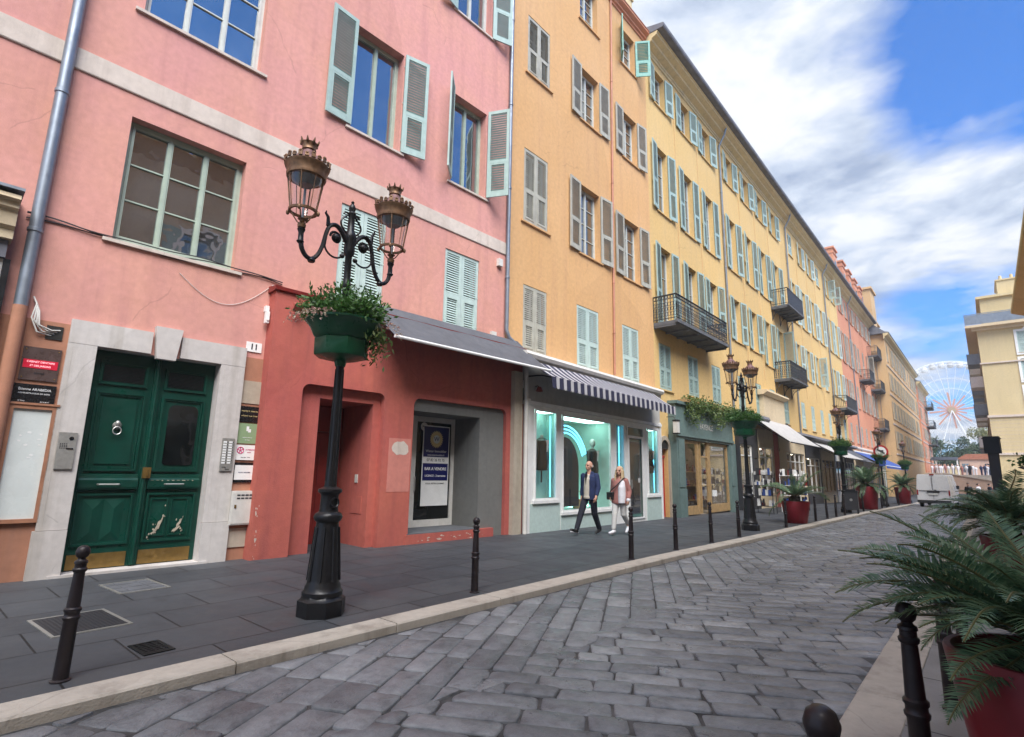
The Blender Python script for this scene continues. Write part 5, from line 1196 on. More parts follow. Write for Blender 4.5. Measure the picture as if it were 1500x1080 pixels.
b1 = shopbay(Y2, 8.36, 10.4, -.2, 3.0, 3.95, 'plastic', 'white', 2)
q = MB(inv(Y2)); q.box(10.42,11.3,-.16,-.1,-.3,2.35); q.box(10.42,11.3,-.17,-.1,2.4,3.9); q.build('dark_door', MT['plastic'], Y2)
b2 = shopbay(Y2, 11.32, 14.0, -.2, 3.0, 3.95, 'cream', 'white', 2, .6)
q = MB(inv(Y2)); q.box(14.0,14.9,-.22,.1,-.4,3.95); q.build('brick_pier', MT['red'], Y2); q = MB(inv(Y2)); q.box(14.9,16.4,-.24,.1,-.4,3.95); q.box(14.85,16.45,-.3,.1,2.9,3.05); q.build('stone_pier', MT['cream'], Y2)
b3 = shopbay(Y2, 16.42, 20.9, -.2, 2.9, 3.95, 'cream', 'offwhite', 4, .5)
q = MB(inv(Y2)); q.extr([(.0,4.7),(-.5,4.6),(-.56,4.45),(-.45,4.3),(-.2,4.2),(0,4.2)], 8.34, 12.5); q.build('dark_ledge', MT['roof'], Y2)
q = MB(inv(Y2)); q.box(12.6,16.6,-.25,-.003,3.96,5.9); q.extr([(-.003,6.2),(-.5,6.15),(-.52,6.05),(-.3,5.905),(-.003,5.905)], 12.4, 16.8); q.build('cream_signboard', MT['cream'], Y2)
a_ = awning(Y2, 10.6, 17.2, 4.55, 3.15, 1.75, 'canvasw', inv(Y2), y0=-.22, bar='plastic')
gy = MB(inv(Y3)); gy.box(21.0,38.4,.0,.2,3.2,3.9); gy.build('ground_floor_wall', MT['cream'], Y3)
for k, (a, c) in enumerate(((21.2,25.3),(25.7,29.9),(30.3,34.1),(34.5,38.2))):
    shopbay(Y3, a, c, -.2, 2.75, 3.95, ('plastic','cream','offwhite','plastic')[k], ('offwhite','wood','plastic','offwhite')[k], 3, .4, lamp=k % 2 == 0)
q = MB(inv(Y3)); q.extr([(.0,4.3),(-.55,4.2),(-.6,4.05),(-.3,3.97),(0,3.97)], 18.5-0, 38.4); q.build('dark_ledge', MT['roof'], Y3)
awning(Y3, 22.8, 30.5, 3.9, 2.75, 2.0, 'canvasw', inv(Y3), y0=-.22, bar='plastic')
awning(Y3, 31.5, 37.8, 3.9, 2.75, 1.6, 'canvas', inv(Y3), y0=-.22, bar='plastic')
gy = MB(inv(SA)); gy.box(38.4,58.3,.0,.2,3.2,3.9); gy.build('ground_floor_wall', MT['cream'], SA)
for k, (a, c) in enumerate(((38.6,43),(43.4,48),(48.4,53),(53.4,58.2))): shopbay(SA, a, c, -.2, 2.6, 3.95, ('cream','offwhite','cream','tealshop')[k], 'offwhite', 3, .3, lamp=False)
awning(SA, 38.8, 55.5, 3.8, 2.55, 2.3, 'canvasb', inv(SA), y0=-.22, bar='white', valance=.22)
for b_, o_, ss in ((Y1,0,(2.72,5.3)),(Y2,8.34,(11.25,14.0,16.7)),(Y3,21.0,(23.8,26.7,29.5))):
    for s_ in ss: mb = MB(inv(b_)); mb.tube([(s_+.03*math.sin(z*1.3),-.012,z) for z in (6.9,9,11,13,15,17,19)], .012, 5); mb.build('wall_cable', MT['tan'], b_)
# stone lintel of the ground floor under the salmon wall
q = MB(inv(SA)); q.extr([(-.003,4.4),(-.12,4.36),(-.14,4.2),(-.05,4.12),(-.003,4.1)], 38.4, 58.3); q.build('string_course', MT['belt'], SA)
# ================================================================== street lamps
def lantern_parts(par, x0_, z):
    """one lantern whose glass starts at height z above the arm cup; local axis through (x,0)"""
    KS = Matrix.Translation((0,x0_,0)) @ Matrix.Diagonal((.92,.92,1,1)); x = 0; L = MB(KS); c = (0,0,0)
    for k in range(8):
        a = 2*PI*k/8; L.tube([(.150*math.cos(a),x+.150*math.sin(a),z),(.215*math.cos(a),x+.215*math.sin(a),z+.40)], .009 if k % 2 else .005, 5)
    L.lathe([(.140,z-.012),(.166,z-.012),(.170,z+.012),(.140,z+.014),(.140,z-.012)], 24, c, cap=False)
    for k in range(4):
        a = PI/4+PI*k/2; L.ell((.175*math.cos(a),x+.175*math.sin(a),z-.02),(.022,.022,.03),8,6)
        L.tube([(.14*math.cos(a),x+.14*math.sin(a),z-.01),(.06*math.cos(a),x+.06*math.sin(a),z-.12),(.03*math.cos(a),x+.03*math.sin(a),z-.14)], .008, 5)
    L.lathe([(.03,z-.20),(.045,z-.19),(.05,z-.155),(.03,z-.14),(.03,z-.11),(.055,z-.09),(.02,z-.075)], 14, c)
    lo = L.build('lantern', MT['bronze'], par)
    g = MB(KS); g.lathe([(.146,z+.01),(.205,z+.39)], 24, c); m_ = g; m_.f = m_.f[:24]; m_.m = m_.m[:24]; m_.sm = m_.sm[:24]; m_.build('lantern_glass', MT['lampglass'], lo)
    b = MB(KS); b.lathe([(.205,z+.385),(.225,z+.39),(.232,z+.42),(.228,z+.47),(.25,z+.50),(.262,z+.53),(.25,z+.545),(.10,z+.545),(.10,z+.385)], 28, c)
    for k in range(22):
        a = 2*PI*k/22; p = Vector((.258*math.cos(a),x+.258*math.sin(a),z+.545)); t_ = Vector((-math.sin(a),math.cos(a),0)); n_ = Vector((math.cos(a),math.sin(a),0)); h = .055 if k % 2 else .035
        b.obox(p+Vector((0,0,h*.5)), t_*.024, n_*.008, Vector((0,0,h*.5))); b.ell(p+Vector((0,0,h)),(.018,.018,.016),6,5)
    b.build('gallery', MT['bronze'], lo)
    r_ = MB(KS); r_.lathe([(.235,z+.547),(.19,z+.60),(.125,z+.655),(.085,z+.69),(.07,z+.73),(.0,z+.735)], 24, c); r_.build('cap', MT['violet'], lo)
    q = MB(KS); q.lathe([(.07,z+.725),(.085,z+.74),(.08,z+.755),(.082,z+.785),(.10,z+.82),(.088,z+.82),(.06,z+.785),(.0,z+.78)], 20, c)
    for k in range(8):
        a = 2*PI*k/8; p = Vector((.098*math.cos(a),x+.098*math.sin(a),z+.82)); q.cap(p, p+Vector((.015*math.cos(a),.015*math.sin(a),.04)), .018, .007, 6)
    q.build('crown', MT['bronze'], lo)
    s_ = MB(KS); s_.lathe([(.09,z+.31),(.165,z+.375),(.18,z+.385),(.0,z+.385)], 18, c); s_.lathe([(.016,z-.08),(.016,z+.27)], 8, c); s_.build('reflector', MT['zinc'], lo)
def make_lamp(label, loc, rz):
    t = thing('street_lamp', label, 'street lamp', loc, rz, 'two-lantern lamp posts along the street')
    b = MB(); b.lathe([(.245,0),(.245,.155),(.215,.175),(.205,.2)], 8, ph=PI/8, sm=False)
    b.lathe([(.205,.195),(.205,.235),(.185,.255),(.18,.29),(.165,.32),(.16,.36),(.118,.90),(.115,.93),(.14,.95),(.15,.985),(.135,1.02),(.10,1.04),(.095,1.07),(.092,1.2),(.097,1.22),(.125,1.245),(.125,1.275),(.07,1.30)], 24)
    for k in range(8):
        a = 2*PI*k/8; b.tube([(.165*math.cos(a),.165*math.sin(a),.34),(.121*math.cos(a),.121*math.sin(a),.88)], .014, 5)
    b.tube([(.094+.004,.05*math.cos(a),1.135+.05*math.sin(a)) for a in [2*PI*j/12 for j in range(12)]], .010, 5, closed=True)
    b.build('base', MT['iron'], t)
    s = MB(); s.lathe([(.07,1.29),(.062,1.34),(.062,1.36)], 12)
    s.lathe([(.06,1.3),(.057,1.5),(.052,1.52),(.047,2.0),(.042,3.55),(.05,3.56),(.055,3.60),(.045,3.64),(.04,3.68),(.04,3.95),(.06,3.98),(.065,4.02),(.06,4.14),(.075,4.18),(.06,4.24),(.042,4.27),(.038,4.45),(.05,4.49),(.03,4.52),(.042,4.56),(.03,4.60),(.015,4.62),(.02,4.645),(.0,4.665)], 16)
    for k in range(8):
        a = 2*PI*k/8; s.tube([(.058*math.cos(a),.058*math.sin(a),1.32),(.044*math.cos(a),.044*math.sin(a),2.6)], .008, 4)
    s.build('shaft', MT['iron'], t)
    for sg in (-1,1):
        A = MB(); P = []
        key = [(.05,4.12),(.12,4.22),(.20,4.27),(.28,4.23),(.32,4.12),(.35,3.97),(.40,3.84),(.47,3.77),(.54,3.78),(.595,3.85),(.615,3.95),(.62,4.06)]
        for i in range(len(key)-1):          # smooth the key points
            p0 = key[max(0,i-1)]; p1 = key[i]; p2 = key[i+1]; p3 = key[min(len(key)-1,i+2)]
            for k in range(4):
                u = k/4; f = lambda a,b_,c_,d_: .5*((2*b_)+(-a+c_)*u+(2*a-5*b_+4*c_-d_)*u*u+(-a+3*b_-3*c_+d_)*u**3)
                P.append((0, sg*f(p0[0],p1[0],p2[0],p3[0]), f(p0[1],p1[1],p2[1],p3[1])))
        P.append((0,sg*.62,4.06)); A.tube(P, [.030-.006*math.sin(PI*i/len(P)) for i in range(len(P))], 8)
        A.lathe([(.034,-.02),(.045,0),(.034,.02)], 10, (0,sg*.47,3.75)); A.lathe([(.025,3.90),(.042,3.92),(.028,3.94),(.028,4.02),(.045,4.06),(.03,4.08)], 10, (0,sg*.62,0))
        A.tube([(0,sg*(.30),4.23),(0,sg*.31,4.33),(0,sg*.345,4.37),(0,sg*.335,4.40)], [.028,.02,.014,.006], 6)
        A.tube([(0,sg*(.19+.075*(1-j/30)*math.cos(j*.45)),4.12+.075*(1-j/30)*math.sin(j*.45)) for j in range(28)], .016, 6)
        A.ell((0,sg*.19,4.12),(.05,.05,.05),8,6)
        A.tube([(0,sg*(.31-.0*k),4.10) if k == 0 else (0, sg*(.19+.14*math.cos(-.1-k*.22)), 4.02+.14*math.sin(-.1-k*.22)) for k in range(12)], .012, 5)
        A.ell((0,sg*.09,3.93),(.03,.03,.03),6,5)
        A.tube([(0,sg*(.05+.09*math.sin(PI*j/12)),4.22+.24*j/12) for j in range(13)]+[(0,sg*(.075-.035*math.cos(j*.5)),4.45+.035*math.sin(j*.5)) for j in range(7)], .012, 5)
        A.build('arm', MT['iron'], t); lantern_parts(t, sg*.62, 4.27)
    return t
def bowl_profile(mb, n=8):
    pass
def make_bowl(label, loc, rz):
    t = thing('flower_bowl', label, 'flower bowl', loc, rz, 'green flower bowls clamped on the lamp posts')
    b = MB(); b.lathe([(.055,-.06),(.07,.0),(.16,.015),(.285,.045),(.295,.06),(.300,.235),(.285,.245)], 8, ph=PI/8, sm=False)
    b.lathe([(.27,.235),(.29,.25),(.315,.28),(.35,.36),(.395,.425),(.415,.44),(.415,.462),(.39,.465),(.34,.40),(.0,.39)], 32)
    b.build('bowl', MT['bowl'], t)
    q = MB(); q.lathe([(.0,.405),(.37,.405),(.37,.41),(.0,.43)], 24); q.build('soil', MT['soil'], t); return t
def make_plant(label, loc, rz, seed, dense=1.0, trail=True):
    t = thing('bowl_plants', label, 'plants', loc, rz, 'plants growing in the lamp post bowls'); rr = random.Random(seed)
    q = MB()
    for k in range(int(560*dense)):
        a = rr.uniform(0,2*PI); r0 = .37*math.sqrt(rr.random()); tilt = rr.uniform(.05,.62)*(r0/.36+.25); L = rr.uniform(.24,.58)*(1-.35*r0/.36)
        base = Vector((r0*math.cos(a),r0*math.sin(a),.41)); d = Vector((math.cos(a)*math.sin(tilt)+rr.gauss(0,.2),math.sin(a)*math.sin(tilt)+rr.gauss(0,.2),math.cos(tilt))).normalized()
        n_ = 9
        for j in range(n_):
            f = (j+1)/n_; p = base+d*L*f+Vector((0,0,-.12*f*f*tilt)); dd = (d*.5+Vector((rr.gauss(0,.8),rr.gauss(0,.8),rr.gauss(0,.5)))).normalized(); u = dd.cross(Vector((rr.gauss(0,1),rr.gauss(0,1),rr.gauss(0,1)))).normalized(); l = rr.uniform(.04,.085); w_ = l*.2
            q.face([p, p+dd*l*.5+u*w_, p+dd*l, p+dd*l*.5-u*w_])
    q.build('foliage', MT['leaf'], t)
    if trail:
        for k in range(20):
            v = MB()
            a = rr.uniform(0,2*PI); 
            if k < 9: a = rr.gauss(-1.2,.3)      # the side hanging out towards the pavement's near end
            elif k < 17: a = rr.gauss(1.15,.35)
            p = Vector((.40*math.cos(a),.40*math.sin(a),.46)); L = rr.uniform(.12,.50); st = int(L/.035); o = Vector((math.cos(a),math.sin(a),.35))
            for j in range(st):
                p = p+o.normalized()*.035; o += Vector((rr.gauss(0,.12),rr.gauss(0,.12),-.22))
                for _ in range(2):
                    dd = Vector((rr.gauss(0,1),rr.gauss(0,1),rr.gauss(0,.7))).normalized(); u = dd.cross(Vector((0,0,1))+dd*.3+Vector((rr.gauss(0,.4),rr.gauss(0,.4),0))).normalized(); l = rr.uniform(.02,.045)
                    v.face([p, p+dd*l*.5+u*l*.35, p+dd*l, p+dd*l*.5-u*l*.35])
            v.build('trailing_stem', MT['varleaf'], t)
        v = MB()
        leaves(v, 500, lambda r: ((.36+r.gauss(0,.05))*math.cos(.9+r.gauss(0,.3)),(.36+r.gauss(0,.05))*math.sin(.9+r.gauss(0,.3)),.40-abs(r.gauss(0,.16))), .07, 8, asp=.35, droop=1); v.build('hanging_foliage', MT['ivy'], t)
    return t
lamp_spots = [(-5.42,3.25,'black two-lantern lamp post standing in front of the red shop'),(-5.38,16.86,'black two-lantern lamp post between the teal shop and the first palm planter'),
              (-5.35,30.9,'black two-lantern lamp post rising behind the dark litter bin'),(-5.3,43.6,'black lamp post carrying the round red and white sign'),(-5.2,56.5,'lamp post farthest down the left kerb, beyond the lamp post with the round sign')]
L0 = None; B0 = None; P0 = None
bl = ['green flower bowl on the nearest lamp post, in front of the red shop','green flower bowl on the lamp post beside the teal shop','green flower bowl on the lamp post behind the litter bin','green flower bowl on the lamp post with the round sign','green flower bowl on the farthest lamp post on the left']
pl_ = ['bushy green and trailing white plants in the bowl before the red shop','dense dark green plants in the bowl beside the teal shop','dense plants in the bowl above the litter bin','plants in the bowl just behind the round sign','plants in the bowl of the farthest lamp post on the left']
for k, (x, y, lab) in enumerate(lamp_spots):
    rz = rad(3) if k == 0 else rad((0,-8,4,0,6)[k])
    if k == 0:
        L0 = make_lamp(lab, (x,y,zg(y)), rz); B0 = make_bowl(bl[0], (x,y,2.69), rz); make_plant(pl_[0], (x,y,2.69), rz, 1)
    else:
        dup(L0, (x,y,zg(y)), rz, lab); dup(B0, (x,y,zg(y)+2.69), rz, bl[k])
        if k == 1: P0 = make_plant(pl_[1], (x,y,zg(y)+2.69), rz, 2, 1.1, False)
        else: dup(P0, (x,y,zg(y)+2.69), rz+k, pl_[k])
# ================================================================== bollards
def make_bollard(label, loc, tilt=(0,0)):
    t = thing('bollard', label, 'bollard', loc, 0, 'iron bollards along the kerbs')
    b = MB(); b.lathe([(.062,0),(.062,.012),(.047,.02),(.044,.40),(.052,.41),(.054,.425),(.046,.435),(.046,.455),(.053,.465),(.053,.48),(.042,.49),(.034,.725),(.043,.735),(.045,.75),(.036,.76),(.036,.785),(.042,.79),(.040,.805),(.026,.815),(.022,.83)], 18); b.build('shaft', MT['bollard'], t)
    b = MB(); b.lathe([(.022,.822),(.038,.838),(.045,.862),(.045,.872),(.036,.898),(.02,.910),(.0,.913)], 18); b.build('knob', MT['bollard'], t)
    t.rotation_euler = (tilt[0],tilt[1],0); return t
bs = [(-5.07,1.06,'leaning brown-black bollard in front of the green double door'),(-5.02,5.12,'bollard just right of the nearest lamp post, in front of the grey doorway'),
      (-4.95,9.0,'bollard in front of the walking woman'),(-4.95,10.85,'bollard in front of the arched red doorway'),(-4.95,12.75,'bollard in front of the teal shop window'),(-4.95,14.6,'bollard just left of the second lamp post'),
      (-4.95,18.9,'bollard with a pale cap between the second lamp post and the burgundy planter'),(-4.95,22.8,'bollard just right of the burgundy planter on the left pavement'),(-4.95,24.7,'second bollard right of the burgundy planter'),(-4.95,26.4,'third bollard right of the burgundy planter'),(-4.95,28.2,'bollard just left of the dark litter bin'),
      (-4.95,33.0,'bollard between the litter bin and the second palm planter'),(-4.95,39.3,'bollard just beyond the second palm planter'),(-4.95,41.4,'bollard left of the lamp post with the round sign'),(-4.95,47.4,'bollard beyond the lamp post with the round sign'),
      (-.39,1.72,'bollard whose knob alone pokes up at the bottom edge'),(-.37,3.36,'bollard between the road and the large near palm'),(-.34,4.9,'bollard standing behind the drooping fronds of the near palm'),(-.30,6.1,'thin looking bollard half hidden behind the near palm')]
BO = None
for k, (x, y, lab) in enumerate(bs):
    z = zg(y)-.002
    if k == 0: BO = make_bollard(lab, (x,y,z), (rad(-1.0), rad(0)))
    else: o = dup(BO, (x,y,z), rad(37*k), lab); o.rotation_euler = (rad(R.uniform(-1,1)), rad(R.uniform(-1,1)), rad(37*k))
# ================================================================== planters and cycads
def make_planter(label, loc, w0, w1, h, rz=0):
    t = thing('planter', label, 'planter', loc, rz, 'burgundy planters with palms'); b = MB(); e = .03
    n = 4
    r = w1; b.lathe([(w0-.01,0),(w0,.012),((w0+r)/2+.006,h*.5),(r,h-.012),(r-.006,h),(r-.03,h),(r-.035,h-.012),(r-.05,h-.09),(.0,h-.091)], 48); o = b.build('pot', MT['pot'], t)
    q = MB(); q.lathe([(.0,h-.045),(r-.045,h-.06)][::-1], 24); q.build('soil', MT['soil'], t); return t
def frond_mesh(seed, L=1.0, n=58, arch=1.0, lw=.16, elev=.6):
    """arched rachis with two combs of narrow leaflets; runs out along +x"""
    rr = random.Random(seed); mb = MB(); P = []; d = elev; x = z = 0; st = 24
    for i in range(st+1):
        P.append(Vector((x, .02*math.sin(i*.3+seed), z))); d -= arch*(1.25/st)*(0.4+1.2*i/st); x += math.cos(d)*L/st; z += math.sin(d)*L/st
    mb.tube([tuple(p) for p in P], [.011*(1-.8*i/st)+.002 for i in range(st+1)], 5, 0)
    for i in range(n):
        f = .10+.89*i/(n-1); k = f*st; j = min(int(k), st-1); p = P[j].lerp(P[j+1], k-j); t_ = (P[j+1]-P[j]).normalized()
        up_ = Vector((-t_.z,0,t_.x))
        ll = lw*(math.sin(PI*min(1, .10+f*.88))**.55)*rr.uniform(.9,1.08)*(1 if f < .85 else (1-f)/.15*.8+.2)
        for sg in (-1,1):
            if rr.random() < .04: continue
            dr = (t_*(.45+.35*f+rr.gauss(0,.06))+Vector((0,sg,0))*(1.0)+up_*(.36+rr.gauss(0,.12))).normalized()
            w_ = .0085*(1.2-.3*f); a = p; m1 = p+dr*ll*.5+Vector((0,0,-.004)); e = p+dr*ll+Vector((0,0,-.035*ll/.16)) + t_*ll*.08
            s = t_*w_; mb.face([a-s*.5, a+s*.5, m1+s, m1-s], 1); mb.face([m1-s, m1+s, e], 1)
    return mb.mesh('frond', [MT['rachis'], MT['cyc']])
FR = [frond_mesh(k, 1.0, 62, ar, .17, el) for k, (ar, el) in enumerate(((.75,.9),(1.0,.75),(.55,1.05),(1.15,.5),(.9,.25),(.5,.5)))]
def make_cycad(label, loc, scale, nf, seed, trunk=.25, EL=1.05):
    t = thing('palm', label, 'palm', loc, 0, 'cycad palms in the planters'); rr = random.Random(seed)
    q = MB(); q.lathe([(.09*scale,-.02),(.12*scale,.02),(.13*scale,trunk*.5),(.11*scale,trunk),(.06*scale,trunk+.08),(.0,trunk+.1)], 14)
    for k in range(70):
        a = rr.uniform(0,2*PI); z = rr.uniform(.02,trunk); r0 = .12*scale; q.obox((r0*math.cos(a),r0*math.sin(a),z), (-.02*scale*math.sin(a),.02*scale*math.cos(a),0), (.015*scale*math.cos(a),.015*scale*math.sin(a),.012*scale), (0,0,.014*scale))
    q.build('trunk', MT['bark'], t)
    for k in range(nf):
        az = k*2.39996+rr.gauss(0,.12); f = k/nf
        el = EL*(1-f)**.8-.0-(.8*max(0,f-.74) if EL > .9 else 2.6*max(0,f-.84)) + rr.gauss(0,.06); me = FR[rr.choice((0,2,5) if EL > .9 else (1,3,3,0)) if f < .3 else rr.choice((0,1,2,5)) if f < .7 else rr.choice((1,3,4) if EL > .7 else (5,5,2))]
        o = link('frond', me, t, (.05*math.cos(az)*scale,.05*math.sin(az)*scale,trunk+.03*(1-f)))
        o.rotation_euler = (rr.gauss(0,.18), -(el-.55), az); s_ = scale*rr.uniform(.85,1.1)*(.8+.2*min(1,f*3)); o.scale = (s_,s_,s_)
    return t
make_planter('large burgundy planter cut by the bottom right corner', (.14,3.42,0), .27, .39, .755, rad(4))
make_cycad('large near palm spreading over the burgundy planter at the right edge', (.14,3.42,.71), .76, 80, 3, .11, .66)
make_planter('burgundy planter half hidden behind the near palm on the right pavement', (.15,11.7,zg(11.7)), .27, .37, .66)
make_cycad('palm in the middle distance on the right, behind the near one', (.15,11.7,zg(11.7)+.60), 1.12, 54, 4, .22, .80)
for k, (x, y, lab, pl, sc, nf, tr, s) in enumerate(((-5.2,21.2,'burgundy planter on the left pavement right of the second lamp post','sparse flat palm in the planter right of the second lamp post',1.25,18,.22,5),
    (-5.25,36.6,'tall burgundy planter on the left pavement beyond the litter bin','bushy palm in the planter beyond the litter bin',1.35,40,.2,6),(-5.2,53.0,'farthest burgundy planter, left of the white van','farthest palm on the left, beside the white van',1.3,40,.2,7))):
    h = .74 if k == 0 else 1.25
    make_planter(lab, (x,y,zg(y)), .33 if k == 0 else .45, .46 if k == 0 else .55, h, rad(8*k)); c_ = make_cycad(pl, (x,y,zg(y)+h-.06), sc, nf, s, tr)
    if k == 0:
        for f in [f for f in kids(c_) if f.name.startswith('frond')]: f.rotation_euler.y = max(f.rotation_euler.y, -.05)
# ================================================================== litter bin, round sign, display racks, far post
t = thing('litter_bin', 'dark grey litter bin on short legs at the left kerb', 'litter bin', (-4.98,30.2,zg(30.2)), rad(6))
q = MB(); q.box(-.27,.27,-.27,.27,.16,.98); q.build('body', MT['plastic'], t); q = MB(); q.box(-.29,.29,-.29,.29,.98,1.03); q.box(-.2,.2,-.2,.2,1.03,1.10); q.build('lid', MT['iron'], t)
for x in (-.23,.23):
    for y in (-.23,.23): q = MB(); q.box(x-.03,x+.03,y-.03,y+.03,0,.16); q.build('leg', MT['iron'], t)
q = MB(); q.lathe([(.06,0),(.06,.005)], 14, (0,-.27,.62), axis='y'); q.build('emblem', MT['silver'], t)
t = thing('road_sign', 'round red and white sign with a dark bar left of the van', 'sign', (-5.2,43.35,zg(43.5)+3.55), rad(12))
q = MB(); q.lathe([(.42,0),(.42,.02)], 28, (0,0,0), axis='y'); q.build('red_disc', MT['reddoor'], t); q = MB(); q.lathe([(.31,0),(.31,.006)], 28, (0,-.021,0), axis='y'); q.build('white_disc', MT['white'], t)
q = MB(); q.obox((0,-.031,0),(.20,0,-.14),(0,.003,0),(.03,0,.045)); q.obox((.05,-.029,.04),(.10,0,0),(0,.002,0),(0,0,.05)); q.build('symbol', MT['plastic'], t)
q = MB(); q.box(-.16,.16,.0,.03,-.95,-.5); q.build('blue_plate', MT['canvasb'], t); q = MB(); q.tube([(0,.04,.3),(0,.04,-1.0)], .03, 6); q.box(-.1,.1,.02,.16,-.03,.03); q.build('bracket', MT['iron'], t)
rr = random.Random(9)
for k, (x, y, lab) in enumerate(((-7.6,26.0,'postcard rack with small colourful cards, nearest of the racks under the white awnings'),(-7.1,28.2,'white display rack of cards and bags before the cafe awning'),(-7.3,30.4,'display rack of small goods farthest from the palm planter'))):
    t = thing('display_rack', lab, 'display rack', (x,y,zg(y)), rad(15*k), 'display racks on the left pavement'); q = MB()
    for a in (-.4,.4):
        for b_ in (-.25,.25): q.box(a-.012,a+.012,b_-.012,b_+.012,0,1.75)
    for z in (.3,.75,1.2,1.65): q.box(-.42,.42,-.27,.27,z,z+.02)
    q.build('frame', MT['white' if k == 1 else 'iron'], t)
    for z in (.32,.77,1.22,1.67):
        for j in range(16):
            a, b_ = rr.uniform(-.38,.3), rr.uniform(-.28,.18); w_, h_ = rr.uniform(.06,.13), rr.uniform(.12,.34); q = MB(); q.box(a,a+w_,b_,b_+.03+.08*rr.random(),z,z+h_); q.build('card', MT[rr.choice(('white','canvasb','darkred','offwhite','plastic','offwhite','greycloth','plastic'))], t)
t = thing('post', 'thick dark post with a boxy head rising behind the middle palm on the right', 'post', (.18,20,zg(20)), rad(-6))
q = MB(); q.frustum((0,0),0,2.3,.085,.085,.11,.11); q.build('shaft', MT['plastic'], t); q = MB(); q.box(-.17,.17,-.15,.15,2.3,2.76); q.box(-.19,.19,-.17,.17,2.69,2.72); q.box(-.14,.14,-.155,-.151,2.38,2.62); q.build('head', MT['iron'], t)
t = thing('flower_pole', 'thin pole with a flat flower bowl at the far right edge', 'flower pole', (2.05,44,-.33)); q = MB(); q.tube([(0,0,0),(0,0,2.4)], .06, 8); q.build('pole', MT['iron'], t)
q = MB(); q.lathe([(.1,2.3),(.4,2.45),(.65,2.55),(.65,2.6),(.0,2.6)], 16); q.build('bowl', MT['iron'], t); q = MB(); leaves(q, 500, lambda r: (r.gauss(0,.28),r.gauss(0,.28),2.65+abs(r.gauss(0,.3))), .22, 3); q.build('foliage', MT['leaf'], t)
# ================================================================== white van
vz = zg(49)-.07
t = thing('van', 'white delivery van seen from behind, parked at the far end of the street', 'van', (-3.02,48.6,vz), rad(-4))
def vanbody():
    b = MB(); prof = [(-.93,.30),(-.95,.75),(-.95,1.15),(-.93,1.45),(-.86,2.2),(-.78,2.27),(.78,2.27),(.84,2.2),(.93,1.45),(.95,1.15),(.95,.75),(.93,.30)]
    ys = [(0,1,0),(.05,1.0,0),(3.3,1,0),(4.2,.97,-.55),(5.0,.92,-.95)]
    rings = []
    for y, s, dz in ys:
        rings.append(b.pts([(x*s, y-(.10*(z-1.1) if y < .1 else 0)*-.6, min(z, 2.27+dz) if dz else z) for x, z in prof]))
    n = len(prof)
    for a, c in zip(rings, rings[1:]):
        for k in range(n): b.fidx([a+k, c+k, c+(k+1) % n, a+(k+1) % n], 0)
    b.fidx([rings[0]+k for k in range(n)], 0); b.fidx([rings[-1]+k for k in reversed(range(n))], 0); return b
vb = vanbody().build('body', MT['vanwhite'], t); bv = vb.modifiers.new('bevel', 'BEVEL'); bv.width = .03; bv.segments = 2
q = MB(); q.box(-.94,.94,-.10,.06,.30,.50); q.box(-.8,.8,-.13,-.10,.34,.44); q.build('bumper', MT['plastic'], t)
q = MB(); q.box(-.004,.004,-.065,.09,.54,2.18); q.box(-.8,.8,-.05,.03,1.155,1.165); q.box(-.35,.35,-.07,.0,1.02,1.13); q.build('door_seam', MT['plastic'], t)
for s in (-1,1):
    q = MB(); q.box(s*.89-.04,s*.89+.04,-.05,.05,.85,1.2); q.build('tail_light', MT['taillight'], t)
    for y in (.85,4.0):
        q = MB(); q.lathe([(.0,-.1),(.22,-.1),(.33,-.09),(.34,0),(.33,.09),(.22,.1),(.0,.1)], 20, (s*.84,y,.34), axis='x'); w_ = q.build('wheel', MT['rubber'], t); q = MB(); q.lathe([(.0,0),(.2,0),(.21,.012),(.0,.02)], 16, (s*.84+(.1 if s > 0 else -.12),y,.34), axis='x'); q.build('rim', MT['silver'], w_)
    q = MB(); q.box(s*1.0-.09,s*1.0+.09,3.5,3.6,1.25,1.5); q.build('mirror', MT['plastic'], t)
q = MB(); q.box(-.26,.26,-.068,-.05,.86,.98); q.build('number_plate', MT['white'], t); q = MB(); q.box(.06,.2,-.09,-.05,1.17,1.22); q.build('door_handle', MT['plastic'], t)
q = MB(); q.box(-.12,.12,.03,.14,2.22,2.285); q.build('brake_light', MT['taillight'], t)
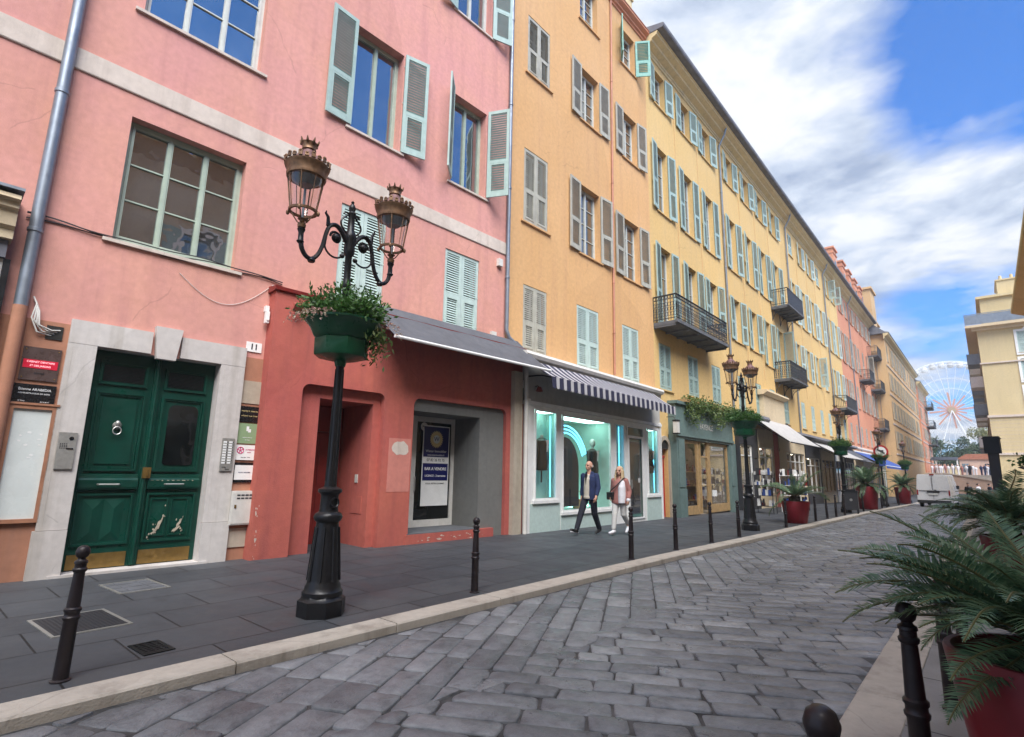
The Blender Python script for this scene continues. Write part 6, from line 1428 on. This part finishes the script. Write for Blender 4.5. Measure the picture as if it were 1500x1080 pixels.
# ================================================================== people
def remesh(mb, name, mat, parent, vox=.009, smooth=2):
    me = mb.mesh('tmp', MT[mat] if isinstance(mat, str) else mat); o = bpy.data.objects.new('tmp', me); COL.objects.link(o)
    md = o.modifiers.new('r', 'REMESH'); md.mode = 'VOXEL'; md.voxel_size = vox; md.use_smooth_shade = True
    if smooth: sm = o.modifiers.new('s', 'SMOOTH'); sm.factor = .5; sm.iterations = smooth
    dg = bpy.context.evaluated_depsgraph_get(); m2 = bpy.data.meshes.new_from_object(o.evaluated_get(dg)); bpy.data.objects.remove(o)
    m2.name = name; m2.materials.clear(); m2.materials.append(MT[mat]); m2.polygons.foreach_set('use_smooth', [True]*len(m2.polygons))
    return link(name, m2, parent)
def hand(mb, w, d, up, s=1.0, side=1):
    """palm and five curled fingers from wrist w along d; up = back of the hand"""
    w = Vector(w); d = Vector(d).normalized(); up = Vector(up).normalized(); x = d.cross(up).normalized()*side; up = x.cross(d).normalized()*side
    pc = w+d*.045*s; mb.cap(w, w+d*.035*s, .027*s, .030*s)
    for k in range(4):
        o = (-.030+.020*k)*s; b0 = w+d*.02*s+x*o*.7; k0 = w+d*.085*s+x*o; mb.cap(b0, k0, .015*s, .0125*s, 8)
        L = (.036,.042,.040,.031)[k]*s; k1 = k0+d*L*.85-up*L*.5; k2 = k1+d*L*.35-up*L*.75
        mb.cap(k0, k1, .0105*s, .0095*s, 8); mb.cap(k1, k2, .0095*s, .008*s, 8)
    t0 = w+d*.03*s-x*.028*s; t1 = t0+(d*.6-x*.6-up*.25)*.045*s; t2 = t1+(d*.9-x*.1-up*.35)*.035*s
    mb.cap(t0, t1, .014*s, .011*s, 8); mb.cap(t1, t2, .011*s, .009*s, 8)
def head(mb, c, yaw=0):
    """face towards -y before yaw"""
    M = Matrix.Translation(c) @ Matrix.Rotation(yaw, 4, 'Z'); keep = mb.M; mb.M = M
    mb.ell((0,.012,.03),(.076,.096,.098),18,12); mb.ell((0,-.02,-.035),(.060,.070,.078),16,10); mb.ell((0,-.045,-.078),(.036,.036,.030),12,8)
    mb.cap((0,-.088,.02),(0,-.112,-.018),.010,.015,8); mb.ell((0,-.098,-.025),(.020,.014,.011),8,6)
    for s in (-1,1): mb.ell((s*.077,.012,-.005),(.012,.024,.034),8,8); mb.ell((s*.032,-.074,.028),(.026,.016,.010),8,6); mb.ell((s*.04,-.055,-.025),(.025,.028,.026),8,6)
    mb.ell((0,-.088,-.055),(.026,.012,.008),8,6); mb.ell((0,-.084,-.067),(.022,.012,.008),8,6)
    mb.M = keep
def eyes(parent, c, yaw):
    M = Matrix.Translation(c) @ Matrix.Rotation(yaw, 4, 'Z'); mb = MB(M)
    for s in (-1,1): mb.ell((s*.032,-.083,.010),(.013,.008,.007),8,6)
    mb.build('eyes', MT['leather'], parent); mb = MB(M)
    for s in (-1,1): mb.tube([(s*.018,-.093,.030),(s*.035,-.092,.036),(s*.052,-.080,.030)], .005, 5)
    mb.tube([(-.022,-.0995,-.061),(0,-.102,-.060),(.022,-.0995,-.061)], .003, 4); mb.build('brows', MT['bark'], parent)
def limb(mb, pts, rs):
    for (a, b), (r0, r1) in zip(zip(pts, pts[1:]), zip(rs, rs[1:])): mb.cap(a, b, r0, r1, 14)
def shoe(mb, ankle, toe, s=1.0):
    a = Vector(ankle); t = Vector(toe); d = (t-a); mb.cap(a+Vector((0,0,.0)), a-d*.18+Vector((0,0,-.035)), .042*s, .040*s); mb.cap(a-d*.12+Vector((0,0,-.04)), t, .040*s, .032*s); mb.cap(a-Vector((0,0,.03)), a+d*.55-Vector((0,0,.02)), .045*s, .040*s)
def man():
    t = thing('person', 'bald man in a navy jacket and dark trousers striding past the lit shop', 'person', (-7.62,11.80,0), rad(2))
    # facing -y; y is along the walk
    hip = [(-.095,.0,.93),(.095,.0,.93)]; kneeF = (-.10,-.24,.53); ankF = (-.11,-.46,.135); kneeB = (.095,.07,.50); ankB = (.10,.30,.12)
    b = MB(); ch = (0,-.02,1.66)
    b.cap((0,.0,1.02),(0,.01,1.36),.10,.13); b.cap((0,.0,1.40),(0,-.01,1.56),.062,.052); head(b, ch, rad(-12))
    limb(b, [hip[0],kneeF,ankF], [.075,.055,.04]); limb(b, [hip[1],kneeB,ankB], [.075,.055,.04])
    shL, shR = (-.19,.02,1.42), (.19,.02,1.42); elL, haL = (-.255,.10,1.14), (-.25,.02,.89); elR, haR = (.265,-.02,1.14), (.275,-.16,.91)
    limb(b, [shL,elL,haL], [.05,.04,.028]); limb(b, [shR,elR,haR], [.05,.04,.028])
    hand(b, haL, Vector((0,-.08,-1)), (-1,0,0), 1.0, 1); hand(b, haR, Vector((.02,-.25,-1)), (1,0,0), 1.0, -1)
    body = remesh(b, 'body', 'skin', t, .0055, 2); eyes(body, ch, rad(-12))
    j = MB(); j.torso([(.83,.20,.155,0,.01),(.95,.205,.16,0,.012),(1.1,.205,.155,0,.015),(1.3,.225,.155,0,.02),(1.40,.215,.13,0,.02),(1.46,.13,.085,0,.02)])
    limb(j, [shL,elL,(-.252,.035,.955)], [.072,.062,.050]); limb(j, [shR,elR,(.273,-.12,.965)], [.072,.062,.050])
    j.cap((-.07,.02,1.47),(.07,.02,1.47),.062,.062)
    remesh(j, 'jacket', 'navycloth', t, .009, 3)
    p = MB(); p.torso([(.86,.105,.13,-.01,-.06),(.91,.11,.14,-.01,-.055),(.93,.10,.13,-.01,-.055),(1.15,.10,.135,-.01,-.05),(1.35,.095,.12,-.005,-.045),(1.45,.06,.08,0,-.035)]); remesh(p, 'jumper', 'beigecloth', t, .008, 2)
    p = MB(); p.prism([(-.025,1.46),(.025,1.46),(.0,1.20)], -.185, -.13); p.build('shirt', MT['leather'], t)
    q = MB(); q.ell((0,.0,.93),(.165,.125,.12)); limb(q, [hip[0],kneeF,(ankF[0],ankF[1]+.03,ankF[2]+.03)], [.098,.078,.062]); limb(q, [hip[1],kneeB,(ankB[0],ankB[1]-.02,ankB[2]+.02)], [.098,.078,.062]); remesh(q, 'trousers', 'darkcloth', t, .009, 2)
    s = MB(); shoe(s, ankF, (-.13,-.66,.14)); remesh(s, 'shoe', 'leather', t, .007, 1); s = MB(); shoe(s, ankB, (.115,.10,.04)); remesh(s, 'shoe', 'leather', t, .007, 1)
    s = MB(); s.cap((-.105,-.40,.058),(-.13,-.67,.10),.022,.02); s.cap((.10,.32,.05),(.115,.10,.014),.02,.018); s.build('shoe_sole', MT['whitecloth'], t)
    q = MB(); q.ell((0,.075,1.655),(.072,.045,.05)); remesh(q, 'hair', 'greycloth', t, .008, 2)
    return t
def woman():
    t = thing('person', 'blond woman in a white and dusty pink jacket walking behind the man', 'person', (-7.12,12.42,0), rad(6))
    hip = [(-.085,.0,.88),(.085,.0,.88)]; kneeF = (-.085,-.14,.48); ankF = (-.09,-.20,.10); kneeB = (.085,.02,.48); ankB = (.09,.30,.19)
    b = MB(); ch = (0,-.015,1.545)
    b.cap((0,0,.95),(0,.01,1.24),.09,.11); b.cap((0,0,1.28),(0,-.005,1.45),.052,.046); head(b, ch, rad(6))
    limb(b, [hip[0],kneeF,ankF], [.075,.052,.038]); limb(b, [hip[1],kneeB,ankB], [.075,.052,.038])
    shL, shR = (-.165,.015,1.31), (.165,.015,1.31); elL, haL = (-.225,.07,1.06), (-.20,-.10,.90); elR, haR = (.235,.06,1.05), (.255,-.06,.83)
    limb(b, [shL,elL,haL], [.045,.036,.025]); limb(b, [shR,elR,haR], [.045,.036,.025])
    hand(b, haL, Vector((.1,-.6,-.8)), (-1,0,0), .92, 1); hand(b, haR, Vector((0,-.2,-1)), (1,0,0), .92, -1)
    body = remesh(b, 'body', 'skin', t, .0055, 2); eyes(body, ch, rad(6))
    j = MB(); j.torso([(.74,.205,.165,0,.0),(.80,.21,.17,0,.0),(1.0,.195,.155,0,.01),(1.2,.20,.145,0,.015),(1.30,.185,.115,0,.015),(1.36,.11,.08,0,.02)])
    limb(j, [shL,elL,(-.205,-.06,.935)], [.070,.064,.052]); limb(j, [shR,elR,(.252,-.03,.90)], [.070,.064,.052]); j.cap((-.05,.02,1.37),(.05,.02,1.37),.06,.06)
    remesh(j, 'jacket', 'pinkcloth', t, .009, 3)
    p = MB(); p.torso([(.76,.095,.13,.085,-.06),(.95,.10,.13,.085,-.055),(1.15,.095,.12,.085,-.05),(1.28,.075,.09,.09,-.03),(1.34,.04,.05,.08,-.02)]); remesh(p, 'white_panel', 'whitecloth', t, .008, 2)
    p = MB(); p.ell((.25,-.045,.84),(.055,.055,.06)); remesh(p, 'cuff', 'whitecloth', t, .008, 2)
    q = MB(); q.ell((0,0,.87),(.15,.125,.12)); limb(q, [hip[0],kneeF,(ankF[0],ankF[1],ankF[2]+.05)], [.096,.072,.056]); limb(q, [hip[1],kneeB,(ankB[0],ankB[1]-.02,ankB[2]+.05)], [.096,.072,.056]); remesh(q, 'trousers', 'greycloth', t, .009, 2)
    s = MB(); shoe(s, ankF, (-.10,-.42,.05)); s.cap((-.088,-.17,.022),(-.10,-.41,.022),.024,.024); remesh(s, 'shoe', 'whitecloth', t, .007, 1); s = MB(); shoe(s, ankB, (.10,.13,.05)); remesh(s, 'shoe', 'whitecloth', t, .007, 1)
    h = MB(); h.ell((0,.03,1.59),(.092,.105,.095)); h.ell((0,.06,1.50),(.095,.07,.14))
    for s_ in (-1,1): h.cap((s_*.078,-.01,1.56),(s_*.095,-.06,1.32),.03,.028); h.cap((s_*.085,.03,1.55),(s_*.10,.02,1.30),.035,.03)
    remesh(h, 'hair', 'blond', t, .008, 2)
    # the bag she carries
    g = thing('shoulder_bag', 'black shoulder bag hanging across the blond woman', 'bag', t.location, rad(6))
    q = MB(); q.obox((-.20,-.115,.93),(.10,-.03,0),(.015,.05,0),(0,0,.095)); o = q.build('bag_body', MT['leather'], g); bv = o.modifiers.new('bevel', 'BEVEL'); bv.width = .025; bv.segments = 3
    q = MB(); q.tube([(-.24,-.09,1.0),(-.15,-.165,1.08),(-.04,-.185,1.16),(.06,-.165,1.26),(.13,-.07,1.365),(.14,.02,1.385),(.05,.15,1.22),(-.10,.185,1.05),(-.24,.05,.98)], .014, 6); q.build('strap', MT['leather'], g)
    return t
man(); woman()
# small far people by the van and on the terrace
def far_person(label, x, y, z, h, cl, rz=0):
    t = thing('person', label, 'person', (x,y,z), rz); k = h/1.72; b = MB()
    b.ell((0,0,1.60*k),(.085*k,.10*k,.12*k)); b.cap((0,0,1.4*k),(0,0,1.52*k),.055*k,.05*k); b.cap((-.09*k,-.08,.08),(-.09*k,0,.86*k),.05*k,.085*k); b.cap((.09*k,.1,.08),(.09*k,0,.86*k),.05*k,.085*k); b.cap((0,0,.9*k),(0,0,1.3*k),.13*k,.15*k)
    for s in (-1,1): b.cap((s*.18*k,0,1.36*k),(s*.23*k,.03,1.08*k),.05*k,.04*k); b.cap((s*.23*k,.03,1.08*k),(s*.22*k,-.06,.84*k),.04*k,.03*k)
    remesh(b, 'body', 'skin', t, .02, 1); c = MB(); c.cap((0,0,.88*k),(0,0,1.3*k),.155*k,.165*k)
    for s in (-1,1): c.cap((s*.17*k,0,1.36*k),(s*.23*k,.03,1.08*k),.065*k,.055*k)
    remesh(c, 'jacket', cl, t, .02, 1); c = MB()
    for s in (-1,1): c.cap((s*.09*k,.1*s,.12),(s*.09*k,0,.86*k),.065*k,.1*k)
    remesh(c, 'trousers', 'darkcloth', t, .02, 1); c = MB(); c.ell((0,.02,1.64*k),(.095*k,.11*k,.10*k)); remesh(c, 'hair', 'leather', t, .02, 1)
for k, (x, y, h, cl, lab) in enumerate(((-1.3,58,1.74,'leather','dark haired person in black just right of the white van'),(-.75,63,1.70,'whitecloth','person in a white top beyond the white van'),(.0,66,1.72,'darkcloth','dark clothed person in the middle of the group beyond the van'),(.35,66.5,1.66,'pinkcloth','person in a pinkish top beside the dark clothed one beyond the van'),(1.0,62,1.72,'darkcloth','dark clothed person at the right end of the group, next to the dark post'))):
    far_person(lab, x, y, zg(y), h, cl, k)
# ================================================================== the far end: ramp, terrace, crowd, trees, low houses, wheel
t = thing('ramp_wall', 'low salmon coloured ramp wall closing the far end of the street', 'wall', (-3,112,-.72))
q = MB(); q.prism([(-9.5,0),(6.0,0),(6.0,1.2),(3,2.1),(-2,3.0),(-9.5,3.0)], 0, .5); q.build('wall', MT['rampw'], t); q = MB(); q.prism([(-9.6,3.01),(-1.9,3.01),(3.0,2.11),(6.1,1.21),(6.1,1.36),(3,2.27),(-1.9,3.17),(-9.6,3.17)], -.1, .6); q.build('coping', MT['belt'], t)
q = MB(); q.box(-16,4,112.6,150,-.72,2.2); tag(q.build('terrace', MT['plaza']), kind='structure')
t = thing('terrace_wall', 'pale yellow wall at the back of the far terrace', 'wall', (-2,150.2,-.72)); q = MB(); q.box(-20,6.5,0,.6,0,4.6); q.box(-20,6.5,-.1,.7,4.61,4.8); q.build('wall', MT['pale'], t)
q = MB(); rr = random.Random(4)
for k in range(46):
    x, y = rr.uniform(-9.5,1.5), rr.uniform(114,122); z = 2.2; h = rr.uniform(1.55,1.8); m_ = rr.choice((0,0,0,1,2,3)); q.ell((x,y,z+h-.11),(.1,.1,.12),8,6,4); q.lathe([(.10,0),(.13,.8),(.2,1.0),(.22,h-.4),(.10,h-.24),(.0,h-.22)], 8, (x,y,z), m_)
tag(q.build('crowd', [MT['whitecloth'],MT['darkcloth'],MT['pinkcloth'],MT['navycloth'],MT['skin']]), 'small far crowd in mostly white clothes on the terrace above the salmon ramp wall', 'crowd', None, 'stuff')
def tree(label, x, y, z, h, r, seed, mat, n=5200, sz=.34):
    t = thing('tree', label, 'tree', (x,y,z), 0, 'trees at the far end of the street'); rr = random.Random(seed)
    q = MB(); q.tube([(0,0,0),(.1,0,h*.25),(.0,.1,h*.5),(.1,.1,h*.7)], [.28,.22,.16,.08], 8); cl = []
    for k in range(13):
        a = k*2.4; rr_ = r*rr.uniform(.25,.8); zc = h*rr.uniform(.42,.9); cl.append((rr_*math.cos(a), rr_*math.sin(a), zc, r*rr.uniform(.28,.5))); q.tube([(0,0,h*rr.uniform(.25,.5)),(rr_*.5*math.cos(a),rr_*.5*math.sin(a),zc*.8),(rr_*math.cos(a),rr_*math.sin(a),zc)], [.10,.07,.03], 6)
    q.build('trunk', MT['bark'], t); c = MB()
    def fn(r_):
        cx, cy, cz, cr_ = r_.choice(cl); v = Vector((r_.gauss(0,1),r_.gauss(0,1),r_.gauss(0,.8))); v = v.normalized()*cr_*r_.random()**.35; return (cx+v.x, cy+v.y, cz+v.z)
    leaves(c, n, fn, sz, seed, asp=.7); c.build('crown', MT[mat], t)
for k, (x, y, h, r, m_, lab) in enumerate(((-11.5,152,12.6,5.2,'treeleaf','large dark green tree left of the ferris wheel foot'),(-6.5,156,11.6,4.6,'treeleaf','dark green tree under the ferris wheel hub'),(-2.2,158,10.2,3.8,'treeleaf','smaller dark green tree right of the hub of the wheel'),(2.4,150,12.5,3.2,'yellowleaf','yellowish sparse tree beside the pale yellow corner building'),(-15.0,146,11.5,4.4,'treeleaf','tree touching the rose building at the end of the street'),(-.2,172,15,4.0,'yellowleaf','pale yellow-green tree between the wheel and the corner building'))):
    tree(lab, x, y, -.72, h, r, 30+k, m_)
t = thing('kiosk', 'low pinkish red building with a flat roof on the terrace left of the dark post', 'kiosk', (-1.2,134,2.2))
q = MB(); q.box(-2.6,2.6,0,4,0,3.0); q.build('wall', MT['rampw'], t); q = MB(); q.box(-2.8,2.8,-.3,4.3,3.0,3.25); q.prism([(-2.7,3.26),(2.7,3.26),(1.5,4.0),(-1.5,4.0)], 0, 4); q.build('roof', MT['tile'], t); q = MB(); q.box(-2.3,-1.1,-.03,-.003,.6,2.2); q.box(1.0,2.2,-.03,-.003,.6,2.2); q.build('window', MT['pane'], t)
t = thing('awning_stand', 'long dark awning over the crowd on the far terrace', 'stand', (-8.2,124,2.2)); q = MB(); q.extr([(-1.6,2.5),(1.6,3.1),(1.6,3.2),(-1.6,2.6)], -4.5, 4.5); q.build('canopy', MT['plastic'], t); q = MB()
for x in (-4.4,-1.5,1.5,4.4): q.box(x-.06,x+.06,-1.5,-1.4,0,2.5); q.box(x-.06,x+.06,1.4,1.5,0,3.08)
q.build('post', MT['white'], t)
# ferris wheel
WX, WY, WZ, WR = -9.6, 330.0, 33.5, 23.6
t = thing('ferris_wheel', 'big white ferris wheel with an orange star at its hub, far behind the trees', 'ferris wheel', (WX,WY,-.7), rad(4)); cz = WZ+.7
q = MB(); circ = lambda R_, y, n=72: [(R_*math.cos(2*PI*k/n), y, cz+R_*math.sin(2*PI*k/n)) for k in range(n)]
for y in (-1.4,1.4):
    q.tube(circ(WR,y), .20, 6, closed=True); q.tube(circ(WR*.93,y), .12, 5, closed=True); q.tube(circ(WR*.66,y), .08, 5, closed=True); q.tube(circ(WR*.45,y), .06, 5, closed=True)
for k in range(36):
    a = 2*PI*k/36; q.tube([(WR*math.cos(a),-1.4,cz+WR*math.sin(a)),(WR*math.cos(a),1.4,cz+WR*math.sin(a))], .1, 4); q.tube([(WR*.93*math.cos(a),-1.4,cz+WR*.93*math.sin(a)),(WR*math.cos(a+PI/36),-1.4,cz+WR*math.sin(a+PI/36))], .07, 4)
q.build('rim', MT['white'], t)
for k in range(36):
    a = 2*PI*k/36; q = MB()
    for y in (-1.4,1.4): q.tube([(1.0*math.cos(a),y*1.3,cz+1.0*math.sin(a)),(WR*.94*math.cos(a),y,cz+WR*.94*math.sin(a))], .06, 4)
    q.build('spoke', MT['white'], t)
for k in range(16):
    a = 2*PI*k/16+.1; R1 = 8.6 if k % 2 == 0 else 5.6; q = MB(); q.face([(.9*math.cos(a-.16),-2.0,cz+.9*math.sin(a-.16)),(.9*math.cos(a+.16),-2.0,cz+.9*math.sin(a+.16)),(R1*math.cos(a+.03),-1.8,cz+R1*math.sin(a+.03)),(R1*math.cos(a-.03),-1.8,cz+R1*math.sin(a-.03))])
    q.obox((R1*.55*math.cos(a),-1.9,cz+R1*.55*math.sin(a)), (R1*.45*math.cos(a),0,R1*.45*math.sin(a)), (0,.12,0), (-.34*math.sin(a),0,.34*math.cos(a))); q.build('star_ray', MT['salmon'], t)
q = MB(); q.lathe([(1.6,-2.4),(1.6,2.4)], 20, (0,0,cz), axis='y'); q.build('hub', MT['wood'], t)
for s in (-1,1):
    for y in (-4.5,4.5): q = MB(); q.tube([(0,y*.5,cz),(s*11,y,0)], [.22,.3], 6); q.build('support_leg', MT['white'], t)
for k in range(42):
    a = 2*PI*k/42; x, z = WR*1.0*math.cos(a), cz+WR*1.0*math.sin(a); q = MB(); q.lathe([(.0,-2.9),(1.1,-2.8),(1.35,-2.1),(1.35,-1.4),(1.1,-.35),(.45,-.05),(.0,0)], 10, (x,0,z)); q.build('gondola', MT['white' if k % 2 else 'offwhite'], t)
# ================================================================== the air
if HAZE > 0:
    q = MB(); q.box(-130,130,-60,420,-3.2,70); hz = q.mesh('haze', MT['white']); hm = bpy.data.materials.new('haze'); hm.use_nodes = True; nt = hm.node_tree; nt.nodes.clear()
    o = N(nt, 'ShaderNodeOutputMaterial'); pv = N(nt, 'ShaderNodeVolumePrincipled'); pv.inputs['Color'].default_value = (.93,.96,1,1); pv.inputs['Density'].default_value = HAZE; pv.inputs['Anisotropy'].default_value = .2
    nt.links.new(pv.outputs[0], o.inputs['Volume']); hz.materials.clear(); hz.materials.append(hm); tag(link('haze', hz), kind='stuff')
